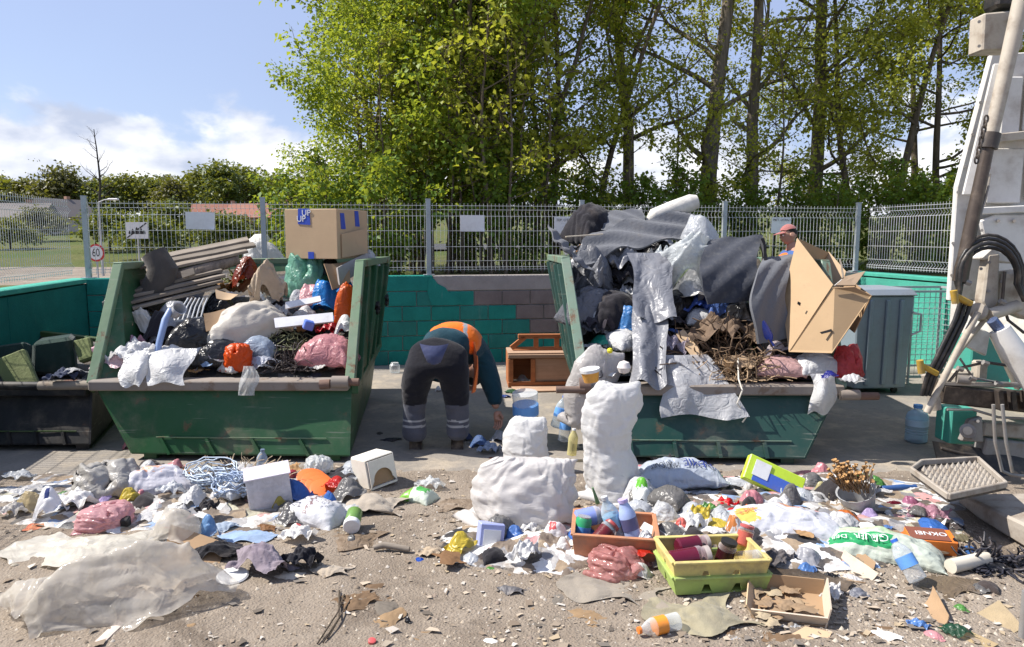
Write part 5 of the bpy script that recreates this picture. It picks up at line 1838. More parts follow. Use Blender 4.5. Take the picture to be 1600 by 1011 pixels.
    part(MB().plate([P(1512, 505, 5.0), P(1545, 520, 5.0), P(1538, 556, 5.0), P(1505, 540, 5.0)], 0.05), 'gusset', W, bevel=0.008)
    part(MB().plate([P(1545, 520, 5.05), P(1570, 530, 5.05), P(1600, 600, 5.05), P(1588, 610, 5.05)], 0.05), 'gusset', W2, bevel=0.008)
    part(MB().box(P(1532, 562, 5.5), (0.30, 0.25, 0.38)), 'green_frame', GR, bevel=0.01)
    part(MB().box(P(1493, 662, 5.35), (0.19, 0.2, 0.26)), 'green_foot', GR, bevel=0.01)
    b = MB(); bar(b, P(1462, 612, 4.95), P(1640, 632, 4.95), 0.16, 0.13); part(b, 'cross_beam', m_plain((0.05, 0.038, 0.030), 0.5, 0.2, 0.35, 8), bevel=0.012)
    b = MB(); bar(b, P(1462, 598, 4.9), P(1640, 604, 4.9), 0.05, 0.02); part(b, 'beam_edge', W2)
    part(MB().tube([P(1452, 585, 4.82), P(1462, 640, 4.80)], [0.05, 0.035], 12), 'hose_end', BE, smooth=True)
    part(MB().box(P(1498, 588, 5.0), (0.14, 0.12, 0.09)).box(P(1530, 578, 5.02), (0.07, 0.09, 0.13)), 'valve_block', W2, bevel=0.012)
    part(MB().tube([P(1495, 592, 4.88), P(1516, 594, 4.86)], 0.03, 12), 'valve_cap', GY, smooth=True)
    part(MB().plate([P(1498, 688, 4.9), P(1512, 655, 4.9), P(1532, 650, 4.9), P(1534, 690, 4.9)], 0.05), 'bracket', GY, bevel=0.008)
    part(MB().tube([P(1512, 673, 4.80), P(1512, 673, 4.94)], 0.048, 20), 'bearing', GY, smooth=True)
    part(MB().tube([P(1512, 673, 4.78), P(1512, 673, 4.80)], 0.028, 20), 'bearing_cap', W2, smooth=True)
    b = MB(); bar(b, P(1530, 668, 5.0), P(1640, 676, 5.0), 0.1, 0.10); part(b, 'chassis_rail', BE, bevel=0.01)
    b = MB(); bar(b, P(1530, 695, 4.98), P(1640, 706, 4.98), 0.12, 0.12); part(b, 'chassis_rail', GY, bevel=0.01)
    n, m = 16, 8; V = []
    for i in range(n):
        for j in range(m):
            a, c = i / (n - 1), j / (m - 1)
            p = P(1458 + 150 * a + 12 * c, 690 + 22 * a + (52 - 10 * a) * c, 4.95 - 0.15 * c)
            V.append((p.x - org.x, p.y - org.y + 0.02 * math.sin(a * 6), p.z - org.z))
    V = np.array(V); fq = grid_faces(n, m)
    mobj('mud_flap', np.concatenate([V, V + np.array([0, 0.012, 0])]), np.concatenate([fq[:, ::-1], fq + n * m]), K, root, True)
    zc = 0.30
    q = [onz(x, y, zc) for x, y in ((1424, 734), (1440, 722), (1528, 717), (1572, 757), (1482, 776))]
    q = [Vector((p.x, p.y, p.z)) for p in q]
    part(MB().plate([p - Vector((0, 0, 0.026)) for p in q], 0.012), 'step_base', m_plain((0.05, 0.045, 0.04), 0.8, 0, 0.3), )
    b = MB()
    for i in range(len(q)):
        bar(b, q[i], q[(i + 1) % len(q)], 0.018, 0.034)
    part(b, 'step_frame', BE, bevel=0.004)
    A0, B0, D0 = q[0], q[3], q[2]
    ex = (q[3] - q[4]); ey = (q[1] - q[4])
    k = 0
    for i in range(10):
        for j in range(8):
            a, c = (i + 0.7) / 10.6, (j + 0.7) / 8.6
            p = q[4] * (1 - a) * (1 - c) + q[3] * a * (1 - c) + q[2] * a * c + (q[0] * 0.4 + q[1] * 0.6) * (1 - a) * c
            b = MB().raw([p + Vector((-0.012, -0.014, -0.02)), p + Vector((0.012, -0.014, -0.02)), p + Vector((0.012, 0.014, -0.02)), p + Vector((-0.012, 0.014, -0.02)), p + Vector((0, 0.004, 0.012))],
                         [(0, 1, 4), (1, 2, 4), (2, 3, 4), (3, 0, 4), (3, 2, 1, 0)])
            part(b, 'tooth', BE)
    g = onz(1560, 835, 0.02)
    part(MB().hexa([onz(1496, 786, 0.05), onz(1530, 812, 0.05), onz(1640, 880, 0.05), onz(1640, 800, 0.05)],
                   [ond(1500, 772, onz(1496, 786, 0.05).y), ond(1532, 786, onz(1530, 812, 0.05).y), ond(1640, 838, onz(1640, 880, 0.05).y), ond(1640, 770, onz(1640, 800, 0.05).y)]), 'outrigger_foot', BE, bevel=0.012)
    for (x, y) in ((1513, 766), (1548, 758)):
        part(MB().box(ond(x, y, 4.55), (0.055, 0.14, 0.13)), 'foot_bracket', BE, bevel=0.012)
    part(MB().tube([ond(1505, 762, 4.52), ond(1556, 756, 4.52)], 0.02, 12), 'foot_pin', BE, smooth=True)
    part(MB().tube([ond(1532, 812, 4.1), ond(1552, 812, 4.12)], 0.03, 12), 'foot_bolt', BE, smooth=True)
    part(MB().tube([P(1552, 632, 4.55), P(1555, 690, 4.55), P(1566, 736, 4.55), P(1580, 742, 4.55), P(1640, 748, 4.55)], 0.011, 8), 'wire_guard', GY, smooth=True)
    part(MB().tube([P(1566, 632, 4.6), P(1572, 690, 4.6), P(1582, 738, 4.6)], 0.011, 8), 'wire_guard', GY, smooth=True)
    g = onz(1597, 1005, 0.0)
    part(MB().tube([g, g + Vector((0, 0, 0.22))], 0.016, 12), 'support_leg', GY, smooth=True)
    rb = random.Random(5)
    for (x, y, d) in [(1497, 300, 5.31), (1508, 260, 5.31), (1520, 210, 5.31), (1532, 160, 5.31), (1489, 380, 5.31), (1487, 430, 5.31), (1534, 360, 5.14), (1560, 345, 5.14), (1585, 345, 5.14), (1560, 440, 5.14), (1590, 450, 5.14),
                      (1533, 420, 4.88), (1546, 410, 4.88), (1545, 455, 4.88), (1530, 34, 5.0), (1530, 72, 5.0), (1578, 30, 5.0), (1578, 74, 5.0), (1565, 440, 4.92), (1588, 432, 4.92), (1520, 684, 4.86), (1528, 658, 4.86)]:
        part(MB().tube([P(x, y, d + 0.02), P(x, y, d - 0.012)], 0.011, 6), 'bolt', GY)
    for k, (pts, r) in enumerate([([(1512, 440), (1519, 380), (1534, 330), (1545, 290)], 0.007), ([(1570, 424), (1566, 470), (1575, 500), (1600, 520)], 0.010), ([(1480, 640), (1520, 640), (1560, 652), (1620, 655)], 0.009),
                                  ([(1480, 600), (1500, 575), (1540, 566), (1600, 575)], 0.010), ([(1500, 560), (1520, 590), (1560, 598), (1610, 600)], 0.008), ([(1470, 700), (1500, 708), (1560, 716), (1620, 716)], 0.010)]):
        part(MB().tube([P(x, y, 4.83 + 0.02 * k) for x, y in pts], r, 8), 'pipe', DK if k % 2 else GY, smooth=True)
    for (x, y) in ((1512, 440), (1566, 470), (1500, 575), (1540, 566), (1520, 590), (1560, 598)):
        part(MB().tube([P(x - 4, y, 4.82), P(x + 4, y + 3, 4.82)], 0.018, 6), 'hose_fitting', GY)
    part(MB().box(P(1566, 385, 5.13), (0.09, 0.01, 0.06)), 'type_plate', GY)
    for x in (1560, 1580, 1600):
        b = MB(); bar(b, P(x, 610, 4.84), P(x + 3, 640, 4.84), 0.03, 0.05, (0, 1, 0)); part(b, 'beam_web', DK)
    part(MB().box((org.x + 1.4, 5.9, 1.2), (2.2, 1.2, 1.1)), 'hull', W, bevel=0.03)
    part(MB().tube([(org.x + 1.0, 5.1, 0.48), (org.x + 1.0, 5.42, 0.48)], 0.48, 28), 'wheel', K, smooth=True)

build_truck()

def build_bin():
    c = onz(1374, 616, 0.012)
    root = empty('refuse_bin', c, 0.10)
    tag(root, 'tall grey metal bin with lid and side handle behind the open carton', 'bin')
    G = m_plain((0.23, 0.29, 0.33), 0.5, 0.1, 0.12, 5.0, 0.08)
    w, dp, h = 0.62, 0.55, 1.02
    MB().hexa([(-w / 2 + 0.03, 0, 0.06), (w / 2 - 0.03, 0, 0.06), (w / 2 - 0.03, dp, 0.06), (-w / 2 + 0.03, dp, 0.06)], [(-w / 2, -0.02, h), (w / 2, -0.02, h), (w / 2, dp + 0.02, h), (-w / 2, dp + 0.02, h)]).build('body', G, root, bevel=0.012)
    for x in (-0.16, 0.02, 0.17):
        b = MB(); bar(b, (x, -0.010, 0.10), (x, -0.030, h - 0.04), 0.045, 0.025, (0, 1, 0)); b.build('ridge', G, root, bevel=0.008)
    b = MB(); b.hexa([(-w / 2 - 0.03, -0.05, h + 0.002), (w / 2 + 0.03, -0.05, h + 0.002), (w / 2 + 0.03, dp + 0.05, h + 0.002), (-w / 2 - 0.03, dp + 0.05, h + 0.002)],
                     [(-w / 2 + 0.02, 0.0, h + 0.075), (w / 2 - 0.02, 0.0, h + 0.075), (w / 2 - 0.02, dp, h + 0.075), (-w / 2 + 0.02, dp, h + 0.075)])
    b.build('lid', m_plain((0.27, 0.31, 0.35), 0.45, 0.1, 0.12, 5.0, 0.08), root, bevel=0.012)
    MB().tube([(w / 2 - 0.02, -0.03, 0.85), (w / 2 + 0.06, -0.05, 0.83), (w / 2 + 0.06, -0.05, 0.66), (w / 2 - 0.02, -0.03, 0.62)], 0.013, 8).build('handle', m_plain((0.5, 0.52, 0.53), 0.4, 0.3), root, smooth=True)
    for x in (-0.2, 0.2):
        for y in (0.07, dp - 0.07):
            MB().tube([(x, y - 0.02, 0.03), (x, y + 0.02, 0.03)], 0.03, 12).build('castor', M_BLACK, root)

build_bin()

def build_cage():
    a = onz(1418, 600, 0.02); b_ = onz(1486, 598, 0.02)
    root = empty('wire_cage', a, 0.06)
    tag(root, 'wire mesh cage standing against the light green wall right of the bin', 'cage')
    W = m_plain((0.42, 0.44, 0.45), 0.5, 0.3, 0.1)
    L, D, H = (b_ - a).length + 0.25, 0.7, 1.02
    corners = [(0, 0), (L, 0), (L, D), (0, D)]
    for x, y in corners:
        MB().tube([(x, y, 0), (x, y, H)], 0.014, 8).build('post', W, root, smooth=True)
    for z in (0.08, H):
        b = MB()
        for (p, q) in zip(corners, corners[1:] + corners[:1]):
            bar(b, (p[0], p[1], z), (q[0], q[1], z), 0.024, 0.024)
        b.build('frame', W, root)

    def net(p, q, name):
        b = MB(); n = int((Vector(q) - Vector(p)).length / 0.06)
        for i in range(1, n):
            u = lerp(p, q, i / n); b.tube([u, u + Vector((0, 0, H - 0.08))], 0.0025, 4, cap=False)
        for k in range(1, 15):
            z = (H - 0.08) * k / 15
            b.tube([Vector(p) + Vector((0, 0, z)), Vector(q) + Vector((0, 0, z))], 0.0025, 4, cap=False)
        tag(b.build(name, W, root), kind='stuff')
    net((0, 0, 0.08), (L, 0, 0.08), 'front_mesh'); net((0, D, 0.08), (L, D, 0.08), 'back_mesh'); net((L, 0, 0.08), (L, D, 0.08), 'side_mesh')

build_cage()
# ------------------------------------------------------------------ kit for loose things
PL_L = (Vector((0, 5.40, 0.60)), Vector((0, -0.43, 1.0)))
PL_R = (Vector((0, 5.40, 0.60)), Vector((0, -0.58, 1.0)))
_sh_seed = [0]

def spot(px, py, on=None, z=None):
    if on == 'L': return onplane(px, py, *PL_L)
    if on == 'R': return onplane(px, py, *PL_R)
    if z is not None: return onz(px, py, z)
    p = onz(px, py, 0.0)
    for _ in range(3):
        p = onz(px, py, float(ground_z(p.x, p.y)) if p.y < 5.3 else 0.012)
    return p

def bag(name, label, px, py, w, h, shp, mat, on=None, z=None, dep=0.75, rz=None, tilt=(0, 0), cat='bag', group=None, sink=0.012, hmin=0.3, flip=False, prof=None, crease=0.040):
    if on:
        w, h, py = w * 1.22, h * 1.25, py + 0.10 * h
    p = spot(px, py, on, z)
    k = ppm(p)
    W = w / k; D = W * dep
    th = math.atan2(CAM_H - p.z, p.y)
    Hh = max(hmin * h / k, (h / k - D * math.sin(th)) / math.cos(th))
    c = p + Vector((0, D * 0.42, 0))
    k2 = ppm(c); W *= k / k2
    if on:
        pl = PL_L if on == 'L' else PL_R
        c.z = pl[0].z - (pl[1].x * c.x + pl[1].y * (c.y - pl[0].y))
        c.z = (c.z + p.z) / 2
    v, f, uv = shape(shp)
    if w < (80 if name.endswith('_scrap') else 60): v, f, uv = _SH[shp + '~']
    vv = v * np.array([W, D, Hh])
    if flip: vv = vv * np.array([-1, 1, 1]); f = f[:, ::-1]
    _sh_seed[0] += 1
    r = np.random.default_rng(_sh_seed[0])
    a = r.uniform(-0.35, 0.35) if rz is None else rz
    s = max(W, Hh)
    nrm = crease_field(v, _sh_seed[0] + 300, 3, 5.0, 0.6)
    if w >= 45:
        nrm = nrm + 0.38 * crease_field(v * np.array([1, 1, 2.2 if shp.startswith('sack') else 1.0]), _sh_seed[0] + 900, 3, 15.0, 0.6)
    cen = np.array([0, 0, Hh * 0.4])
    dirv = vv - cen; dirv /= np.linalg.norm(dirv, axis=1, keepdims=True) + 1e-9
    lowk = np.clip(vv[:, 2] / (0.15 * Hh + 1e-6), 0.15, 1)
    vv = vv + dirv * (nrm * s * crease * lowk)[:, None]
    if shp.startswith('sack'):
        zf = vv[:, 2] / Hh
        vv[:, 2] = np.where(zf > 0.84, 0.84 + (zf - 0.84) * 0.35, zf) * Hh * 1.08
    if prof:
        zf = np.clip(vv[:, 2] / Hh, 0, 1)
        zz, sx, dx = zip(*prof)
        vv[:, 0] = vv[:, 0] * np.interp(zf, zz, sx) + np.interp(zf, zz, dx) * W
        vv[:, 1] = vv[:, 1] * np.interp(zf, zz, sx)
    o = mobj(name, vv, f, mat, None, True, uv, (c.x, c.y, c.z - sink), (tilt[0], tilt[1], a))
    tag(o, label, cat, group)
    return o

class Surf:
    def __init__(self, o, layer):
        me = o.data
        n = len(me.vertices)
        co = np.empty(n * 3, np.float32); me.vertices.foreach_get('co', co)
        self.o = o
        self.co = co.reshape(-1, 3)
        sh = _SH_DIM[o.get('shp')]
        if len(sh) == 3:
            self.P = self.co.reshape(2, sh[1], sh[2], 3)[layer]
        else:
            self.P = self.co.reshape(sh[0], sh[1], 3)

    def at(self, u, v):
        n, m = self.P.shape[:2]
        x = np.clip(u, 0, 0.9999) * (n - 1); y = np.clip(v, 0, 0.9999) * (m - 1)
        i, j = x.astype(int), y.astype(int); fx, fy = (x - i)[:, None], (y - j)[:, None]
        P = self.P
        return (P[i, j] * (1 - fx) + P[i + 1, j] * fx) * (1 - fy) + (P[i, j + 1] * (1 - fx) + P[i + 1, j + 1] * fx) * fy

_SH_DIM = {}

def print_text(o, shp, body, u0, v0, su, sv, mat, layer=1, rot=0.0, off=0.011, name='printed_lettering'):
    v, f, uv = shape(shp)
    half = len(v) // 2
    uu = uv[:half] if len(v) % 2 == 0 else uv
    n = len(np.unique(np.round(uu[:, 0], 6))); m = len(np.unique(np.round(uu[:, 1], 6)))
    _SH_DIM[shp] = (2, n, m) if len(v) == 2 * n * m else (n, m)
    o['shp'] = shp
    S = Surf(o, layer)
    me = text_mesh(body, 1.0, 0.0)
    bm = bmesh.new(); bm.from_mesh(me)
    bmesh.ops.triangulate(bm, faces=bm.faces[:])
    for _ in range(2):
        long_ = [e for e in bm.edges if e.calc_length() > 0.12]
        if long_:
            bmesh.ops.subdivide_edges(bm, edges=long_, cuts=1)
            bmesh.ops.triangulate(bm, faces=bm.faces[:])
    bm.to_mesh(me); bm.free()
    k = len(me.vertices)
    co = np.empty(k * 3, np.float32); me.vertices.foreach_get('co', co); co = co.reshape(-1, 3)
    wid = max(1e-6, np.ptp(co[:, 0]))
    x, y = co[:, 0] / wid, co[:, 1]
    ca, sa = math.cos(rot), math.sin(rot)
    U = u0 + (x * ca * su - y * sa * sv); V = v0 + (x * sa * su + y * ca * sv)
    e = 0.01
    p = S.at(U, V); du = S.at(U + e, V) - p; dv = S.at(U, V + e) - p
    nn = np.cross(du, dv); nn /= np.linalg.norm(nn, axis=1, keepdims=True) + 1e-9
    q = p + nn * off
    me.vertices.foreach_set('co', q.astype(np.float32).ravel()); me.update()
    me.materials.clear(); me.materials.append(mat)
    return add(name, me, o)

def turned(name, label, cat, p, axis, parts, group=None, spin=0.0, n=20):
    root = empty(name, p)
    root.rotation_euler = (Vector(axis).to_track_quat('Z', 'Y') @ Euler((0, 0, spin)).to_quaternion()).to_euler()
    tag(root, label, cat, group)
    for nm, pr, m in parts:
        MB().lathe(pr, n).build(nm, m, root, smooth=True)
    return root

def slab_obj(name, label, cat, pts, th, mat, group=None, bend=0.0, nrm=None, seed=0):
    n = 10
    a, b, c, d = [np.array(tuple(x)) for x in pts]
    u, v = np.meshgrid(np.linspace(0, 1, n), np.linspace(0, 1, n), indexing='ij')
    P = (a * (1 - u)[..., None] + b * u[..., None]) * (1 - v)[..., None] + (d * (1 - u)[..., None] + c * u[..., None]) * v[..., None]
    N = np.cross(b - a, d - a); N = N / (np.linalg.norm(N) + 1e-9)
    s = np.linalg.norm(b - a)
    p = P.reshape(-1, 3)
    hgt = crease_field((p - a) / (s + 1e-9), seed + 7, 2, 4.0) * bend * s + bend * s * 1.5 * (np.sin(u * PI).ravel())
    p = p + N * hgt[:, None]
    ctr = p.mean(0)
    p = p - ctr
    V = np.concatenate([p, p + N * th])
    f = [tuple(x) for x in grid_faces(n, n)[:, ::-1]] + [tuple(x + n * n) for x in grid_faces(n, n)]
    ring = [j for j in range(n)] + [k * n + n - 1 for k in range(1, n)] + [(n - 1) * n + j for j in range(n - 2, -1, -1)] + [k * n for k in range(n - 2, 0, -1)]
    for x, y in zip(ring, ring[1:] + ring[:1]):
        f.append((x, y, y + n * n, x + n * n))
    o = mobj(name, V, f, mat, None, False, None, ctr)
    tag(o, label, cat, group)
    return o

def plank(name, label, p, q, w, h, mat, roll=0.0, cat='board', group=None):
    p, q = Vector(p), Vector(q)
    L = (q - p).length
    t = (q - p).normalized()
    up = Vector((0, 0, 1)); s = t.cross(up).normalized(); u = s.cross(t)
    R = Matrix((t, -s, u)).transposed().to_4x4() @ Matrix.Rotation(roll, 4, 'X')
    b = MB(); nx = 8
    r = random.Random(hash((round(p.x, 3), round(p.z, 3))) & 0xffff)
    ring = []
    for i in range(nx + 1):
        x = -L / 2 + L * i / nx; j = r.uniform(-0.003, 0.003); e = r.uniform(-0.006, 0.006) if i in (0, nx) else 0
        ring.append([(x + e, -w / 2 + j, -h / 2), (x - e, w / 2 + j, -h / 2), (x - e, w / 2 + j, h / 2 + j * 0.6), (x + e, -w / 2 + j, h / 2 + j * 0.6)])
    b.v = [v for g in ring for v in g]
    for i in range(nx):
        for k in range(4):
            b.f.append((i * 4 + k, i * 4 + (k + 1) % 4, i * 4 + 4 + (k + 1) % 4, i * 4 + 4 + k))
    b.f.append((3, 2, 1, 0)); b.f.append((nx * 4, nx * 4 + 1, nx * 4 + 2, nx * 4 + 3))
    o = b.build(name, mat, None, bevel=0.002)
    o.matrix_world = Matrix.Translation((p + q) / 2) @ R
    tag(o, label, cat, group)
    return o

def film(r, g, b, **k):
    return m_film(tuple(round(x, 4) for x in A(r, g, b, 0.70)), **k)

WHITE_F = m_film((0.68, 0.68, 0.675), 0.35, 0.0, 0.3, 24, 0.07)
WHITE_D = m_film((0.56, 0.545, 0.52), 0.35, 0.0, 0.35, 24, 0.16)
CLEAR_F = m_film((0.68, 0.69, 0.70), 0.35, 0.38, 0.2, 30, 0.05)
CLEAR_G = m_film((0.66, 0.68, 0.68), 0.35, 0.35, 0.25, 30, 0.10)
BLACK_F = m_film((0.013, 0.013, 0.015), 0.0, 0.0, 0.28, 22, 0.05)
GREY_F = m_film((0.20, 0.205, 0.225), 0.12, 0.0, 0.38, 18, 0.08)
GREY_F2 = m_film((0.11, 0.115, 0.13), 0.10, 0.0, 0.36, 18, 0.08)
CARD = m_card((0.50, 0.36, 0.225), 0.12)
CARD_D = m_card((0.33, 0.22, 0.13), 0.3)
PAPER = m_plain((0.72, 0.70, 0.66), 0.8, 0, 0.15, 8.0, 0.1)
CARPET = m_cloth((0.125, 0.13, 0.145), 1.0, 420, (0.12, 0.125, 0.135), 0.12)
CARPET_D = m_plain((0.048, 0.053, 0.068), 0.95, 0, 0.16, 22.0, 1.0, (0.16, 0.155, 0.15))
# ------------------------------------------------------------------ load of the left skip
def taped_box():
    A_ = ond(447, 404, 6.55); B_ = ond(528, 411, 6.40); Cc = ond(556, 396, 6.95)
    ux = (B_ - A_); ux.z = 0; W = ux.length; ux.normalize()
    uy = (Cc - B_); uy.z = 0; D = uy.length; uy.normalize()
    k = ppm(A_)
    H = 76 / k
    root = empty('cardboard_box', A_)
    tag(root, 'brown cardboard box with blue printed tape on top of the left skip', 'box')
    R = Matrix((ux, uy, Vector((0, 0, 1)))).transposed()
    root.rotation_euler = R.to_euler()
    uyl = R.inverted() @ uy
    def Q(a, b, c): return Vector((a * W + uyl.x * b * D, uyl.y * b * D, c * H))
    MB().hexa([Q(0, 0, 0), Q(1, 0, 0), Q(1, 1, 0), Q(0, 1, 0)], [Q(0, 0, 1), Q(1, 0, 1), Q(1, 1, 1), Q(0, 1, 1)]).build('body', CARD, root, bevel=0.004)
    T = m_plain((0.03, 0.07, 0.42), 0.35, 0, 0.03)
    e = Vector((0, -0.003, 0))
    MB().plate([Q(0.26, 0, 0.70) + e, Q(0.50, 0, 0.68) + e, Q(0.49, 0, 1.0) + e, Q(0.27, 0, 1.0) + e], 0.003).build('tape', T, root)
    MB().plate([Q(0.27, 0, 1.004), Q(0.49, 0, 1.004), Q(0.49, 1, 1.004), Q(0.27, 1, 1.004)], 0.003).build('tape', T, root)
    MB().plate([Q(0.44, 0, 0.0) + e, Q(0.55, 0, 0.0) + e, Q(0.55, 0, 0.14) + e, Q(0.44, 0, 0.14) + e], 0.003).build('tape', T, root)
    ex = Vector((0.003, 0, 0))
    for b0, c0 in ((0.12, 0.60), (0.58, 0.66)):
        MB().plate([Q(1, b0, c0) + ex, Q(1, b0 + 0.14, c0) + ex, Q(1, b0 + 0.10, c0 + 0.32) + ex, Q(1, b0 - 0.02, c0 + 0.32) + ex], 0.003).build('tape', T, root)
    lettering('UP', 0.075, M_WHITE, root, Q(0.33, 0, 0.80) + e * 2.2, (PI / 2, 0, 0))
    lettering('UP', 0.075, M_WHITE, root, Q(0.43, 0, 0.92) + e * 2.2, (PI / 2, 0, 0))
    MB().plate([Q(1.02, 0.10, 0.02), Q(1.10, 0.80, 0.10), Q(1.10, 0.80, 0.62), Q(1.02, 0.10, 0.50)], 0.006).build('flap', CARD, root)

taped_box()
slab_obj('cardboard_piece', 'flattened cardboard under the taped box', 'cardboard', [ond(506, 412, 6.3), ond(545, 408, 6.6), ond(548, 440, 6.35), ond(520, 452, 6.15)], 0.006, CARD_D, bend=0.03, seed=2)
slab_obj('grey_panel', 'pale grey panel leaning under the taped box beside the skip side', 'panel', [ond(528, 418, 6.3), ond(578, 392, 6.9), ond(585, 412, 6.9), ond(532, 445, 6.25)], 0.015, m_plain((0.42, 0.39, 0.37), 0.8), bend=0.02, seed=4)
bag('plastic_bag', 'clear crumpled bag on the rear corner of the left skip', 575, 416, 34, 30, 'crum_a', CLEAR_F, z=1.36)

_W = m_wood((0.29, 0.25, 0.205), (0.12, 0.098, 0.078))
_W2 = m_wood((0.22, 0.19, 0.155), (0.09, 0.073, 0.058))
for i, (x0, y0, x1, y1, d0, d1, lb) in enumerate([
        (222, 408, 388, 374, 6.30, 6.75, 'topmost grey weathered board on the left skip'),
        (218, 416, 398, 382, 6.20, 6.65, 'grey board second from the top of the upper stack'),
        (228, 424, 384, 391, 6.12, 6.55, 'grey board third from the top of the upper stack'),
        (198, 456, 345, 421, 6.00, 6.35, 'upper board of the lower grey stack in the left skip'),
        (194, 464, 350, 429, 5.94, 6.30, 'second board of the lower grey stack in the left skip'),
        (199, 472, 346, 437, 5.88, 6.26, 'third board of the lower grey stack in the left skip'),
        (206, 480, 340, 446, 5.86, 6.24, 'lowest board of the lower grey stack in the left skip')]):
    plank('weathered_board', lb, ond(x0, y0, d0), ond(x1, y1, d1), 0.13, 0.024, _W if i % 2 == 0 else _W2, 0.22 if i < 3 else 0.12, group='grey boards on the left skip')
_b = MB().tube([ond(222, 446, 6.15), ond(262, 436, 6.2), ond(312, 424, 6.3), ond(372, 405, 6.5)], [0.05, 0.065, 0.06, 0.045], 12)
_o = _b.build('log', m_bark((0.20, 0.165, 0.135)), None, smooth=True); tag(_o, 'thin grey log between the two board stacks', 'log')
_b = MB().tube([ond(240, 395, 6.1), ond(255, 420, 6.1), ond(246, 450, 6.1), ond(228, 480, 6.05)], [0.10, 0.12, 0.12, 0.09], 14)
_o = _b.build('felt_roll', m_cloth((0.075, 0.068, 0.062)), None, smooth=True); tag(_o, 'dark grey roll standing against the left side inside the left skip', 'roll')
slab_obj('metal_strap', 'short pale wooden block between the boards', 'block', [ond(282, 424, 6.0), ond(302, 418, 6.02), ond(304, 428, 6.0), ond(285, 434, 5.98)], 0.03, _W, bend=0.0)

bag('foam_block', 'white foam block behind the boards left of the taped box', 402, 392, 42, 28, 'lie_a', m_film((0.74, 0.70, 0.64), 0.1, 0, 0.7, 14, 0.15, bump=0.2), z=1.36, cat='foam')
bag('sack', 'white sack leaning left of the taped box', 412, 422, 62, 52, 'lie_c', m_woven(), z=1.22, rz=0.5, tilt=(0, -0.35), cat='sack')
bag('plastic_bag', 'dark red planter bag with wilted plants beside the boards', 380, 452, 46, 46, 'crum_d', film(140, 55, 30, transl=0.2), on='L')
bag('fabric', 'beige blanket hanging over the middle of the left skip', 418, 492, 48, 92, 'fold_b', m_cloth((0.46, 0.36, 0.26)), on='L', dep=0.6, cat='blanket', tilt=(0.5, 0))
bag('plastic_bag', 'pale green translucent bag below the taped box', 473, 468, 76, 66, 'tied_b', film(150, 215, 190, transl=0.4, clear=0.12), on='L', dep=0.8)
slab_obj('white_board', 'white panel under the pale green bag', 'panel', [ond(446, 472, 5.95), ond(500, 462, 6.1), ond(502, 470, 6.05), ond(447, 482, 5.92)], 0.02, m_plain((0.70, 0.69, 0.70), 0.5), bend=0.0)
slab_obj('white_board', 'long white panel across the left skip under the blue bag', 'panel', [ond(428, 497, 5.80), ond(520, 488, 5.9), ond(521, 502, 5.85), ond(430, 512, 5.75)], 0.02, m_plain((0.72, 0.71, 0.73), 0.5), bend=0.0)
bag('plastic_bag', 'bright blue bag at the right side of the left skip', 502, 492, 52, 50, 'crum_a', film(50, 150, 235, transl=0.35), on='L', dep=0.7)
bag('plastic_bag', 'smaller blue bag against the right side of the left skip', 535, 472, 36, 36, 'crum_d', film(60, 150, 235, transl=0.35), on='L')
bag('plastic_bag', 'orange bag wedged against the right side of the left skip', 540, 508, 32, 62, 'lie_b', film(235, 105, 30, transl=0.3), on='L', dep=0.6, hmin=0.7)
bag('sack', 'large white sack lying in the middle of the left skip', 384, 538, 104, 62, 'lie_b', m_woven((0.66, 0.61, 0.53)), on='L', rz=0.5, tilt=(0, -0.30), dep=0.55, cat='sack', crease=0.06)
bag('plastic_bag', 'white bag end beside the large sack', 418, 512, 34, 30, 'crum_d', WHITE_F, on='L')
slab_obj('cardboard_piece', 'brown cardboard left of the large white sack', 'cardboard', [ond(318, 490, 5.75), ond(352, 482, 5.85), ond(350, 508, 5.72), ond(322, 518, 5.65)], 0.005, CARD_D, bend=0.04, seed=5)
slab_obj('cardboard_piece', 'tan cardboard scrap under the lower boards', 'cardboard', [ond(336, 452, 6.0), ond(372, 460, 6.0), ond(360, 468, 5.95), ond(338, 466, 5.95)], 0.005, CARD, bend=0.04, seed=6)
slab_obj('cardboard_piece', 'brown cardboard at the left side inside the left skip', 'cardboard', [ond(176, 492, 5.75), ond(205, 486, 5.85), ond(208, 508, 5.75), ond(182, 515, 5.68)], 0.005, CARD_D, bend=0.04, seed=8)
bag('sack', 'white folded sack at the left of the left skip', 222, 528, 52, 52, 'fold_b', m_woven((0.70, 0.68, 0.63)), on='L', dep=0.7, tilt=(0.4, 0.1), cat='sack')
_root = empty('plastic_grille', ond(295, 485, 5.80)); tag(_root, 'grey plastic grille lying below the boards', 'grille')
for i in range(6):
    a = ond(278 + i * 7, 500, 5.78) - _root.location; c = ond(294 + i * 6, 466, 5.95) - _root.location
    MB().tube([a, lerp(a, c, 0.5) + Vector((0, 0, 0.02)), c], 0.007, 6).build('bar', m_plain((0.40, 0.42, 0.44), 0.4), _root)
_b = MB(); bar(_b, ond(276, 502, 5.77) - _root.location, ond(316, 496, 5.77) - _root.location, 0.02, 0.015); _b.build('frame', m_plain((0.40, 0.42, 0.44), 0.4), _root)
_o = MB().tube([ond(266, 484, 5.62), ond(258, 500, 5.55), ond(249, 535, 5.48), ond(242, 572, 5.42)], [0.022, 0.026, 0.024, 0.020], 12).build('plastic_pipe', m_plain((0.22, 0.31, 0.52), 0.4, 0, 0.1), None, smooth=True)
tag(_o, 'blue bent plastic pipe lying over the front of the left skip', 'pipe')
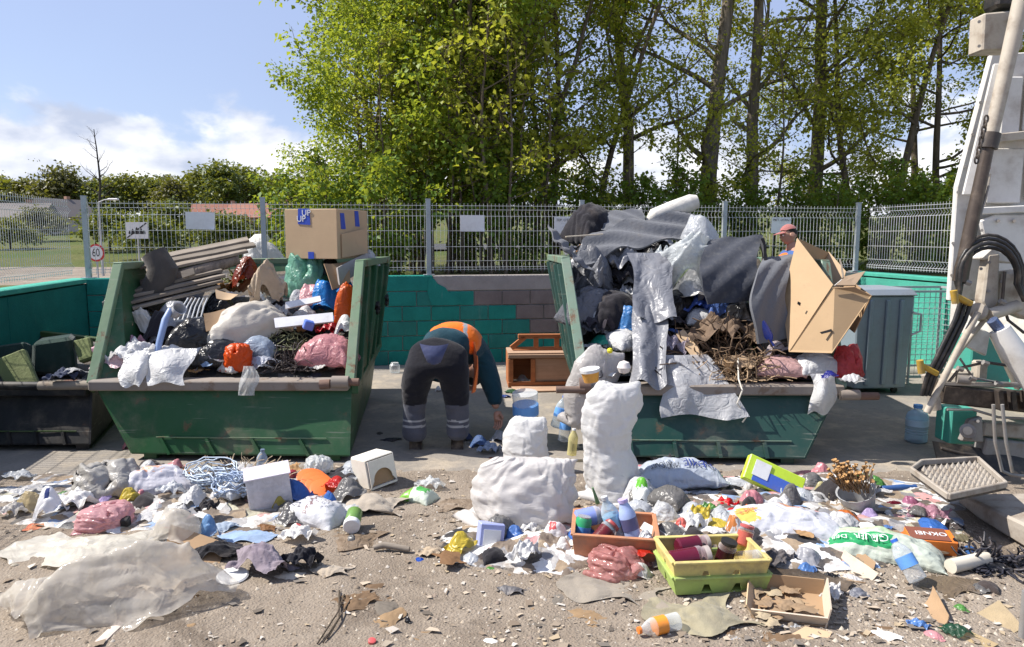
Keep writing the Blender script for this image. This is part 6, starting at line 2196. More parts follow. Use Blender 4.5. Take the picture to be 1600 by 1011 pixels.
turned('plastic_cup', 'grey white plastic cup beside the blue pipe', 'cup', ond(272, 492, 5.66), (0.6, -0.4, 0.5), [('body', [(0.035, 0), (0.05, 0.09), (0.052, 0.10), (0.046, 0.098), (0.03, 0.005)], m_plain((0.45, 0.45, 0.45), 0.4))])
bag('fabric', 'orange cloth under the blue pipe', 256, 534, 52, 24, 'fold_b', m_cloth((0.80, 0.17, 0.02)), on='L', cat='cloth')
bag('bin_bag', 'shiny black bag left of the large white sack', 300, 552, 76, 52, 'lie_a', BLACK_F, on='L', cat='bag')
bag('bin_bag', 'second shiny black bag nearer the front rim', 338, 574, 62, 42, 'lie_b', BLACK_F, on='L', cat='bag')
bag('bin_bag', 'black bag between pale green bag and blue bag', 438, 500, 60, 32, 'lie_b', BLACK_F, on='L', cat='bag')
bag('plastic_bag', 'pink bag at the front left corner of the left skip', 178, 566, 62, 46, 'crum_b', film(245, 190, 210, transl=0.35, clear=0.1), on='L')
bag('plastic_bag', 'white bag piled behind the rim near the left corner', 200, 584, 74, 54, 'crum_b', WHITE_F, on='L')
bag('plastic_bag', 'white plastic heaped around the foot of the blue pipe', 262, 584, 80, 46, 'crum_c', WHITE_F, on='L')
bag('plastic_bag', 'pale pink white film under the white bags at the left corner', 170, 585, 52, 30, 'fold_b', film(250, 215, 225, transl=0.35), on='L')
slab_obj('paper_box', 'small white paper box below the blue pipe', 'paper', [ond(252, 547, 5.52), ond(274, 542, 5.56), ond(276, 556, 5.5), ond(254, 560, 5.47)], 0.004, PAPER, bend=0.02, seed=3)
bag('plastic_bag', 'orange bag on the front rim of the left skip', 367, 582, 46, 42, 'tied_a', film(250, 95, 10, transl=0.3, rough=0.4), on='L', sink=0.0)
bag('plastic_bag', 'pale blue grey bag behind the orange one on the rim', 398, 560, 46, 34, 'lie_b', film(190, 205, 225, clear=0.1), on='L')
bag('plastic_bag', 'crumpled white blue bag right of the orange bag', 408, 578, 50, 24, 'crum_c', film(215, 220, 235, clear=0.1), on='L')
_n, _m = 16, 30
_V = []
for i in range(_n):
    for j in range(_m):
        a, b = i / (_n - 1), j / (_m - 1)
        w = 0.5 + 0.5 * math.sin(min(1, b * 1.3) * PI * 0.75)
        p = ond(388 + (a - 0.5) * 30 * w + 3 * math.sin(b * 5), 572 + 46 * b, 5.235 + 0.02 * math.sin(a * 9 + b * 4))
        _V.append(tuple(p))
_c = np.mean(_V, 0)
_o = mobj('plastic_bag', np.array(_V) - _c, grid_faces(_n, _m), CLEAR_G, None, True, grid_uv(_n, _m), tuple(_c)); tag(_o, 'thin clear bag hanging down from the rim below the orange bag', 'bag')
bag('plastic_bag', 'pale blue bag on the rim left of the orange bag', 318, 580, 30, 26, 'crum_d', film(165, 195, 235, clear=0.1), on='L')
bag('plastic_bag', 'pink bag at the front right of the left skip', 508, 574, 72, 50, 'lie_b', film(245, 175, 180, transl=0.4, clear=0.12), on='L')
bag('plastic_bag', 'white crumpled paper bag at the right end of the rim', 500, 582, 44, 18, 'crum_c', WHITE_D, on='L')
bag('plastic_bag', 'white bag tucked against the right side above the pink bag', 536, 528, 34, 34, 'crum_d', WHITE_F, on='L')
bag('net_bag', 'crumpled red net right of the small blue box', 512, 526, 38, 24, 'crum_b', film(190, 30, 45, transl=0.2), on='L', cat='net')
_b = MB().box((0, 0, 0), (0.075, 0.06, 0.07)); _o = _b.build('small_box', m_plain((0.08, 0.16, 0.55), 0.4), None, bevel=0.006, loc=ond(482, 508, 5.66), rot=(0.2, 0.3, 0.5)); tag(_o, 'small blue box right of the large white sack', 'box')

def tangle(name, label, cat, px, py, w, h, n, r, mat, on=None, z=None, seed=1, curl=2.5, up=0.6, zz=0.0):
    p = spot(px, py, on, z); k = ppm(p)
    W, Hh = w / k, h / k
    rg = np.random.default_rng(seed)
    br = []
    for i in range(n):
        c = rg.normal(0, 0.26, 3) * np.array([W, W * 0.6, Hh * 0.4]); c[2] = abs(c[2]) * 0.9
        a = rg.uniform(0, 6.28); L = W * rg.uniform(0.3, 0.8)
        d = np.array([math.cos(a), math.sin(a) * 0.7, rg.normal(0, up)]); d /= np.linalg.norm(d)
        pts = [c]
        for s_ in range(6):
            d = d + rg.normal(0, 0.16 * curl, 3); d /= np.linalg.norm(d)
            q = pts[-1] + d * L / 6
            q[2] = min(max(q[2], 0.004), Hh * 1.1)
            pts.append(q)
        br.append((pts, [r * rg.uniform(0.5, 1.2)] * len(pts), 4))
    V, F = tubes_mesh(br)
    o = mobj(name, V, F, mat, None, True, None, (p.x, p.y + W * 0.25, p.z + zz))
    tag(o, label, cat)
    return o

_ROOT = m_wood((0.19, 0.13, 0.085), (0.09, 0.06, 0.04))
tangle('plant_waste', 'dark tangled plant roots right of centre in the left skip', 'plant waste', 455, 578, 66, 50, 170, 0.006, m_plain((0.05, 0.04, 0.038), 0.8), on='L', seed=3)
tangle('plant_waste', 'green brown leaf stalks below the small blue box', 'plant waste', 452, 545, 60, 36, 120, 0.005, m_plain((0.10, 0.11, 0.05), 0.7), on='L', seed=4)
tangle('plant_waste', 'wilted greenery beside the dark red planter bag', 'plant waste', 372, 442, 36, 26, 80, 0.006, m_plain((0.14, 0.17, 0.04), 0.7), on='L', seed=5)

# ------------------------------------------------------------------ load of the right skip
def carpet_strip(name, label, path, width_vec, th, mat, cat='carpet', n=26, wav=0.01, seed=0):
    pts = [Vector(p) for p in path]
    P = []
    for i in range(n):
        t = i / (n - 1) * (len(pts) - 1); k = min(int(t), len(pts) - 2); f = t - k
        a = pts[max(k - 1, 0)]; b = pts[k]; c = pts[k + 1]; d = pts[min(k + 2, len(pts) - 1)]
        P.append(0.5 * ((2 * b) + (c - a) * f + (2 * a - 5 * b + 4 * c - d) * f * f + (3 * b - a - 3 * c + d) * f ** 3))
    w = Vector(width_vec); m = 14
    V = []; W2 = []
    for i, p in enumerate(P):
        t = (P[min(i + 1, n - 1)] - P[max(i - 1, 0)]).normalized()
        nn = t.cross(w).normalized()
        for j in range(m):
            a = j / (m - 1) - 0.5
            q = p + w * a + nn * (wav * math.sin(i * 0.7 + j * 0.9 + seed))
            V.append(q - nn * th / 2); W2.append(q + nn * th / 2)
    V = V + W2
    ctr = sum(V, Vector()) / len(V)
    V = np.array([tuple(v - ctr) for v in V])
    f = [tuple(x) for x in grid_faces(n, m)[:, ::-1]] + [tuple(x + n * m) for x in grid_faces(n, m)]
    ring = [j for j in range(m)] + [k * m + m - 1 for k in range(1, n)] + [(n - 1) * m + j for j in range(m - 2, -1, -1)] + [k * m for k in range(n - 2, 0, -1)]
    for x, y in zip(ring, ring[1:] + ring[:1]):
        f.append((x, y, y + n * m, x + n * m))
    o = mobj(name, V, f, mat, None, True, None, ctr); shade_angle(o.data, 50)
    tag(o, label, cat)
    return o

carpet_strip('carpet_piece', 'long grey carpet lying across the top of the right skip', [ond(905, 400, 6.2), ond(960, 372, 6.5), ond(1020, 360, 6.7), ond(1086, 350, 7.0)], (0.08, 0.42, 0.24), 0.018, CARPET, seed=1, wav=0.03)
carpet_strip('carpet_piece', 'flat grey carpet sheet at the very top behind the long one', [ond(938, 348, 7.0), ond(970, 342, 7.0), ond(1006, 340, 7.05)], (0.0, 0.20, 0.16), 0.018, CARPET, seed=2)
carpet_strip('carpet_piece', 'grey carpet flap standing up at the left corner of the right skip', [ond(872, 366, 6.1), ond(884, 392, 5.95), ond(915, 412, 5.95)], (0.16, -0.05, -0.16), 0.012, CARPET, seed=3)
carpet_strip('carpet_piece', 'square dark carpet panel standing in the middle right of the right skip', [ond(1150, 372, 6.12), ond(1138, 408, 5.84), ond(1142, 440, 5.74), ond(1150, 472, 5.74)], (0.46, 0.05, 0.03), 0.024, CARPET_D, seed=4, wav=0.010)
carpet_strip('carpet_piece', 'dark back side of the carpet panel folded away to the right', [ond(1190, 372, 6.05), ond(1196, 420, 6.0), ond(1185, 470, 5.85)], (0.10, 0.35, 0.0), 0.022, m_cloth((0.012, 0.013, 0.018), 1.0), seed=5, wav=0.006)
carpet_strip('carpet_piece', 'grey carpet bent over an edge left of the open carton', [ond(1222, 402, 6.10), ond(1212, 412, 5.82), ond(1200, 468, 5.58), ond(1212, 532, 5.56)], (0.31, 0.16, 0.03), 0.024, CARPET, seed=6, wav=0.008)
_o = MB().tube([ond(1012, 346, 7.1), ond(1022, 338, 7.1), ond(1050, 328, 7.15), ond(1080, 317, 7.2), ond(1090, 314, 7.2)], [0.03, 0.075, 0.085, 0.085, 0.06], 18).build('foam_roll', m_cloth((0.66, 0.63, 0.57), 0.9, 200), None, smooth=True)
tag(_o, 'white foam roll on the very top of the right skip', 'foam roll')
bag('plastic_bag', 'white bag behind the grey carpet at the upper left of the right skip', 915, 390, 56, 48, 'crum_b', WHITE_D, z=1.50)
bag('plastic_bag', 'orange brown bag under the upper grey carpet', 916, 392, 30, 26, 'crum_d', film(220, 150, 80), z=1.48)
_o = MB().tube([ond(884, 370, 6.2), ond(942, 366, 6.4)], 0.006, 8).build('thin_stick', m_plain((0.6, 0.52, 0.4), 0.8), None); tag(_o, 'thin pale stick poking out at the upper left of the right skip', 'stick')
bag('plastic_sheet', 'translucent white sheet heaped beside the dark carpet panel', 1062, 470, 100, 112, 'fold_b', m_film((0.58, 0.61, 0.62), 0.4, 0.2, 0.2, 22, 0.03), on='R', dep=0.9, tilt=(0.55, 0), rz=0.2, cat='sheet')
bag('plastic_sheet', 'upper fold of translucent sheet left of the dark carpet panel', 1098, 428, 76, 78, 'crum_a', m_film((0.58, 0.60, 0.63), 0.4, 0.2, 0.2, 22, 0.03), on='R', dep=0.8, cat='sheet')
bag('plastic_bag', 'pale green bag showing through the translucent sheet', 1092, 452, 56, 36, 'lie_b', film(195, 215, 160), on='R')
bag('bin_bag', 'silver crumpled film on the upper left of the right skip', 930, 418, 84, 56, 'crum_b', GREY_F, z=1.30)
bag('bin_bag', 'dark silver film bag under the long grey carpet', 985, 405, 86, 52, 'crum_a', GREY_F2, z=1.38)
bag('plastic_bag', 'clear film bag on top left of the right skip', 905, 382, 46, 40, 'crum_a', CLEAR_F, z=1.52)
bag('plastic_bag', 'grey film bag between tarpaulin and translucent sheet', 1040, 420, 60, 56, 'crum_d', GREY_F, z=1.22)
bag('bin_bag', 'silver grey film bag at the left of the right skip', 925, 480, 78, 86, 'crum_a', GREY_F2, on='R', dep=0.8)
bag('bin_bag', 'grey film bag in the centre left of the right skip', 972, 462, 92, 72, 'crum_b', GREY_F, on='R', dep=0.7)
bag('bin_bag', 'silver grey sheet lying over the left side of the right skip', 922, 470, 44, 80, 'fold_a', GREY_F, on='R', dep=0.9, tilt=(0.7, 0))
bag('bin_bag', 'black clothing bundle under the grey film bags', 966, 520, 78, 62, 'lie_b', m_cloth((0.02, 0.018, 0.022)), on='R')
bag('bin_bag', 'black bag behind the blue bag in the right skip', 1050, 500, 72, 42, 'lie_a', BLACK_F, on='R')
bag('bin_bag', 'black bag at the left edge of the right skip', 936, 512, 40, 46, 'lie_a', BLACK_F, on='R')
bag('bin_bag', 'black bag below the dark carpet panel', 1150, 512, 70, 40, 'lie_a', BLACK_F, on='R')
bag('bin_bag', 'black shape standing in for the dark cavity left of the open carton', 1215, 552, 56, 40, 'lie_a', BLACK_F, on='R')  # black lump painted in where the load has a dark hollow
bag('plastic_bag', 'floral cloth beside the translucent sheet', 1028, 435, 40, 46, 'fold_b', m_cloth((0.40, 0.36, 0.36), 0.9, 90, (0.12, 0.06, 0.08)), on='R', tilt=(0.5, 0), cat='cloth')

def hang(name, label, x0, y0, w0, x1, y1, w1, d0, d1, mat, seed, cat='sheet', n=34, m=56, fold=0.025, bulge=0.0):
    rg = np.random.default_rng(seed)
    V = []
    ph = rg.uniform(0, 6.28, 6)
    for i in range(n):
        a = i / (n - 1)
        for j in range(m):
            b = j / (m - 1)
            xc = x0 + (x1 - x0) * b + 5 * math.sin(b * 4 + ph[0]); w = w0 + (w1 - w0) * b ** 0.8 + 5 * math.sin(b * 7 + ph[1])
            dd = d0 + (d1 - d0) * b
            f = fold * (0.5 * math.sin(a * 7 + ph[2] + 1.6 * math.sin(b * 3 + ph[3])) * (0.3 + 0.7 * b))
            p = ond(xc + (a - 0.5) * w, y0 + (y1 - y0) * (b + 0.05 * math.sin(a * 7 + ph[5]) * b), dd + f - bulge * math.sin(b * PI) * math.sin(a * PI))
            V.append(tuple(p))
    V = np.array(V)
    V[:, 1] += fold * 1.1 * crease_field(V * np.array([1.0, 1.0, 0.55]), seed, 4, 9.0, 0.6)
    V[:, 0] += fold * 0.7 * crease_field(V * np.array([1.0, 1.0, 0.7]), seed + 5, 3, 8.0, 0.6)
    c = V.mean(0)
    o = mobj(name, V - c, grid_faces(n, m), mat, None, True, grid_uv(n, m), tuple(c))
    tag(o, label, cat)
    return o

hang('plastic_bag', 'white bag hanging over the front rim near the left corner', 205, 548, 46, 208, 604, 34, 5.42, 5.22, WHITE_F, 11, 'bag', fold=0.03, bulge=0.06)
hang('plastic_bag', 'white plastic hanging down over the rim beside the blue pipe', 262, 545, 84, 262, 600, 56, 5.45, 5.22, WHITE_F, 12, 'sheet', fold=0.03, bulge=0.05)
hang('tarpaulin', 'long silver grey tarpaulin hanging down the middle of the right skip', 1028, 436, 50, 1010, 602, 58, 5.95, 5.20, GREY_F, 1, fold=0.05)
hang('tarpaulin', 'upper grey fold of the hanging tarpaulin', 1010, 395, 70, 1032, 500, 62, 6.1, 5.62, GREY_F, 2, fold=0.05)
hang('plastic_sheet', 'white plastic sheet draped over the front rim of the right skip', 1062, 555, 80, 1108, 652, 130, 5.45, 5.17, m_film((0.60, 0.60, 0.61), 0.35, 0.05, 0.28, 20, 0.10), 3, fold=0.05, bulge=0.06)
hang('plastic_bag', 'small white bag hanging from the front rim of the right skip', 1286, 584, 40, 1280, 646, 34, 5.26, 5.22, WHITE_F, 4, 'bag', fold=0.02, bulge=0.07)
bag('plastic_bag', 'light blue bag among the black clothing', 985, 534, 46, 52, 'crum_a', film(90, 155, 225), on='R')
bag('plastic_bag', 'blue bag under the dark carpet panel', 1108, 506, 72, 44, 'crum_b', film(85, 115, 205), on='R')
bag('plastic_bag', 'pale blue end of bag under the dark carpet panel', 1148, 504, 44, 32, 'crum_d', film(120, 150, 220), on='R')
turned('plastic_bottle', 'dark blue bottle left of the open carton', 'bottle', ond(1185, 500, 5.55), (0.30, -0.10, -0.55), [('body', [(0.02, 0), (0.042, 0.01), (0.042, 0.14), (0.03, 0.17), (0.014, 0.185), (0.014, 0.2)], m_plain((0.02, 0.05, 0.33), 0.25)), ('cap', [(0.016, 0.2), (0.016, 0.225)], m_plain((0.02, 0.05, 0.33), 0.4))])
tangle('root_clump', 'clump of brown roots and soil in the middle of the right skip', 'plant waste', 1135, 562, 110, 62, 520, 0.006, _ROOT, on='R', seed=11)
bag('soil_clod', 'brown clod of soil under the roots in the right skip', 1138, 560, 112, 66, 'crum_b', m_plain((0.155, 0.105, 0.068), 0.95, 0, 0.5, 20, 1.0, (0.06, 0.04, 0.028)), on='R', cat='soil')
bag('soil_clod', 'lighter clod with straw above the front rim', 1165, 590, 86, 36, 'crum_c', m_plain((0.30, 0.21, 0.13), 0.95, 0, 0.5, 20, 1.0, (0.10, 0.07, 0.045)), on='R', cat='soil')
tangle('root_clump', 'straw and fine roots above the front rim of the right skip', 'plant waste', 1160, 592, 86, 40, 320, 0.0045, m_plain((0.36, 0.25, 0.15), 0.9), on='R', seed=12)
tangle('leafy_stalks', 'green leaf stalks beside the roots', 'plant waste', 1190, 556, 28, 52, 60, 0.007, m_plain((0.12, 0.20, 0.05), 0.6), on='R', seed=13, up=1.2, curl=1.0)
slab_obj('cardboard_piece', 'tan cardboard strip slanting down left of the roots', 'cardboard', [ond(1056, 522, 5.62), ond(1068, 514, 5.66), ond(1104, 560, 5.46), ond(1092, 572, 5.42)], 0.006, CARD, bend=0.03, seed=9)
bag('plastic_bag', 'lilac grey bag left of the cardboard strip', 1050, 568, 52, 44, 'crum_b', film(190, 180, 195, clear=0.1), on='R')
bag('plastic_bag', 'grey white film bag under the lilac bag', 1045, 590, 70, 34, 'crum_c', film(205, 205, 210), on='R')
turned('paper_cup', 'tan paper cup in the roots above the rim', 'cup', ond(1135, 582, 5.42), (0.15, -0.2, 1), [('body', [(0.026, 0), (0.04, 0.10), (0.042, 0.104), (0.036, 0.1), (0.02, 0.006)], m_plain((0.45, 0.30, 0.16), 0.7))])
bag('plastic_bag', 'pale pink bag on the front rim of the right skip', 1225, 592, 64, 34, 'lie_b', film(240, 195, 190, clear=0.1), on='R')
bag('plastic_bag', 'white and pink bag left of the open carton foot', 1212, 560, 38, 34, 'crum_d', film(235, 220, 222, clear=0.1), on='R')
bag('plastic_bag', 'white bag under the open carton on the rim', 1284, 592, 62, 38, 'lie_b', WHITE_F, on='R', sink=0.0)
bag('plastic_bag', 'red translucent bag at the right end of the right skip', 1332, 596, 50, 52, 'tied_b', film(240, 95, 100, transl=0.45, clear=0.15), on='R', sink=0.0)
bag('plastic_bag', 'clear white bag in front of the red one at the skip end', 1338, 602, 44, 26, 'crum_c', CLEAR_F, z=0.60)
bag('plastic_bag', 'tiny dark blue bag on the rim below the open carton', 1300, 590, 26, 16, 'crum_d', film(40, 45, 140), z=0.64)
bag('plastic_bag', 'clear bag at the left side of the right skip', 932, 530, 52, 42, 'crum_a', CLEAR_F, on='R')
bag('plastic_bag', 'teal cord bag under the clear bag', 940, 545, 36, 20, 'crum_d', film(50, 175, 150), on='R')
turned('plastic_ball', 'small yellow plastic ball at the left of the right skip', 'ball', ond(953, 548, 5.35), (0, 0, 1), [('body', [(0.001, -0.022), (0.016, -0.016), (0.022, 0), (0.016, 0.016), (0.001, 0.022)], m_plain((0.75, 0.66, 0.03), 0.4))])
tangle('leafy_stalks', 'green leaves beside the small yellow ball', 'plant waste', 965, 552, 30, 22, 40, 0.006, m_plain((0.04, 0.10, 0.03), 0.6), on='R', seed=15)
_o = MB().tube([ond(1153, 560, 5.40), ond(1154, 592, 5.27), ond(1160, 610, 5.20), ond(1152, 630, 5.2), ond(1166, 652, 5.2), ond(1160, 660, 5.2)], 0.006, 6).build('cord', m_plain((0.62, 0.58, 0.5), 0.9), None); tag(_o, 'thin white cord dangling over the front rim of the right skip', 'cord')

def open_carton():
    a = ond(1233, 550, 5.45)
    b = ond(1300, 552, 5.20)
    c = ond(1362, 462, 5.35)
    top = ond(1246, 372, 5.85)
    midr = ond(1306, 444, 5.45)
    root = empty('carton', a)
    tag(root, 'large open brown carton standing tilted on the right skip', 'box')
    def L(p): return Vector(p) - a
    back = ond(1332, 430, 6.1); bl = ond(1215, 470, 5.9)
    def face(pts, name, mat=m_card((0.42, 0.295, 0.175), 0.15)):
        return MB().plate([L(p) for p in pts], 0.007).build(name, mat, root)
    fr = face([a, ond(1302, 445, 5.40), top, ond(1222, 470, 5.75)], 'front_face')
    face([a, b, c, ond(1304, 446, 5.385)], 'right_face', m_card((0.38, 0.265, 0.155), 0.15))  # same cardboard made darker, shade of the side away from the sun
    MB().plate([L(ond(1250, 478, 5.48)), L(ond(1246, 475, 5.48)), L(ond(1247, 471, 5.48)), L(ond(1251, 473, 5.48))], 0.012).build('hand_hole', M_BLACK, fr)
    MB().plate([L(ond(1281, 519, 5.275)), L(ond(1299, 514, 5.265)), L(ond(1300, 518, 5.26)), L(ond(1284, 522, 5.27))], 0.012).build('hand_hole', M_BLACK, root)
    face([top, ond(1295, 395, 6.3), ond(1250, 480, 6.3), ond(1222, 470, 5.75)], 'back_face', CARD_D)  # back and side faces in darker card, the carton's inner shade as colour
    face([ond(1295, 393, 6.3), ond(1322, 424, 6.1), ond(1300, 500, 6.0), ond(1270, 470, 6.2)], 'inner_face', m_card((0.46, 0.34, 0.22), 0.1))
    face([c, ond(1318, 430, 5.95), ond(1310, 500, 5.8), ond(1335, 520, 5.45)], 'side_face', CARD_D)
    face([ond(1306, 446, 5.40), ond(1322, 432, 5.55), ond(1352, 424, 5.6), ond(1336, 446, 5.42)], 'flap', m_card((0.30, 0.22, 0.15), 0.2))
    face([ond(1300, 450, 5.36), ond(1335, 448, 5.34), ond(1362, 462, 5.33), ond(1330, 455, 5.36)], 'flap', CARD_D)

open_carton()
plank('wooden_stick', 'thin stick standing up inside the open carton', ond(1318, 435, 5.6), ond(1313, 405, 5.75), 0.012, 0.012, _W, cat='stick')
bag('bin_bag', 'dark grey waste inside the open carton', 1296, 462, 50, 50, 'crum_d', m_film((0.03, 0.028, 0.03), 0, 0, 0.5, 20, 0.2), z=1.12, cat='waste')
slab_obj('paper_sheet', 'small white sheet edge in the mouth of the open carton', 'paper', [ond(1304, 446, 5.42), ond(1316, 436, 5.5), ond(1319, 442, 5.5), ond(1308, 452, 5.42)], 0.008, PAPER)

bag('sack', 'big white translucent sack hanging on the left end of the right skip', 903, 672, 100, 152, 'sack_b', m_film((0.62, 0.59, 0.57), 0.5, 0.0, 0.35, 16, 0.08), z=0.22, dep=0.55, rz=0.2, tilt=(0.0, 0.32), cat='sack', hmin=0.9, prof=[(0, 0.75, 0.0), (0.3, 1.0, 0), (0.7, 0.95, 0.02), (0.9, 0.7, 0.08), (1, 0.4, 0.12)])
# ------------------------------------------------------------------ sacks and litter in the middle
bag('sack', 'tall white woven sack standing against the right skip', 952, 788, 112, 212, 'sack_a', m_woven((0.74, 0.73, 0.715), 0.05), dep=0.62, rz=0.1, tilt=(0.0, 0.02), cat='sack', hmin=0.9, crease=0.055, prof=[(0, 1.12, 0.10), (0.12, 1.10, 0.08), (0.30, 0.98, 0.04), (0.42, 0.80, 0.0), (0.55, 0.92, -0.02), (0.72, 0.98, 0.0), (0.86, 0.90, 0.06), (0.94, 0.66, 0.10), (1, 0.45, 0.12)])
bag('sack', 'white woven sack in the middle behind the lying one', 822, 742, 92, 106, 'sack_b', m_woven((0.74, 0.73, 0.715), 0.05), dep=0.6, rz=-0.1, cat='sack', hmin=0.9, crease=0.06, prof=[(0, 1.1, 0), (0.4, 1.05, 0), (0.7, 0.9, 0.02), (0.88, 0.72, 0.06), (1, 0.4, 0.08)])
bag('sack', 'broad white sack slumped in front of the other two', 818, 828, 182, 138, 'sack_c', m_woven((0.68, 0.65, 0.625), 0.08), dep=0.50, rz=-0.06, tilt=(0.05, 0), cat='sack', hmin=0.85, crease=0.06, prof=[(0, 1.40, 0.02), (0.3, 1.18, 0.0), (0.6, 1.0, 0.0), (0.85, 0.85, 0.05), (1, 0.62, 0.14)])
bag('sack_mouth', 'open brown mouth of the broad sack facing right', 880, 806, 60, 36, 'crum_b', m_film((0.12, 0.075, 0.05), 0.1, 0, 0.6, 20, 0.4), cat='sack')

def bottle(name, label, p, axis, r, L, body, cap, lab=None, group=None, neck=0.35):
    pr = [(r * 0.6, 0), (r * 0.98, L * 0.03), (r, L * 0.08), (r * 0.95, L * 0.30), (r, L * 0.5), (r, L * 0.66), (r * 0.75, L * 0.78), (r * neck, L * 0.90), (r * neck, L * 0.93)]
    parts = [('body', pr, body), ('cap', [(r * neck * 1.15, L * 0.93), (r * neck * 1.15, L)], cap)]
    if lab: parts.append(('label_band', [(r * 1.015, L * 0.34), (r * 1.015, L * 0.60)], lab))
    return turned(name, label, 'bottle', p, axis, parts, group)

BLUE_CAP = m_plain((0.03, 0.14, 0.55), 0.4)
WHITE_P = m_plain((0.74, 0.74, 0.73), 0.35, 0, 0.1)
LBL_B = m_plain((0.12, 0.32, 0.70), 0.45)
CL_B = m_clear((0.80, 0.90, 0.97), 0.12, 0.2)
CL_W = m_clear((0.92, 0.95, 0.96), 0.12, 0.22)
bottle('water_bottle', 'big clear bottle with blue label upside down on the middle sack', ond(820, 652, 5.55), (0.05, 0.15, -1), 0.10, 0.30, CL_W, BLUE_CAP, LBL_B)
bpy.data.objects['water_bottle'].location = ond(820, 612, 5.55)
bottle('water_bottle', 'clear bottle with blue label squeezed behind the middle sack', ond(868, 668, 5.6), (0.3, 0.1, 1), 0.045, 0.26, CL_B, BLUE_CAP, LBL_B)
bottle('water_bottle', 'clear bottle leaning against the corner plate of the right skip', ond(880, 690, 5.5), (0.15, 0.1, 1), 0.045, 0.28, CL_W, BLUE_CAP, LBL_B)
bottle('glass_bottle', 'yellowish glass bottle in the gap between the white sacks', ond(893, 712, 5.2), (0.1, 0.1, 1), 0.035, 0.20, m_clear((0.85, 0.78, 0.40), 0.1, 0.35), WHITE_P)
turned('plastic_cup', 'orange paper cup on top of the tall sack', 'cup', ond(924, 596, 5.0), (-0.15, -0.05, 1), [('body', [(0.05, 0), (0.066, 0.085), (0.068, 0.09), (0.06, 0.086), (0.04, 0.006)], m_plain((0.75, 0.36, 0.06), 0.5)), ('rim_band', [(0.068, 0.07), (0.070, 0.092)], WHITE_P)])
turned('foam_ball', 'white ball on top of the tall sack', 'ball', ond(975, 574, 5.15), (0, 0, 1), [('body', [(0.001, -0.05), (0.035, -0.036), (0.05, 0), (0.035, 0.036), (0.001, 0.05)], m_plain((0.72, 0.66, 0.62), 0.5))])

def cabinet():
    a = onz(794, 606, 0.012)
    root = empty('cabinet', a, 0.06)
    tag(root, 'broken orange framed cabinet lying by the back wall', 'cabinet')
    O = m_wood((0.42, 0.17, 0.07), (0.28, 0.10, 0.045)); B = m_wood((0.44, 0.30, 0.21), (0.33, 0.21, 0.14))
    Lr, Dp, Hh = 0.80, 0.42, 0.36
    MB().box((Lr / 2, 0.02, Hh - 0.02), (Lr, 0.04, 0.04)).build('top_rail', B, root, bevel=0.004)
    MB().box((Lr / 2, 0.02, 0.03), (Lr, 0.04, 0.06)).build('bottom_rail', O, root, bevel=0.004)
    for x in (0.03, 0.27, Lr - 0.03):
        MB().box((x, 0.022, Hh / 2), (0.05, 0.036, Hh - 0.10)).build('upright', O, root, bevel=0.004)
    MB().box((0.53, 0.04, Hh / 2), (0.48, 0.012, Hh - 0.10)).build('panel', B, root)
    MB().box((Lr / 2, Dp / 2 + 0.02, Hh + 0.008), (Lr, Dp, 0.014)).build('lid', B, root)
    MB().box((0.008, Dp / 2 + 0.04, Hh / 2), (0.014, Dp - 0.04, Hh)).build('side', O, root)
    MB().box((Lr / 2, Dp + 0.04, Hh / 2), (Lr, 0.012, Hh)).build('back', O, root)
    z0 = Hh + 0.02
    MB().hexa([(0.06, 0.18, z0), (Lr, 0.18, z0), (Lr, 0.24, z0), (0.06, 0.24, z0)], [(0.10, 0.20, z0 + 0.03), (Lr, 0.20, z0 + 0.03), (Lr, 0.24, z0 + 0.03), (0.10, 0.24, z0 + 0.03)]).build('tray_rail', O, root)
    MB().box((Lr / 2 + 0.06, 0.22, z0 + 0.15), (Lr - 0.12, 0.05, 0.05)).build('tray_rail', O, root, bevel=0.006)
    for x, l in ((0.12, 0.15), (0.32, 0.0), (0.55, 0.0), (Lr - 0.05, 0.0)):
        b = MB(); bar(b, (x - l * 0.5, 0.22, z0 + 0.02), (x + l * 0.5, 0.22, z0 + 0.14), 0.05, 0.05, (0, 1, 0)); b.build('tray_upright', O, root)
    MB().box((Lr / 2, -0.13, 0.012), (Lr * 0.9, 0.26, 0.012), (0, 0, 0.05)).build('fallen_panel', B, root)

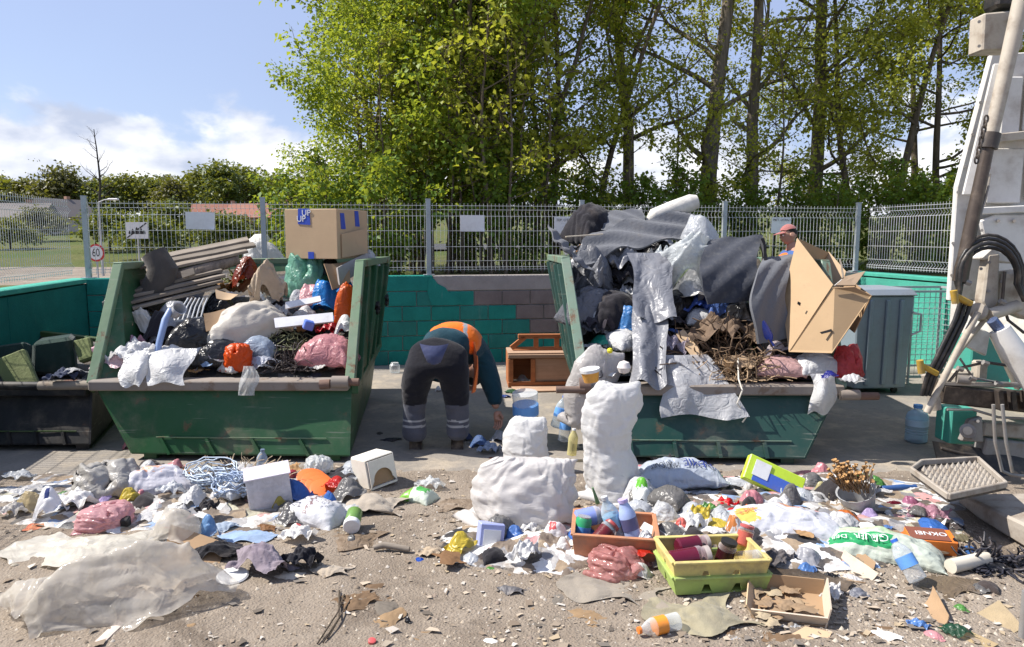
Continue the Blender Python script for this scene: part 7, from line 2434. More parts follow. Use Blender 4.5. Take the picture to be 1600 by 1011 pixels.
cabinet()
bag('plastic_bag', 'clear crumpled bag inside the broken cabinet', 816, 600, 26, 18, 'crum_d', CLEAR_F)
turned('glass_jar', 'upturned clear glass jar on the floor by the back wall', 'jar', onz(617, 582, 0.014), (0, 0, 1), [('body', [(0.055, 0), (0.062, 0.02), (0.062, 0.09), (0.045, 0.11), (0.045, 0.12)], CL_W)])
for (px, py, w, h, sh, col, lb) in [
        (748, 700, 34, 26, 'crum_d', (70, 100, 150), 'blue crumpled jacket by the worker boot'), (765, 712, 40, 30, 'crum_b', (150, 165, 190), 'pale blue rag under the worker hand'),
        (780, 690, 30, 24, 'crum_a', (205, 210, 220), 'white bag end left of the middle sack'), (728, 690, 24, 20, 'crum_d', (55, 70, 110), 'dark blue rag at the worker right boot'),
        (775, 722, 36, 16, 'crum_c', (95, 60, 55), 'brown rag in the shade of the sacks'), (800, 615, 26, 12, 'crum_c', (30, 85, 45), 'green scrap in front of the broken cabinet'),
        (790, 622, 20, 10, 'crum_c', (30, 60, 130), 'dark blue scrap in front of the broken cabinet'), (812, 612, 22, 9, 'crum_c', (230, 225, 220), 'white scrap on the fallen cabinet panel'),
        (612, 690, 40, 14, 'crum_c', (60, 60, 66), 'dark rag on the shaded floor left of the worker'), (684, 612, 12, 12, 'crum_d', (235, 235, 235), 'white crumpled paper seen between the worker legs'),
        (590, 680, 34, 10, 'fold_a', (70, 66, 64), 'flat dark cloth beside the left skip foot')]:
    bag('rag', lb, px, py, w, h, sh, film(*col, transl=0.1, rough=0.7), cat='rag')

_p = onz(1431, 690, 0.012)
turned('water_jug', 'pale blue five litre water jug on the floor left of the lorry', 'jug', _p, (0, 0, 1), [
    ('body', [(0.07, 0), (0.082, 0.012), (0.083, 0.06), (0.078, 0.07), (0.083, 0.08), (0.078, 0.09), (0.083, 0.10), (0.078, 0.11), (0.083, 0.12), (0.083, 0.20), (0.07, 0.235), (0.03, 0.262), (0.03, 0.275)], m_clear((0.62, 0.82, 0.95), 0.1, 0.4)),
    ('cap', [(0.034, 0.275), (0.034, 0.30)], LBL_B), ('label_band', [(0.0845, 0.135), (0.0845, 0.185)], m_plain((0.45, 0.60, 0.72), 0.4))])

# ------------------------------------------------------------------ litter in front of the right skip
GB = bag('printed_sack', 'grey blue printed sack lying in the shade in front of the right skip', 1068, 778, 150, 84, 'lie_c', m_film((0.40, 0.44, 0.50), 0.15, 0, 0.35, 16, 0.08), dep=0.55, rz=0.12, tilt=(-0.35, 0), cat='sack')
print_text(GB, 'lie_c', "'REMIE.", 0.68, 0.24, -0.36, -0.20, m_plain((0.02, 0.04, 0.22), 0.4), layer=1)
print_text(GB, 'lie_c', "MAXI JOUIT", 0.33, 0.20, -0.30, -0.14, M_BLACK, layer=1)
bag('sack', 'grey sack neck behind the printed one', 1050, 726, 84, 40, 'crum_c', m_film((0.36, 0.39, 0.44), 0.15, 0, 0.35, 16, 0.08), cat='sack')
bag('plastic_bag', 'grey knotted bag end beside the printed sack', 1132, 712, 22, 18, 'crum_d', CLEAR_G)
bag('plastic_sheet', 'white film in front of the printed sack', 1082, 804, 130, 46, 'crum_c', m_film((0.72, 0.73, 0.75), 0.3, 0.15, 0.25, 24, 0.06), cat='sheet')
bag('plastic_bag', 'clear bag with green print beside the tall sack', 1004, 800, 44, 62, 'crum_d', m_print((0.74, 0.76, 0.74), ((0.35, 0.4, 0.7, 0.75, (0.16, 0.52, 0.05), 0.12),)), hmin=0.7)
bag('plastic_bag', 'clear white bag of bottles right of the tall sack', 1040, 826, 64, 56, 'crum_a', CLEAR_F)
bag('plastic_bag', 'white bag next to the pink scrap', 1088, 842, 56, 56, 'crum_b', WHITE_F)
bag('plastic_bag', 'salmon pink crumpled scrap right of the lilac bottle', 1066, 842, 34, 40, 'crum_d', film(240, 120, 110))
bag('plastic_bag', 'pale pink and white bag behind the yellow crate', 1100, 826, 46, 44, 'crum_a', film(245, 215, 215, clear=0.1))
bag('plastic_bag', 'bright red bag left of the printed white bag', 1136, 806, 46, 40, 'crum_b', film(240, 25, 35))
bag('plastic_bag', 'white orange wrapper above the yellow crate', 1150, 850, 44, 56, 'crum_a', m_print((0.74, 0.72, 0.70), ((0.2, 0.2, 0.55, 0.6, (0.55, 0.20, 0.06), 0.15), (0.6, 0.5, 0.85, 0.8, (0.10, 0.25, 0.05), 0.1))))
PB = bag('printed_bag', 'white printed plastic bag with orange picture lying across the pile', 1238, 850, 190, 84, 'lie_c', m_print((0.62, 0.63, 0.68), ((0.02, 0.1, 0.12, 0.9, (0.40, 0.60, 0.80), 0.08), (0.12, 0.15, 0.30, 0.55, (0.75, 0.50, 0.12), 0.06), (0.46, 0.55, 0.66, 0.82, (0.72, 0.33, 0.16), 0.07), (0.05, 0.75, 0.12, 0.9, (0.6, 0.05, 0.12), 0.05))), dep=0.5, rz=-0.28)
print_text(PB, 'lie_c', "SUPER", 0.22, 0.36, 0.15, 0.12, m_plain((0.62, 0.10, 0.08), 0.4), layer=1, rot=0.5)
NG = bag('printed_bag', 'white and green printed bag lying at the right of the pile', 1396, 884, 176, 78, 'lie_c', m_print((0.58, 0.63, 0.54), ((0.06, 0.16, 0.56, 0.42, (0.03, 0.33, 0.12), 0.03), (0.0, 0.55, 0.6, 1.0, (0.52, 0.66, 0.42), 0.10))), dep=0.5, rz=-0.42)
print_text(NG, 'lie_c', "GENER", 0.40, 0.29, -0.26, -0.14, M_WHITE, layer=1)
print_text(NG, 'lie_c', "DER", 0.15, 0.29, -0.12, -0.12, M_WHITE, layer=1)

def soft_box(name, label, p, size, rot, mats, cat='box', parts=()):
    root = empty(name, p, rot=rot); tag(root, label, cat)
    MB().box((0, 0, size[2] / 2), size).build('body', mats[0], root, bevel=0.005)
    for nm, c, s, m in parts:
        MB().box(c, s).build(nm, m, root)
    return root

_p = spot(1205, 786)
soft_box('detergent_pack', 'lime green and blue detergent pack sticking up from the pile', _p + Vector((0, 0.05, 0.06)), (0.36, 0.06, 0.16), (-0.5, 0.42, -0.15), [m_plain((0.52, 0.70, 0.05), 0.4, 0, 0.06)], 'pack',
         [('blue_panel', (0.02, -0.033, 0.05), (0.30, 0.004, 0.085), m_plain((0.06, 0.13, 0.50), 0.4)), ('white_panel', (-0.09, -0.036, 0.09), (0.10, 0.004, 0.10), WHITE_P), ('card_edge', (0, 0.034, 0.08), (0.35, 0.004, 0.15), CARD)])
bag('plastic_bag', 'silvery pale blue tinsel heap right of the detergent pack', 1244, 796, 58, 44, 'crum_d', m_film((0.62, 0.72, 0.76), 0.2, 0, 0.25, 60, 0.05, bump=1.0))
tangle('tinsel', 'white shredded ribbon behind the detergent pack', 'ribbon', 1222, 768, 34, 18, 60, 0.005, m_plain((0.66, 0.70, 0.76), 0.4), seed=21)
tangle('tinsel', 'pale blue shredded ribbon right of the detergent pack', 'ribbon', 1252, 795, 40, 34, 90, 0.005, m_plain((0.62, 0.72, 0.76), 0.4), seed=22, up=1.3, curl=1.0)
bag('plastic_bag', 'cream crumpled bag behind the dried flowers', 1285, 782, 28, 36, 'crum_d', film(215, 205, 150))
bag('plastic_bag', 'dark grey bag between ribbon and dried flowers', 1283, 800, 38, 36, 'crum_d', m_film((0.16, 0.155, 0.15), 0.1, 0, 0.4, 20, 0.2))
tangle('dried_flowers', 'small dried bouquet left of the flower bucket', 'dried flowers', 1313, 800, 36, 36, 90, 0.004, m_plain((0.42, 0.36, 0.27), 0.9), seed=23, up=1.2, curl=0.8)
_bk = turned('bucket', 'white tilted bucket holding brown dried flowers', 'bucket', spot(1358, 812) + Vector((0, 0.10, 0.0)), (-0.32, -0.18, 0.9), [('body', [(0.075, 0.0), (0.105, 0.15), (0.110, 0.155), (0.100, 0.15), (0.07, 0.01)], m_plain((0.42, 0.43, 0.44), 0.45, 0, 0.15))])
_rg = np.random.default_rng(9)
_br = []; _hd = MB()
_base = _bk.location + Vector((-0.06, -0.03, 0.15))
for i in range(110):
    a = _rg.uniform(0, 6.28); r_ = _rg.uniform(0, 0.08)
    p0 = np.array(_base) + np.array([math.cos(a) * r_, math.sin(a) * r_, 0])
    d = np.array([-0.30 + _rg.normal(0, 0.28), -0.12 + _rg.normal(0, 0.25), 0.8]); d /= np.linalg.norm(d)
    L = _rg.uniform(0.06, 0.17)
    p1 = p0 + d * L
    _br.append(([p0, (p0 + p1) / 2, p1], [0.004, 0.003, 0.003], 4))
    m_ = Matrix.Translation(Vector(p1)) @ Vector(d).to_track_quat('Z', 'Y').to_matrix().to_4x4()
    s_ = _rg.uniform(0.7, 1.3)
    _hd.lathe([(0.002, -0.004 * s_), (0.007 * s_, 0.004 * s_), (0.011 * s_, 0.016 * s_), (0.003, 0.012 * s_)], 6, m_)
_V, _F = tubes_mesh(_br)
_root = empty('dried_flowers', _base); tag(_root, 'bunch of brown dried flowers in the white bucket', 'dried flowers')
_o = mobj('stems', _V - np.array(_base), _F, m_plain((0.22, 0.14, 0.07), 0.9), _root); tag(_o, kind='stuff')
_hd.v = [tuple(Vector(v) - _base) for v in _hd.v]
tag(_hd.build('flower_heads', m_plain((0.40, 0.23, 0.09), 0.9, 0, 0.3, 40, 0.3, (0.12, 0.06, 0.03)), _root), kind='stuff')
bag('plastic_bag', 'grey stone like bag behind the dried flowers', 1336, 745, 30, 26, 'crum_d', CLEAR_G, z=0.16)
bag('plastic_bag', 'lilac bag in front of the flower bucket', 1364, 822, 38, 36, 'crum_d', film(200, 180, 225))
bag('plastic_bag', 'clear ribbed cup right of the lilac bag', 1392, 818, 26, 28, 'crum_d', CLEAR_G)
bag('plastic_bag', 'pink translucent bag behind the orange brown carton', 1460, 818, 76, 46, 'crum_b', film(225, 170, 190, clear=0.2))
bag('plastic_bag', 'darker pink bag left of the pink translucent one', 1428, 796, 40, 30, 'crum_a', film(205, 130, 165, clear=0.15))
bag('plastic_bag', 'maroon bag in the shade behind the bucket', 1402, 796, 40, 24, 'crum_c', film(120, 25, 45))
bag('fabric', 'dull purple film in the shade behind the detergent pack', 1240, 762, 130, 40, 'fold_a', film(95, 65, 80, transl=0.15), cat='film')
bag('plastic_bag', 'grey bag behind the detergent pack', 1158, 770, 46, 22, 'crum_c', m_film((0.24, 0.22, 0.22), 0.1, 0, 0.4, 20, 0.1))
bottle('tool_handle', 'blue plastic tube lying in the shade right of the bucket', spot(1376, 772) + Vector((0, 0, 0.03)), (1, 0.15, 0.02), 0.022, 0.24, m_plain((0.03, 0.09, 0.26), 0.4), m_plain((0.03, 0.09, 0.26), 0.4), neck=0.6)
_OB = soft_box('drink_carton', 'orange and brown drink carton lying beside the green printed bag', spot(1462, 866) + Vector((0, 0.06, 0.0)), (0.22, 0.13, 0.085), (0.12, 0.0, -0.22), [m_plain((0.70, 0.19, 0.03), 0.4, 0, 0.06)], 'carton',
               [('brown_panel', (-0.015, 0.0, 0.087), (0.185, 0.124, 0.004), m_plain((0.20, 0.07, 0.045), 0.4))])
lettering('OKNEI', 0.05, M_WHITE, _OB, (0, 0.0, 0.0905), (0, 0, PI))
for (x0, y0, x1, y1, x2, y2, x3, y3, lb, m) in [
        (1396, 824, 1416, 806, 1424, 812, 1404, 830, 'tan paper piece left of the orange brown carton', CARD),
        (1414, 832, 1440, 806, 1446, 822, 1420, 836, 'cream paper piece left of the orange brown carton', m_card((0.62, 0.52, 0.38), 0.1)),
        (1444, 826, 1478, 822, 1474, 836, 1440, 840, 'pale paper behind the orange brown carton', PAPER)]:
    g = [spot(x, y) for x, y in ((x0, y0), (x1, y1), (x2, y2), (x3, y3))]
    g[1].z += 0.05; g[2].z += 0.03
    slab_obj('paper_piece', lb, 'paper', g, 0.003, m, bend=0.05, seed=x0)

def crate(name, label, p, L, W, H, th, mat, rz, notch):
    root = empty(name, p, rot=(0.03, 0.02, rz)); tag(root, label, 'crate', 'nested plastic crates')
    t = 0.08
    MB().box((0, 0, 0.006), (L * (1 - t), W * (1 - t), 0.008)).build('floor', mat, root)

    def side(a, b, n, gaps):
        a, b = Vector(a), Vector(b)
        inn = lambda v: Vector((v.x * (1 - t), v.y * (1 - t), 0.0))
        for i in range(n):
            f0, f1 = i / n, (i + 1) / n
            g = 0.07 if gaps else 0.0
            p0, p1 = lerp(a, b, f0), lerp(a, b, f1)
            q0, q1 = lerp(inn(a), inn(b), f0 + (g if i else 0)), lerp(inn(a), inn(b), f1 - (g if i < n - 1 else 0))
            m0, m1 = lerp(p0, q0, 0.32), lerp(p1, q1, 0.32)
            MB().plate([q0, q1, lerp(q1, p1, 0.65), lerp(q0, p0, 0.65)], th).build('side', mat, root)
    top = [(-L / 2, -W / 2, H), (L / 2, -W / 2, H), (L / 2, W / 2, H), (-L / 2, W / 2, H)]
    for i, n in ((0, notch), (1, 2), (2, notch), (3, 2)):
        a, b = Vector(top[i]), Vector(top[(i + 1) % 4])
        side(a, b, n, True)
        inn = lambda v: Vector((v.x * (1 - t * 0.35), v.y * (1 - t * 0.35), H * 0.62))
        MB().plate([inn(a), inn(b), b, a], th * 1.1).build('upper_side', mat, root)
        b2 = MB(); bar(b2, a + Vector((0, 0, 0.002)), b + Vector((0, 0, 0.002)), 0.022, 0.012); b2.build('rim', mat, root, bevel=0.002)
    return root

LIME = m_plain((0.34, 0.46, 0.12), 0.5, 0, 0.3, 8, 0.08)
YEL = m_plain((0.60, 0.50, 0.18), 0.5, 0, 0.3, 8, 0.08)
_p = spot(1122, 928) + Vector((0, 0.13, 0.005))
crate('plastic_crate', 'lime green crate under the yellow one', _p, 0.455, 0.27, 0.080, 0.005, LIME, 0.12, 3)
crate('plastic_crate', 'yellow crate of jars nested in the lime green one', _p + Vector((-0.005, 0.0, 0.050)), 0.450, 0.265, 0.100, 0.005, YEL, 0.12, 3)
_z = _p.z + 0.075
def jar(label, px, py, z, axis, r, L, glass, fill, lid):
    p = onz(px, py, z)
    turned('preserve_jar', label, 'jar', p, axis, [('contents', [(r * 0.78, 0), (r * 0.98, 0.008), (r * 0.98, L * 0.70)], fill), ('glass', [(r, L * 0.68), (r, L * 0.78), (r * 0.82, L * 0.86), (r * 0.82, L * 0.88)], glass), ('lid', [(r * 0.88, L * 0.88), (r * 0.90, L * 0.90), (r * 0.90, L * 1.0)], lid)], 'jars in the litter')
_wine = m_plain((0.10, 0.006, 0.022), 0.12, 0, 0.03, 9.0, 0.05); _dk = m_plain((0.03, 0.006, 0.008), 0.12, 0, 0.02)
jar('jar of dark red preserve lying in the left of the yellow crate', 1046, 878, _z + 0.045, (1, 0.12, 0.12), 0.050, 0.19, m_clear((0.95, 0.8, 0.85), 0.05, 0.05), _wine, m_plain((0.35, 0.30, 0.28), 0.4))
jar('second red jar lying behind in the yellow crate', 1058, 856, _z + 0.055, (1, 0.25, 0.05), 0.045, 0.16, m_clear((0.95, 0.8, 0.85), 0.05, 0.05), _wine, m_plain((0.35, 0.30, 0.28), 0.4))
jar('dark jar with black lid standing in the yellow crate', 1128, 884, _z, (0.22, -0.1, 1), 0.042, 0.13, m_clear((0.95, 0.85, 0.82), 0.05, 0.05), _dk, M_BLACK)
jar('empty clear jar lying at the right of the yellow crate', 1152, 876, _z + 0.035, (1, 0.1, 0.05), 0.042, 0.13, CL_W, m_clear((0.8, 0.75, 0.7), 0.2, 0.12), m_plain((0.6, 0.58, 0.55), 0.4))
jar('small pink red jar behind the empty jar', 1160, 852, _z + 0.03, (0.3, 0.2, 1), 0.038, 0.10, m_clear((0.95, 0.85, 0.82), 0.05, 0.05), m_plain((0.45, 0.10, 0.07), 0.3), m_plain((0.5, 0.1, 0.1), 0.4))
ORG = m_plain((0.50, 0.22, 0.11), 0.55, 0, 0.3, 8)
_p = spot(966, 878) + Vector((0.0, 0.16, 0.0))
crate('plastic_crate', 'orange crate of bottles and jars left of the yellow one', _p, 0.42, 0.32, 0.13, 0.006, ORG, -0.12, 2)
bpy.data.objects['plastic_crate.002']['group'] = 'nested plastic crates'
_z = _p.z + 0.02
jar('silver lidded jar with blue label at the back of the orange crate', 900, 812, _z + 0.10, (1, 0.2, 0.15), 0.050, 0.15, m_clear((0.8, 0.8, 0.9), 0.1, 0.4), m_plain((0.22, 0.28, 0.60), 0.3), m_plain((0.30, 0.26, 0.27), 0.3, 0.4))
turned('drink_can', 'green and blue can at the left of the orange crate', 'can', onz(908, 842, _z + 0.03), (0.15, 0.1, 1), [('body', [(0.035, 0), (0.042, 0.006), (0.042, 0.10), (0.034, 0.115)], m_plain((0.02, 0.30, 0.12), 0.3)), ('blue_band', [(0.0428, 0.03), (0.0428, 0.07)], m_plain((0.10, 0.28, 0.62), 0.3)), ('lid', [(0.034, 0.115), (0.034, 0.12)], m_plain((0.5, 0.5, 0.5), 0.3, 0.6))])
jar('dark red jar in the middle of the orange crate', 932, 848, _z + 0.05, (0.6, 0.4, 0.5), 0.045, 0.13, m_clear((0.95, 0.85, 0.82), 0.05, 0.05), m_plain((0.11, 0.008, 0.012), 0.25), m_plain((0.35, 0.05, 0.05), 0.4))
bottle('spray_bottle', 'clear and pale blue bottle standing tilted in the orange crate', onz(968, 846, _z + 0.02), (-0.35, 0.05, 1), 0.045, 0.25, m_clear((0.75, 0.85, 0.92), 0.1, 0.35), m_plain((0.55, 0.58, 0.6), 0.3), m_plain((0.30, 0.55, 0.75), 0.35))
bottle('shampoo_bottle', 'pale lilac blue bottle right of the clear one in the orange crate', onz(992, 850, _z + 0.02), (-0.28, 0.1, 1), 0.045, 0.24, m_plain((0.36, 0.45, 0.72), 0.35, 0, 0.05), m_plain((0.45, 0.38, 0.68), 0.4), m_plain((0.10, 0.10, 0.22), 0.4), neck=0.5)
bag('plastic_bag', 'grey silver foil in the orange crate', 1010, 856, 34, 36, 'crum_d', m_film((0.45, 0.45, 0.46), 0.0, 0, 0.25, 40, 0.1, bump=0.9), z=0.10)
bag('plastic_bag', 'red bag in the right of the orange crate', 1004, 868, 44, 20, 'crum_c', film(225, 55, 35), z=0.10)
slab_obj('plastic_tray', 'white shallow tray leaning right of the lilac bottle', 'tray', [onz(1000, 812, 0.12), onz(1042, 836, 0.12), onz(1036, 846, 0.08), onz(996, 824, 0.08)], 0.008, WHITE_P, bend=0.04, seed=11)
_o = MB().tube([onz(934, 786, 0.20), onz(926, 762, 0.30)], [0.012, 0.005], 8).build('plant_stalk', m_plain((0.10, 0.20, 0.08), 0.6), None); tag(_o, 'green stalk sticking up behind the orange crate', 'stalk')
bag('plastic_bag', 'pink translucent bag in front of the orange crate', 972, 908, 128, 76, 'tied_b', m_film((0.62, 0.30, 0.28), 0.45, 0.34, 0.16, 18, 0.05), dep=0.7, hmin=0.55, crease=0.06)
bag('plastic_bag', 'clear bag with white and red contents left of the orange crate', 868, 852, 58, 50, 'crum_a', m_print((0.74, 0.73, 0.74), ((0.3, 0.3, 0.5, 0.5, (0.6, 0.1, 0.1), 0.1),)))
bag('plastic_bag', 'white paper bag in front of the clear one', 880, 868, 30, 36, 'crum_d', WHITE_F)
bag('plastic_bag', 'grey wrapper left of the pink translucent bag', 1076, 864, 40, 40, 'crum_b', CLEAR_G)
soft_box('paper_pack', 'pale blue and white paper pack under the broad white sack', spot(764, 858) + Vector((0, 0.04, 0.0)), (0.13, 0.09, 0.12), (-0.2, 0.15, 0.2), [m_plain((0.32, 0.36, 0.62), 0.5)], 'pack', [('white_panel', (0.0, -0.047, 0.05), (0.09, 0.004, 0.08), WHITE_P)])
bag('plastic_bag', 'blue bag under the front of the broad white sack', 804, 856, 44, 44, 'crum_d', film(95, 140, 215))
bag('plastic_bag', 'dark red scrap beside the blue bag', 788, 862, 32, 16, 'crum_c', film(110, 30, 45))
bag('rag', 'orange brown crumpled bread bag in front of the broad sack', 792, 882, 34, 20, 'crum_c', film(200, 140, 60), cat='rag')
bag('paper_ball', 'white crumpled paper right of the bread bag', 852, 868, 22, 26, 'crum_d', PAPER, cat='paper')
bag('paper_ball', 'brown paper ball left of the white one', 826, 870, 26, 22, 'crum_d', CARD, cat='paper')
_g = [spot(x, y) for x, y in ((684, 880), (748, 882), (756, 866), (696, 862))]
slab_obj('paper_sheet', 'flat white sheet of board in front of the sacks', 'paper', _g, 0.006, PAPER, bend=0.02, seed=12)
bag('ground_cloth', 'olive beige cloth lying under the lime green crate', 1104, 992, 176, 66, 'fold_a', m_cloth((0.28, 0.25, 0.17), 0.95, 200, (0.20, 0.18, 0.12)), dep=0.75, cat='cloth')
bag('ground_cloth', 'grey brown cloth flat on the ground left of the lime green crate', 968, 945, 190, 46, 'fold_c', m_cloth((0.27, 0.235, 0.19), 0.95, 200), dep=0.6, cat='cloth')
bottle('juice_bottle', 'crushed clear bottle with orange label and cap in front of the cloth', spot(1024, 986) + Vector((0.10, 0.02, 0.035)), (-1, -0.35, -0.05), 0.036, 0.19, CL_W, m_plain((0.75, 0.20, 0.03), 0.4), m_plain((0.80, 0.28, 0.03), 0.4))

def open_tray():
    p = spot(1246, 968) + Vector((0, 0.10, 0.0))
    root = empty('cardboard_tray', p, rot=(0.05, -0.05, -0.35)); tag(root, 'open cardboard tray with dead leaves in the foreground', 'box')
    Wd = m_card((0.55, 0.46, 0.36), 0.2)
    MB().box((0, 0, 0.006), (0.30, 0.26, 0.006)).build('floor', CARD_D, root)
    MB().box((0.152, 0, 0.045), (0.006, 0.27, 0.09), (0, 0.25, 0)).build('side', Wd, root)
    MB().box((-0.152, 0, 0.035), (0.006, 0.27, 0.07), (0, -0.5, 0)).build('side', CARD, root)
    MB().box((0, -0.132, 0.03), (0.30, 0.006, 0.06), (0.5, 0, 0)).build('side', Wd, root)
    MB().box((0, 0.132, 0.04), (0.30, 0.006, 0.08)).build('side', CARD_D, root)

open_tray()
_lf = random.Random(2)
for i, (x, y) in enumerate([(1180, 930), (1200, 945), (1215, 928), (1232, 948), (1222, 962), (1250, 940), (1195, 962), (1240, 925), (1262, 955), (1210, 975)]):
    bag('dead_leaf', 'curled brown leaf in or beside the open cardboard tray', x, y, _lf.uniform(26, 44), _lf.uniform(10, 20), _lf.choice(('fold_b', 'crum_c', 'fold_a')), m_plain(_lf.choice(((0.32, 0.23, 0.14), (0.25, 0.17, 0.10), (0.36, 0.29, 0.19))), 0.85, 0, 0.2), z=0.05 + 0.03 * _lf.random(), cat='leaf', group='curled leaves at the cardboard tray', rz=_lf.uniform(-1.5, 1.5))
for (c4, lb, m, lift, bd) in [
        (((1196, 1006), (1258, 985), (1300, 990), (1280, 1018)), 'torn tan cardboard sheet at the lower edge right of the cloth', CARD, 0.02, 0.03),
        (((1296, 896), (1318, 878), (1372, 905), (1346, 912)), 'curved pale cardboard strip right of the cardboard tray', m_card((0.52, 0.44, 0.34), 0.2), 0.06, 0.08),
        (((1322, 908), (1340, 872), (1368, 886), (1352, 912)), 'brown folded paper under the green printed bag', CARD_D, 0.05, 0.08),
        (((1290, 886), (1296, 880), (1334, 872), (1332, 880)), 'cream stick of cardboard left of the brown folded paper', m_card((0.62, 0.54, 0.42), 0.1), 0.04, 0.02),
        (((1442, 945), (1456, 935), (1482, 972), (1470, 982)), 'torn brown cardboard standing in the dirt at lower right', CARD_D, 0.06, 0.05),
        (((1490, 965), (1560, 948), (1598, 985), (1520, 1005)), 'tan stained cloth sheet at the lower right corner', m_cloth((0.36, 0.28, 0.17)), 0.03, 0.05),
        (((1450, 1004), (1500, 985), (1560, 1010), (1500, 1025)), 'tan paper sheet at the bottom edge on the right', m_cloth((0.36, 0.27, 0.15)), 0.02, 0.05)]:
    g = [spot(x, y) for x, y in c4]
    g[1].z += lift; g[2].z += lift * 0.5
    slab_obj('cardboard_piece', lb, 'cardboard', g, 0.004, m, bend=bd, seed=c4[0][0])
bag('plastic_bag', 'dark green film in the dirt at lower right', 1506, 1000, 56, 40, 'crum_c', film(45, 95, 70, clear=0.1))
bag('plastic_bag', 'grey blue plastic scrap right of the cardboard tray', 1345, 935, 36, 26, 'crum_d', m_film((0.14, 0.145, 0.17), 0.1, 0, 0.4, 20, 0.2))
bag('plastic_bag', 'grey bag under the white printed bag', 1268, 888, 66, 46, 'crum_a', m_film((0.34, 0.34, 0.36), 0.2, 0, 0.35, 20, 0.15))
bag('plastic_bag', 'blue bag between the two printed bags', 1282, 868, 40, 26, 'crum_d', film(50, 125, 215))
bag('plastic_bag', 'pale blue film under the green printed bag', 1320, 884, 56, 26, 'crum_c', film(150, 185, 225, clear=0.1))
bag('bin_bag', 'black film under the green printed bag', 1352, 892, 60, 24, 'crum_c', BLACK_F)
bag('bin_bag', 'dark cloth between yellow crate and cardboard tray', 1222, 890, 60, 46, 'crum_b', m_cloth((0.10, 0.09, 0.09)), cat='cloth')
bottle('water_bottle', 'crushed clear bottle with blue label below the green printed bag', spot(1430, 926) + Vector((0.03, 0.03, 0.04)), (-0.35, 0.5, 0.75), 0.042, 0.20, CL_W, BLUE_CAP, LBL_B)
_p = spot(1516, 893)
_o = MB().tube([_p + Vector((-0.11, -0.02, 0.035)), _p + Vector((0.12, 0.07, 0.035))], 0.034, 16).build('cardboard_tube', m_card((0.58, 0.53, 0.44), 0.15), None, smooth=True); tag(_o, 'pale cardboard tube lying at the right edge of the litter', 'tube')
bag('rag', 'blue rag behind the pale cardboard tube', 1522, 872, 42, 28, 'crum_d', film(80, 130, 200), cat='rag')
tangle('net_bundle', 'black striped strapping bundle at the right picture edge', 'strapping', 1572, 892, 76, 40, 110, 0.008, m_plain((0.03, 0.03, 0.04), 0.4), seed=31)
bag('bin_bag', 'black bag under the strapping bundle', 1575, 896, 76, 36, 'crum_c', BLACK_F)
bag('paper_ball', 'white paper strip in the dirt at lower right', 1398, 1002, 56, 30, 'crum_c', PAPER, cat='paper', rz=-0.5)
bag('plastic_bag', 'olive wrapper right of the orange brown carton', 1508, 848, 36, 24, 'crum_c', film(150, 140, 110))

# ------------------------------------------------------------------ litter in front of the left skip
SHEET_B = m_film((0.68, 0.64, 0.575), 0.45, 0.36, 0.10, 11, 0.10, (0.40, 0.33, 0.22), 0.40)
bag('plastic_sheet', 'long dirty translucent sheet in the left foreground', 175, 982, 330, 170, 'drape', SHEET_B, dep=0.42, rz=0.42, tilt=(0.0, -0.08), cat='sheet', hmin=0.72, crease=0.06)
bag('plastic_sheet', 'dirty sheet end cut by the left picture edge', 45, 985, 170, 120, 'crum_c', SHEET_B, dep=0.7, cat='sheet', hmin=0.4)
bag('plastic_sheet', 'paler flat sheet behind the long dirty one', 110, 888, 270, 72, 'fold_a', m_film((0.70, 0.66, 0.57), 0.35, 0.0, 0.3, 13, 0.16), dep=0.5, cat='sheet', hmin=0.4)
bag('plastic_sheet', 'upright end of the dirty sheet beside the brown carton', 262, 862, 100, 88, 'crum_a', SHEET_B, dep=0.7, cat='sheet', hmin=0.6)
for (c4, lb, m, lift, bd) in [
        (((232, 908), (268, 848), (352, 862), (322, 918)), 'bent dark brown carton piece in the left foreground', CARD_D, 0.10, 0.06),
        (((214, 912), (230, 892), (292, 922), (262, 944)), 'stained pale paper in front of the brown carton piece', m_card((0.52, 0.44, 0.34), 0.4), 0.05, 0.08),
        (((180, 962), (232, 952), (296, 924), (262, 970)), 'flat pale cardboard lying before the dirty sheet', m_card((0.46, 0.39, 0.31), 0.4), 0.01, 0.04)]:
    g = [spot(x, y) for x, y in c4]
    g[1].z += lift; g[2].z += lift * 0.6
    slab_obj('cardboard_piece', lb, 'cardboard', g, 0.004, m, bend=bd, seed=c4[0][0])
turned('plastic_dish', 'white round dish lying beside the brown carton piece', 'dish', spot(361, 906) + Vector((0, 0.02, 0.004)), (0.05, -0.12, 1), [('disc', [(0.001, 0.004), (0.055, 0.004), (0.068, 0.0), (0.074, 0.008), (0.066, 0.014), (0.05, 0.010), (0.001, 0.009)], WHITE_P)], n=28)
bag('garment', 'mauve grey patterned garment heaped in the left foreground', 402, 908, 104, 84, 'fold_b', m_cloth((0.20, 0.165, 0.195), 0.95, 120, (0.30, 0.26, 0.29)), dep=0.7, cat='garment', hmin=0.6)
bag('garment', 'black jacket beside the mauve garment', 466, 898, 72, 62, 'crum_b', m_cloth((0.012, 0.012, 0.018)), cat='garment', hmin=0.6)
bag('garment', 'black cloth draped over the brown carton piece', 330, 878, 76, 50, 'fold_b', m_cloth((0.016, 0.016, 0.02)), cat='garment')
bag('plastic_bag', 'light blue bag behind the dirty sheet end', 320, 852, 40, 56, 'crum_d', film(130, 175, 225, clear=0.05))
bag('garment', 'pale blue garment behind the mauve one', 378, 850, 96, 40, 'fold_b', m_cloth((0.26, 0.36, 0.52)), cat='garment')
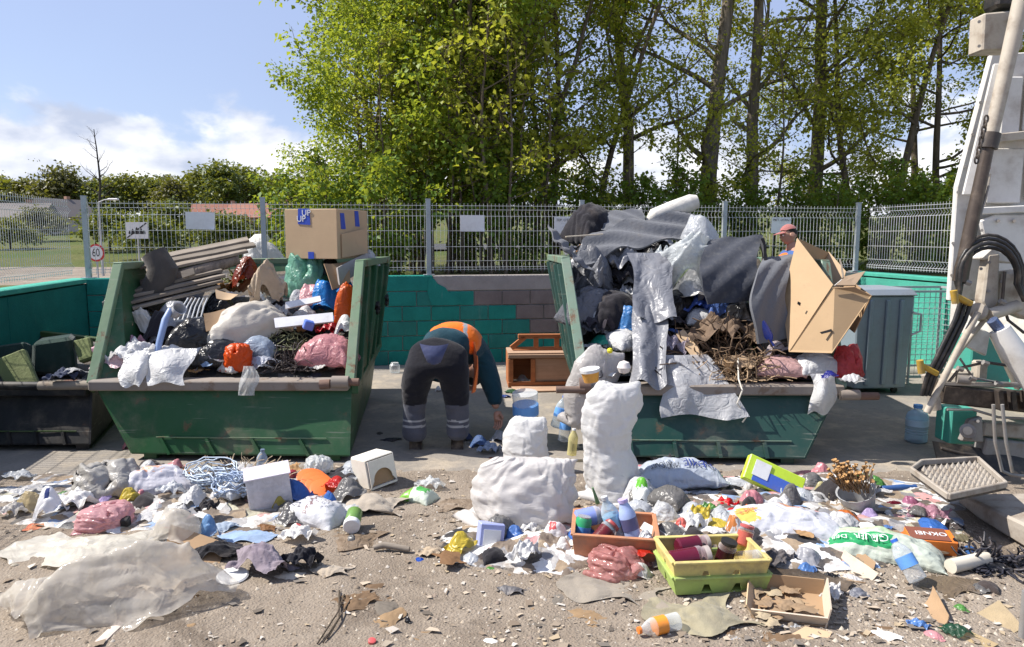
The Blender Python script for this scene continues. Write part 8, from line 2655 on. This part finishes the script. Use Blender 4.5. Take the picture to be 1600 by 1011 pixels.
bag('garment', 'greyish blue garment beside the light blue bag', 345, 834, 60, 32, 'crum_c', m_cloth((0.30, 0.36, 0.44)), cat='garment')
bag('plastic_bag', 'white torn bag with red print right of the blue garments', 462, 850, 62, 44, 'crum_b', m_print((0.74, 0.72, 0.69), ((0.45, 0.5, 0.6, 0.75, (0.6, 0.1, 0.1), 0.08),)))
bag('rag', 'brown scraps between the blue garments and the clear box', 410, 832, 60, 26, 'crum_c', film(165, 120, 80), cat='rag')
bag('plastic_bag', 'pink tied bag at the left behind the sheets', 146, 832, 104, 64, 'tied_a', m_film((0.72, 0.42, 0.44), 0.45, 0.06, 0.25, 20, 0.06), dep=0.75, rz=0.9, hmin=0.6)
soft_box('black_packet', 'black printed packet beside the pink tied bag', spot(178, 826) + Vector((0, 0.02, 0.0)), (0.15, 0.05, 0.06), (0.2, 0.05, 0.1), [M_BLACK], 'packet')
bag('bin_bag', 'large grey bag in front of the left skip foot', 150, 790, 140, 96, 'tied_b', m_film((0.36, 0.345, 0.32), 0.2, 0.0, 0.4, 18, 0.15), dep=0.75, rz=0.3, hmin=0.55)
bag('rag', 'white rags spilling from the large grey bag', 108, 806, 80, 58, 'crum_b', m_cloth((0.70, 0.68, 0.65)), cat='rag')
bag('plastic_bag', 'white bag with dark blue mark at the left', 66, 818, 52, 68, 'crum_d', m_print((0.74, 0.74, 0.76), ((0.5, 0.3, 0.62, 0.55, (0.04, 0.06, 0.2), 0.03),)), hmin=0.6)
bag('plastic_bag', 'yellowish crumpled bag at the left picture edge', 36, 806, 60, 50, 'crum_a', film(225, 205, 160, clear=0.1))
bag('plastic_bag', 'white and brown wrapper at the left picture edge', 12, 812, 50, 40, 'crum_b', film(225, 220, 215))
bag('rag', 'red and orange fabric strips under the white bags at left', 50, 828, 110, 26, 'fold_a', m_cloth((0.50, 0.12, 0.07), 0.9, 150, (0.55, 0.25, 0.10)), cat='rag')
bag('printed_bag', 'white bag with orange and lilac print before the left skip', 230, 784, 128, 74, 'lie_c', m_print((0.62, 0.61, 0.66), ((0.0, 0.0, 0.14, 0.75, (0.70, 0.33, 0.03), 0.04), (0.78, 0.45, 0.98, 0.95, (0.62, 0.27, 0.04), 0.04), (0.30, 0.62, 0.75, 0.95, (0.52, 0.42, 0.68), 0.05), (0.32, 0.30, 0.55, 0.5, (0.72, 0.42, 0.30), 0.12))), dep=0.55, rz=0.30, tilt=(-0.2, 0))
bag('plastic_bag', 'pink scrap under the left end of the left skip', 198, 702, 24, 22, 'crum_d', film(240, 160, 165))

def coil(name, label, px, py, w, h, n, r, mat, seed):
    p = spot(px, py); k = ppm(p); W, Hh = w / k, h / k
    rg = np.random.default_rng(seed)
    pts = []
    ax = rg.uniform(0, 6.28)
    for i in range(n * 22):
        t = i / 22 * 2 * PI
        rr = W / 2 * (0.72 + 0.28 * math.sin(i * 0.037 + seed) + 0.05 * rg.normal())
        tilt_ = 0.8 * math.sin(i * 0.021 + seed * 2)
        x, y = rr * math.cos(t), rr * 0.65 * math.sin(t)
        z = Hh * 0.45 + y * math.sin(tilt_) * 0.9 + Hh * 0.25 * math.sin(i * 0.011 + 1) + 0.01 * rg.normal()
        pts.append((x + 0.12 * W * math.sin(i * 0.005), y * math.cos(tilt_), max(r, min(z, Hh))))
    V, F = tubes_mesh([(pts, [r] * len(pts), 3)])
    o = mobj(name, V, F, mat, None, True, None, (p.x, p.y + W * 0.3, p.z)); tag(o, label, 'rope')
    return o

coil('rope_coil', 'tangled pale blue cord coil before the left skip', 320, 782, 84, 62, 24, 0.0042, m_plain((0.52, 0.60, 0.70), 0.5, 0, 0.1), 1)
coil('rope_coil', 'second pale blue cord coil nearer the straw heap', 352, 796, 62, 66, 20, 0.0042, m_plain((0.42, 0.52, 0.68), 0.5, 0, 0.1), 2)
tangle('straw_heap', 'heap of dry straw before the left skip', 'straw', 378, 772, 90, 46, 420, 0.0035, m_plain((0.42, 0.33, 0.22), 0.9), seed=41, curl=1.2)
tangle('straw_heap', 'darker straw under the clear plastic box', 'straw', 392, 792, 70, 24, 200, 0.0035, m_plain((0.26, 0.20, 0.13), 0.9), seed=42, curl=1.2)
_p = spot(416, 800) + Vector((0, 0.10, 0.0))
_root = empty('plastic_box', _p, rot=(0.05, -0.1, 0.35)); tag(_root, 'clear white plastic box on its side before the left skip', 'box')
_cw = m_film((0.72, 0.71, 0.74), 0.4, 0.2, 0.25, 20, 0.08)
MB().box((0, -0.10, 0.11), (0.24, 0.005, 0.22)).build('side', _cw, _root); MB().box((0, 0.10, 0.11), (0.24, 0.005, 0.22)).build('side', _cw, _root)
MB().box((-0.12, 0, 0.11), (0.005, 0.195, 0.22)).build('end', _cw, _root); MB().box((0, 0, 0.222), (0.26, 0.22, 0.006)).build('top', m_film((0.66, 0.62, 0.68), 0.2, 0, 0.3, 20, 0.1), _root)
MB().box((0, 0, 0.004), (0.24, 0.195, 0.006)).build('floor', _cw, _root)
bag('plastic_bag', 'yellowish clear bag inside the plastic box', 432, 800, 30, 44, 'crum_d', film(215, 195, 90, clear=0.2), hmin=0.7)
bag('plastic_bag', 'clear bag with dark speckled print right of the plastic box', 486, 822, 96, 62, 'lie_a', m_print((0.72, 0.72, 0.74), ((0.2, 0.2, 0.28, 0.8, (0.10, 0.10, 0.13), 0.25), (0.42, 0.1, 0.48, 0.95, (0.30, 0.20, 0.20), 0.10), (0.62, 0.3, 0.66, 0.8, (0.12, 0.12, 0.15), 0.25))), rz=-0.35, tilt=(0, 0.12))
bag('plastic_bag', 'grey clear bag beside the skip foot', 494, 750, 60, 50, 'tied_a', CLEAR_G)
turned('plastic_ball', 'dark red ball beside the grey clear bag', 'ball', spot(457, 748) + Vector((0, 0, 0.03)), (0, 0, 1), [('body', [(0.001, -0.034), (0.025, -0.024), (0.034, 0), (0.025, 0.024), (0.001, 0.034)], m_plain((0.22, 0.02, 0.03), 0.4))])
bottle('water_bottle', 'blue grey bottle standing in the shade of the left skip', spot(408, 740), (0.1, 0, 1), 0.035, 0.17, m_clear((0.5, 0.6, 0.72), 0.15, 0.5), m_plain((0.15, 0.2, 0.28), 0.4))
for i in range(4):
    turned('plastic_disc', 'orange plastic disc in the small fanned stack on the ground', 'disc', spot(484 + i * 7, 768 + i * 3) + Vector((0, 0.05, 0.03 + 0.012 * (3 - i))), (0.25, -0.35, 1), [('disc', [(0.001, 0.0), (0.085, 0.0), (0.095, 0.008), (0.088, 0.012), (0.001, 0.010)], m_plain((0.72, 0.17, 0.04), 0.45, 0, 0.05))], 'orange discs fanned on the ground', n=28)

def foam_box():
    p = spot(584, 764) + Vector((0, 0.10, 0.0))
    root = empty('foam_box', p, rot=(0.10, -0.12, -0.85)); tag(root, 'white box with a round opening lying before the worker', 'box')
    Wm = m_plain((0.70, 0.66, 0.58), 0.6, 0, 0.1, 6, 0.1)
    w = 0.20
    MB().box((0, 0, w - 0.006), (w, w, 0.012)).build('top', Wm, root, bevel=0.006)
    MB().box((0, 0, 0.006), (w, w, 0.012)).build('floor', Wm, root)
    MB().box((-w / 2, 0, w / 2), (0.012, w - 0.01, w - 0.02)).build('side', Wm, root)
    MB().box((0, w / 2, w / 2), (w - 0.02, 0.012, w - 0.02)).build('back', Wm, root)
    MB().box((0, -w / 2, w / 2), (w - 0.02, 0.012, w - 0.02)).build('front', Wm, root)
    b = MB(); n = 14
    hole = [(0.07 * math.cos(PI * k / (n - 1)), 0.05 + 0.07 * math.sin(PI * k / (n - 1))) for k in range(n)]
    outer = [(0.095, 0.012 + 0.0)] + [(0.095 * max(-1, min(1, math.cos(PI * k / (n - 1)) * 1.6)), 0.01 + 0.175 * min(1, math.sin(PI * k / (n - 1)) * 1.6 + 0.02)) for k in range(n)]
    for k in range(n - 1):
        h0, h1 = hole[k], hole[k + 1]; o0, o1 = outer[k + 1], outer[k + 2]
        b.hexa([(w / 2 - 0.006, h0[0], h0[1]), (w / 2 - 0.006, o0[0], o0[1]), (w / 2 - 0.006, o1[0], o1[1]), (w / 2 - 0.006, h1[0], h1[1])], [(w / 2 + 0.006, h0[0], h0[1]), (w / 2 + 0.006, o0[0], o0[1]), (w / 2 + 0.006, o1[0], o1[1]), (w / 2 + 0.006, h1[0], h1[1])])
    b.build('arched_side', Wm, root)
    MB().box((w / 2 - 0.02, 0, w / 2), (0.006, w - 0.03, w - 0.03)).build('inner_card', CARD_D, root)

foam_box()
bag('ground_cloth', 'beige cloth flat on the dirt behind the green jar', 566, 806, 140, 52, 'fold_a', m_cloth((0.36, 0.31, 0.25)), dep=0.6, cat='cloth')
bag('plastic_bag', 'green and white packet on the ground right of the white box', 654, 786, 54, 36, 'lie_a', m_print((0.66, 0.72, 0.62), ((0.0, 0.0, 0.35, 1.0, (0.20, 0.48, 0.05), 0.06), (0.45, 0.3, 0.8, 0.7, (0.10, 0.40, 0.10), 0.08))), rz=-0.5)
bag('plastic_bag', 'clear film behind the green packet', 672, 768, 50, 34, 'crum_b', CLEAR_G)
_jr = turned('plastic_jar', 'green jar with white lid lying towards the camera', 'jar', spot(549, 836) + Vector((0, 0.005, 0.045)), (-0.06, 1, 0.22), [('lid', [(0.001, -0.004), (0.042, -0.004), (0.046, 0.0), (0.046, 0.028), (0.04, 0.03)], WHITE_P), ('body', [(0.038, 0.03), (0.043, 0.036), (0.043, 0.13), (0.038, 0.138), (0.001, 0.138)], m_plain((0.13, 0.26, 0.06), 0.35))], n=28)
bag('rag', 'earth covered sandbag scrap in the dirt below the black jacket', 512, 902, 70, 34, 'crum_c', m_cloth((0.38, 0.32, 0.25)), cat='rag')
bag('paper_ball', 'pale paper scrap left of the sandbag scrap', 452, 906, 56, 22, 'crum_c', m_card((0.56, 0.49, 0.40), 0.3), cat='paper')
bag('plastic_bag', 'small bright blue wrapper in the open dirt', 654, 878, 28, 14, 'crum_d', film(30, 90, 200))
bag('rag', 'tan crumpled cloth behind the small blue wrapper', 672, 872, 46, 28, 'crum_b', m_cloth((0.38, 0.30, 0.21)), cat='rag')
_o = MB().tube([spot(584, 862) + Vector((0, 0, 0.02)), spot(600, 860) + Vector((0, 0, 0.03)), spot(640, 864) + Vector((0, 0, 0.02))], [0.012, 0.018, 0.014], 10).build('stick', _W, None, smooth=True); tag(_o, 'short grey stick left of the small blue wrapper', 'stick')
for i, (a, b, c, lb) in enumerate([((496, 1008), (528, 962), (538, 932), 'longest thin twig in the foreground dirt'), ((505, 1006), (532, 968), (548, 940), 'thin twig right of the longest one'), ((512, 1000), (530, 972), (530, 926), 'thin twig rising upright among the foreground twigs')]):
    _o = MB().tube([spot(*a) + Vector((0, 0, 0.006)), spot(*b) + Vector((0, 0, 0.016)), spot(*c) + Vector((0, 0, 0.010))], 0.0035, 6).build('twig', m_bark((0.09, 0.07, 0.055)), None, smooth=True); tag(_o, lb, 'twig', 'twigs in the foreground dirt')
turned('crown_cork', 'red crown cork in the foreground dirt', 'crown cork', spot(581, 1004), (0.2, -0.2, 1), [('body', [(0.014, 0), (0.0155, 0.003), (0.0155, 0.012), (0.012, 0.014), (0.001, 0.014)], m_plain((0.62, 0.10, 0.10), 0.5))])
bag('rag', 'small black scrap in the foreground dirt', 636, 974, 14, 16, 'crum_d', BLACK_F, cat='rag')
bag('bin_bag', 'black plastic under the dirty sheet in the left foreground', 158, 962, 110, 34, 'crum_c', BLACK_F)
bag('rag', 'dark film scrap at the middle right foreground', 800, 930, 50, 28, 'crum_c', m_film((0.12, 0.115, 0.12), 0.1, 0, 0.5, 20, 0.3), cat='rag')
bag('rag', 'dark stained rag below the pink translucent bag', 870, 945, 70, 22, 'fold_a', m_cloth((0.16, 0.14, 0.115)), cat='rag')
bag('paper_ball', 'pale paper scrap at the bottom centre', 768, 1006, 32, 18, 'crum_c', PAPER, cat='paper')
_g = [spot(x, y) for x, y in ((148, 1004), (162, 1006), (194, 975), (184, 970))]
slab_obj('paper_strip', 'narrow pale cardboard strip at the lower left', 'cardboard', _g, 0.004, m_card((0.56, 0.48, 0.42), 0.2), bend=0.03)

_root = empty('old_armchair', ond(70, 590, 6.2)); tag(_root, 'old dark green armchair lying in the black skip', 'armchair')
_G1 = m_cloth((0.022, 0.045, 0.036)); _G2 = m_cloth((0.16, 0.19, 0.075))
MB().hexa([ond(48, 585, 6.1) - _root.location, ond(120, 590, 6.1) - _root.location, ond(122, 580, 6.6) - _root.location, ond(58, 575, 6.6) - _root.location],
          [ond(50, 535, 6.1) - _root.location, ond(112, 526, 6.1) - _root.location, ond(118, 520, 6.6) - _root.location, ond(62, 528, 6.6) - _root.location]).build('backrest', _G1, _root, bevel=0.03)
for pts in ([(-10, 565, 5.85), (40, 545, 5.9), (64, 606, 5.75), (14, 612, 5.75)], [(114, 534, 6.2), (142, 527, 6.2), (150, 560, 6.1), (126, 568, 6.1)]):
    MB().plate([ond(*q) - _root.location for q in pts], 0.06).build('cushion', _G2, _root, bevel=0.015)
MB().plate([ond(-20, 545, 6.3) - _root.location, ond(45, 535, 6.3) - _root.location, ond(52, 570, 6.25) - _root.location, ond(-20, 590, 6.2) - _root.location], 0.10).build('armrest', _G1, _root, bevel=0.02)
bag('garment', 'dark blue clothes in the black skip', 92, 600, 60, 34, 'crum_b', m_cloth((0.05, 0.06, 0.10)), z=0.52, cat='garment')
bag('rag', 'pale rag on the dark blue clothes in the black skip', 110, 586, 36, 18, 'crum_c', m_cloth((0.36, 0.36, 0.36)), z=0.58, cat='rag')
# ------------------------------------------------------------------ small litter
_rg = np.random.default_rng(77)

def density(px, py):
    d = 0.05
    d += 0.9 * math.exp(-((px - 1180) / 260) ** 2 - ((py - 850) / 85) ** 2)
    d += 0.6 * math.exp(-((px - 800) / 150) ** 2 - ((py - 860) / 45) ** 2)
    d += 0.6 * math.exp(-((px - 330) / 230) ** 2 - ((py - 800) / 60) ** 2)
    d += 0.45 * math.exp(-((px - 1400) / 160) ** 2 - ((py - 960) / 50) ** 2)
    d += 0.30 * math.exp(-((px - 1200) / 350) ** 2 - ((py - 990) / 40) ** 2)
    d += 0.25 * math.exp(-((px - 600) / 200) ** 2 - ((py - 780) / 40) ** 2)
    return d

def ground_pt(px, py):
    p = onz(px, py, 0.0)
    p.z = float(ground_z(p.x, p.y)) if p.y < 5.2 else 0.014
    return p

def build_scraps(n, name, label, mat, smin, smax, stones, uniform):
    V = []; F = []
    k = 0
    while k < n:
        px, py = _rg.uniform(-60, 1660), _rg.uniform(725, 1040)
        if _rg.uniform() > (uniform + density(px, py)): continue
        p = np.array(ground_pt(px, py)); s = _rg.uniform(smin, smax) * (0.5 + _rg.uniform() ** 3)
        a = _rg.uniform(0, 6.28); ca, sa = math.cos(a), math.sin(a)
        b = len(V)
        if stones:
            h = s * _rg.uniform(0.35, 0.7)
            for i in range(5):
                t = a + i * 1.2566; r = s * 0.5 * _rg.uniform(0.7, 1.2)
                V.append((p[0] + math.cos(t) * r, p[1] + math.sin(t) * r, p[2] - 0.002 + h * _rg.uniform(0.0, 0.3)))
            V.append((p[0] + _rg.normal(0, s * 0.1), p[1] + _rg.normal(0, s * 0.1), p[2] + h))
            for i in range(5): F.append((b + i, b + (i + 1) % 5, b + 5))
        else:
            w, l = s * _rg.uniform(0.3, 1.0), s
            j = _rg.uniform(-0.28, 0.28, 8)
            q = [((-0.5 + j[0]) * l, (-0.5 + j[1]) * w), ((0.5 + j[2]) * l, (-0.5 + j[3]) * w), ((0.5 + j[4]) * l, (0.5 + j[5]) * w), ((-0.5 + j[6]) * l, (0.5 + j[7]) * w)]
            for i, (x, y) in enumerate(q):
                V.append((p[0] + x * ca - y * sa, p[1] + x * sa + y * ca, p[2] + 0.003 + _rg.uniform(0, 0.3) * s))
            F.append((b, b + 1, b + 2)); F.append((b, b + 2, b + 3))
        k += 1
    o = mobj(name, np.array(V), np.array(F), mat)
    tag(o, label, 'litter', kind='stuff')

def m_random(cols, rough=0.85, name='scraps'):
    t = NT(name)
    r = t.node('ShaderNodeNewGeometry').outputs['Random Per Island']
    cr = t.node('ShaderNodeValToRGB'); cr.color_ramp.interpolation = 'CONSTANT'
    el = cr.color_ramp.elements
    el[0].color = (*cols[0], 1); el[1].position = 1 / len(cols); el[1].color = (*cols[1], 1)
    for i, c in enumerate(cols[2:]):
        e = el.new((i + 2) / len(cols)); e.color = (*c, 1)
    t.l.new(r, cr.inputs['Fac'])
    return t.done(t.bsdf(cr.outputs[0], rough, spec=0.25))

build_scraps(9000, 'gravel', 'small stones and crumbs strewn over the dirt', m_random([(0.42, 0.37, 0.30), (0.32, 0.27, 0.21), (0.24, 0.19, 0.15), (0.40, 0.36, 0.31), (0.36, 0.30, 0.23), (0.20, 0.16, 0.12)]), 0.004, 0.020, True, 0.25)
build_scraps(3800, 'litter_scraps', 'tiny paper and plastic scraps trodden into the dirt', m_random([(0.42, 0.38, 0.33), (0.36, 0.30, 0.23), (0.24, 0.19, 0.14), (0.20, 0.155, 0.115), (0.16, 0.14, 0.12), (0.38, 0.30, 0.20), (0.48, 0.44, 0.39), (0.26, 0.21, 0.16), (0.12, 0.10, 0.08), (0.45, 0.37, 0.28)]), 0.008, 0.034, False, 0.02)

def litter_mass(x0, x1, y0, y1, top, seed, label):
    n, m = 150, 70
    V = []
    for i in range(n):
        for j in range(m):
            u, v = i / (n - 1), j / (m - 1)
            p = onz(x0 + (x1 - x0) * u, y1 + (y0 - y1) * v, 0.0)
            V.append((p.x, p.y, 0.0))
    V = np.array(V)
    u, v = np.meshgrid(np.linspace(-1, 1, n), np.linspace(-1, 1, m), indexing='ij')
    r = np.sqrt(np.abs(u) ** 2.6 + np.abs(v) ** 2.2).ravel()
    r = r + 0.16 * vnoise(V[:, 0], V[:, 1], seed, 7.0) + 0.10 * vnoise(V[:, 0], V[:, 1], seed + 1, 19.0)
    h = top * np.clip(1.05 - r, 0, 1) ** 0.8
    cr = crease_field(V * 1.0, seed, 4, 16.0, 0.65)
    h = h + 0.042 * cr * np.clip(1.1 - r, 0, 1)
    V[:, 0] += 0.02 * crease_field(V, seed + 3, 3, 15.0); V[:, 1] += 0.02 * crease_field(V, seed + 4, 3, 15.0)
    V[:, 2] = ground_z(V[:, 0], V[:, 1]) + h - 0.03 * np.clip((r - 0.9) * 4, 0, 1)
    t = NT('torn_litter'); q = t.pos()
    wob = t.node('ShaderNodeTexNoise'); wob.inputs['Scale'].default_value = 9.0; wob.inputs['Detail'].default_value = 4.0
    t.l.new(q, wob.inputs['Vector'])
    av = t.node('ShaderNodeVectorMath'); av.operation = 'MULTIPLY_ADD'
    av.inputs[1].default_value = (0.16, 0.16, 0.16); t.l.new(wob.outputs['Color'], av.inputs[0]); t.l.new(q, av.inputs[2])
    vc = t.node('ShaderNodeTexVoronoi'); vc.inputs['Scale'].default_value = 15.0
    t.l.new(t.mapping(av.outputs[0], (1, 1, 0.6)), vc.inputs['Vector'])
    crn = t.node('ShaderNodeValToRGB'); crn.color_ramp.interpolation = 'CONSTANT'
    t.l.new(t.sep(vc.outputs['Color'])[0], crn.inputs['Fac'])
    cols = [(0.0, (0.58, 0.57, 0.56)), (0.16, (0.16, 0.125, 0.095)), (0.30, (0.36, 0.35, 0.34)), (0.42, (0.03, 0.03, 0.033)), (0.52, (0.64, 0.63, 0.61)), (0.64, (0.28, 0.21, 0.14)), (0.74, (0.20, 0.20, 0.21)), (0.82, (0.22, 0.32, 0.50)), (0.86, (0.50, 0.27, 0.26)), (0.90, (0.10, 0.085, 0.075)), (0.96, (0.42, 0.40, 0.30))]
    el = crn.color_ramp.elements
    el[0].position, el[0].color = 0.0, (*cols[0][1], 1); el[1].position, el[1].color = cols[1][0], (*cols[1][1], 1)
    for p_, c in cols[2:]:
        e = el.new(p_); e.color = (*c, 1)
    nz = t.noise(q, 30, 5, 0.6)
    c = t.mix(t.rng(t.noise(q, 6, 5, 0.65), 0.45, 0.68, 0.0, 0.8, True), crn.outputs[0], (0.20, 0.16, 0.12))
    sh = t.bsdf(c, t.rng(nz, 0.3, 0.7, 0.35, 0.7), normal=t.bump(nz, 0.7, 0.012))
    o = mobj('trodden_litter', V, grid_faces(n, m), t.done(sh), smooth=True)
    tag(o, label, 'litter', kind='stuff')

litter_mass(925, 1510, 742, 905, 0.075, 61, 'mass of torn film, paper and rags in front of the right skip')
litter_mass(-30, 560, 738, 845, 0.045, 64, 'mass of torn film, paper and rags in front of the left skip')
litter_mass(690, 960, 818, 905, 0.040, 67, 'mass of torn scraps in front of the white sacks')

def sprinkle(kinds, clusters, sizes, on=None, bank=0.0):
    for what, col, cnt in kinds:
        for lb, cx, cy, sx, sy, share, lim in clusters:
            for i in range(max(1, round(cnt * share))):
                px, py = _rg.normal(cx, sx), _rg.normal(cy, sy)
                px = min(max(px, lim[0]), lim[2]); py = min(max(py, lim[1]), lim[3])
                w = _rg.uniform(*sizes)
                mat = m_card(A(*col), 0.2) if 'card' in what or 'paper' in what else (m_cloth(A(*col)) if 'rag' in what else film(*col, transl=0.2, clear=0.12 if 'clear' in what else 0.0))
                flat = _rg.uniform() < 0.5
                zz = None if bank == 0 else bank * _rg.uniform(0.2, 1.0)
                if 'card' in what or 'paper' in what: flat = True
                shp = str(_rg.choice(['fold_c', 'fold_a', 'fold_a', 'fold_b'] if ('card' in what or 'paper' in what) else ['crum_c', 'fold_a', 'fold_b', 'crum_b'] if flat else ['crum_a', 'crum_b', 'crum_d', 'lie_b']))
                kind_ = 'cardboard_scrap' if 'card' in what else 'paper_scrap' if 'paper' in what else 'rag_scrap' if 'rag' in what else 'wrapper_scrap' if 'wrapper' in what else 'film_scrap' if 'film' in what else 'plastic_scrap'
                bag(kind_, f'crumpled {what} piece lying {lb}', px, py, w, w * (_rg.uniform(0.3, 0.5) if flat else _rg.uniform(0.55, 0.95)), shp, mat, on=on, z=zz, cat='litter', group=f'{what} pieces {lb}', rz=_rg.uniform(-1.5, 1.5))

sprinkle([('small white plastic', (232, 230, 228), 26), ('small clear plastic', (215, 218, 222), 14), ('small cream paper', (225, 210, 180), 12), ('small tan cardboard', (165, 130, 92), 14), ('small grey film', (120, 118, 116), 12),
          ('small brown paper', (105, 78, 55), 12), ('small blue plastic', (95, 140, 205), 8), ('small pink plastic', (230, 160, 165), 6), ('small black film', (30, 30, 34), 10), ('small dark rag', (70, 62, 60), 10), ('small green plastic', (90, 150, 70), 4), ('small orange plastic', (225, 110, 40), 4)],
         [('in front of the right skip', 1215, 822, 150, 42, 0.50, (900, 752, 1560, 905)), ('around the white sacks', 800, 860, 80, 20, 0.13, (690, 815, 930, 905)),
          ('in front of the left skip', 320, 795, 170, 38, 0.24, (5, 738, 560, 860)), ('in the lower right foreground', 1400, 950, 110, 32, 0.14, (1150, 905, 1590, 1003))], (20, 52))
sprinkle([('small white plastic', (232, 230, 228), 10), ('small black film', (26, 26, 30), 7), ('small clear plastic', (215, 218, 222), 5), ('small tan cardboard', (165, 130, 92), 5), ('small dark rag', (60, 52, 56), 6), ('small pink plastic', (230, 165, 172), 3), ('small blue plastic', (95, 140, 205), 3)],
         [('in the left skip', 345, 530, 120, 34, 1.0, (190, 465, 530, 582))], (24, 50), 'L')
sprinkle([('small grey film', (95, 96, 102), 10), ('small black film', (26, 26, 30), 8), ('small white plastic', (228, 228, 228), 7), ('small clear plastic', (215, 218, 222), 5), ('small dark rag', (55, 50, 58), 5), ('small blue plastic', (95, 130, 205), 2)],
         [('in the right skip', 1010, 510, 90, 50, 1.0, (935, 420, 1220, 590))], (26, 56), 'R')

sprinkle([('white plastic bag', (230, 228, 226), 6), ('black shiny bag', (24, 24, 28), 4), ('pale grey film', (170, 172, 178), 4), ('tan cardboard', (170, 135, 95), 3), ('dusty pink film', (225, 165, 170), 2), ('dark cloth rag', (48, 44, 50), 4)],
         [('in the left skip', 345, 520, 105, 34, 1.0, (200, 455, 520, 575))], (46, 78), 'L')
sprinkle([('silver grey film', (120, 122, 130), 7), ('black shiny bag', (24, 24, 28), 5), ('dark grey bag', (62, 62, 68), 6), ('white plastic bag', (226, 226, 226), 3), ('dark cloth rag', (40, 38, 44), 4)],
         [('in the right skip', 985, 470, 60, 50, 1.0, (930, 385, 1150, 570))], (52, 92), 'R')

for (px, py, w, h, sh, col, lb) in [
        (1080, 880, 150, 60, 'fold_b', (120, 112, 104), 'trampled grey brown sheet under the pile left of the yellow crate'), (1290, 860, 190, 70, 'crum_b', (92, 84, 78), 'trampled dark sheet between the printed bags'),
        (1190, 830, 170, 60, 'crum_c', (150, 146, 142), 'crumpled grey sheet behind the yellow crate'), (1420, 870, 170, 60, 'fold_b', (98, 86, 72), 'trampled brown sheet right of the green printed bag'),
        (1330, 800, 160, 50, 'crum_c', (112, 104, 104), 'crumpled grey sheet behind the green printed bag'), (1030, 812, 120, 50, 'crum_b', (205, 203, 202), 'white crumpled sheet right of the tall sack'),
        (1130, 790, 130, 44, 'crum_c', (196, 198, 204), 'pale crumpled sheet in front of the grey blue sack'), (1260, 925, 170, 50, 'fold_b', (86, 74, 62), 'trampled dark paper under the cardboard tray'),
        (1110, 850, 90, 44, 'crum_a', (222, 218, 214), 'white crumpled bag just behind the yellow crate'), (1180, 866, 70, 46, 'crum_d', (60, 56, 58), 'dark bag right of the yellow crate'),
        (1000, 852, 70, 40, 'crum_b', (190, 160, 150), 'pale pinkish bag behind the pink translucent bag'), (860, 890, 130, 30, 'fold_a', (110, 96, 80), 'trampled brown cloth left of the pink translucent bag'),
        (720, 800, 90, 36, 'fold_b', (150, 132, 112), 'dusty cloth left of the broad white sack'), (430, 790, 150, 46, 'crum_c', (170, 160, 148), 'dusty sheet under the clear plastic box'),
        (250, 800, 120, 40, 'fold_b', (140, 128, 114), 'dusty sheet in front of the orange and lilac printed bag'), (330, 870, 110, 40, 'fold_b', (58, 56, 62), 'dark cloth under the blue garments'),
        (540, 860, 120, 34, 'fold_a', (140, 120, 98), 'dust covered cloth right of the black jacket'), (1510, 930, 120, 40, 'fold_b', (120, 104, 84), 'dust covered cloth at the right edge')]:
    bag('trampled_sheet', lb, px, py, w, h, sh, film(*col, transl=0.12, rough=0.6, dirt=0.3), dep=0.7, cat='sheet', group='trampled sheets in the litter')
sprinkle([('large white plastic', (228, 227, 226), 16), ('large clear plastic', (214, 218, 222), 12), ('large grey film', (110, 108, 108), 8), ('large tan paper', (160, 126, 90), 5), ('large dark rag', (52, 48, 50), 5)],
         [('in front of the right skip', 1200, 815, 150, 36, 0.62, (930, 765, 1520, 885)), ('in front of the left skip', 330, 800, 160, 34, 0.30, (20, 750, 540, 850))], (50, 88))

sprinkle([('heaped white plastic', (230, 228, 226), 24), ('heaped clear plastic', (212, 216, 222), 14), ('heaped grey film', (122, 120, 118), 10), ('heaped tan paper', (170, 136, 98), 9), ('heaped dark rag', (54, 50, 52), 12), ('heaped blue film', (96, 140, 205), 6), ('heaped pink film', (226, 150, 158), 5), ('heaped green wrapper', (96, 150, 74), 4), ('heaped red wrapper', (200, 45, 40), 4)],
         [('before the right skip', 1170, 795, 140, 26, 0.72, (1000, 745, 1480, 850)), ('before the left skip', 330, 782, 150, 20, 0.28, (30, 748, 520, 820))], (30, 66), None, 0.11)
sprinkle([('banked white film', (226, 225, 224), 18), ('banked clear film', (210, 215, 222), 12), ('banked grey film', (130, 128, 126), 10), ('banked brown paper', (125, 95, 68), 9), ('banked dark rag', (46, 44, 48), 12), ('banked lilac film', (190, 170, 215), 4), ('banked blue wrapper', (70, 120, 200), 6), ('banked orange wrapper', (220, 120, 50), 4), ('banked yellow wrapper', (215, 190, 70), 3)],
         [('before the right skip', 1230, 815, 150, 34, 0.62, (1010, 752, 1500, 885)), ('along the foot of the left skip', 330, 770, 160, 22, 0.26, (20, 738, 540, 815)), ('around the white sacks', 830, 858, 80, 16, 0.12, (700, 835, 930, 890))], (34, 74), None, 0.07)
sprinkle([('trodden brown paper', (120, 98, 76), 14), ('trodden tan cardboard', (150, 125, 96), 12), ('trodden grey cardboard', (118, 110, 100), 10)],
         [('flat in the foreground dirt', 1050, 960, 300, 34, 0.6, (600, 900, 1590, 1005)), ('flat in the left foreground dirt', 420, 930, 150, 40, 0.25, (200, 870, 640, 1000))], (28, 80))
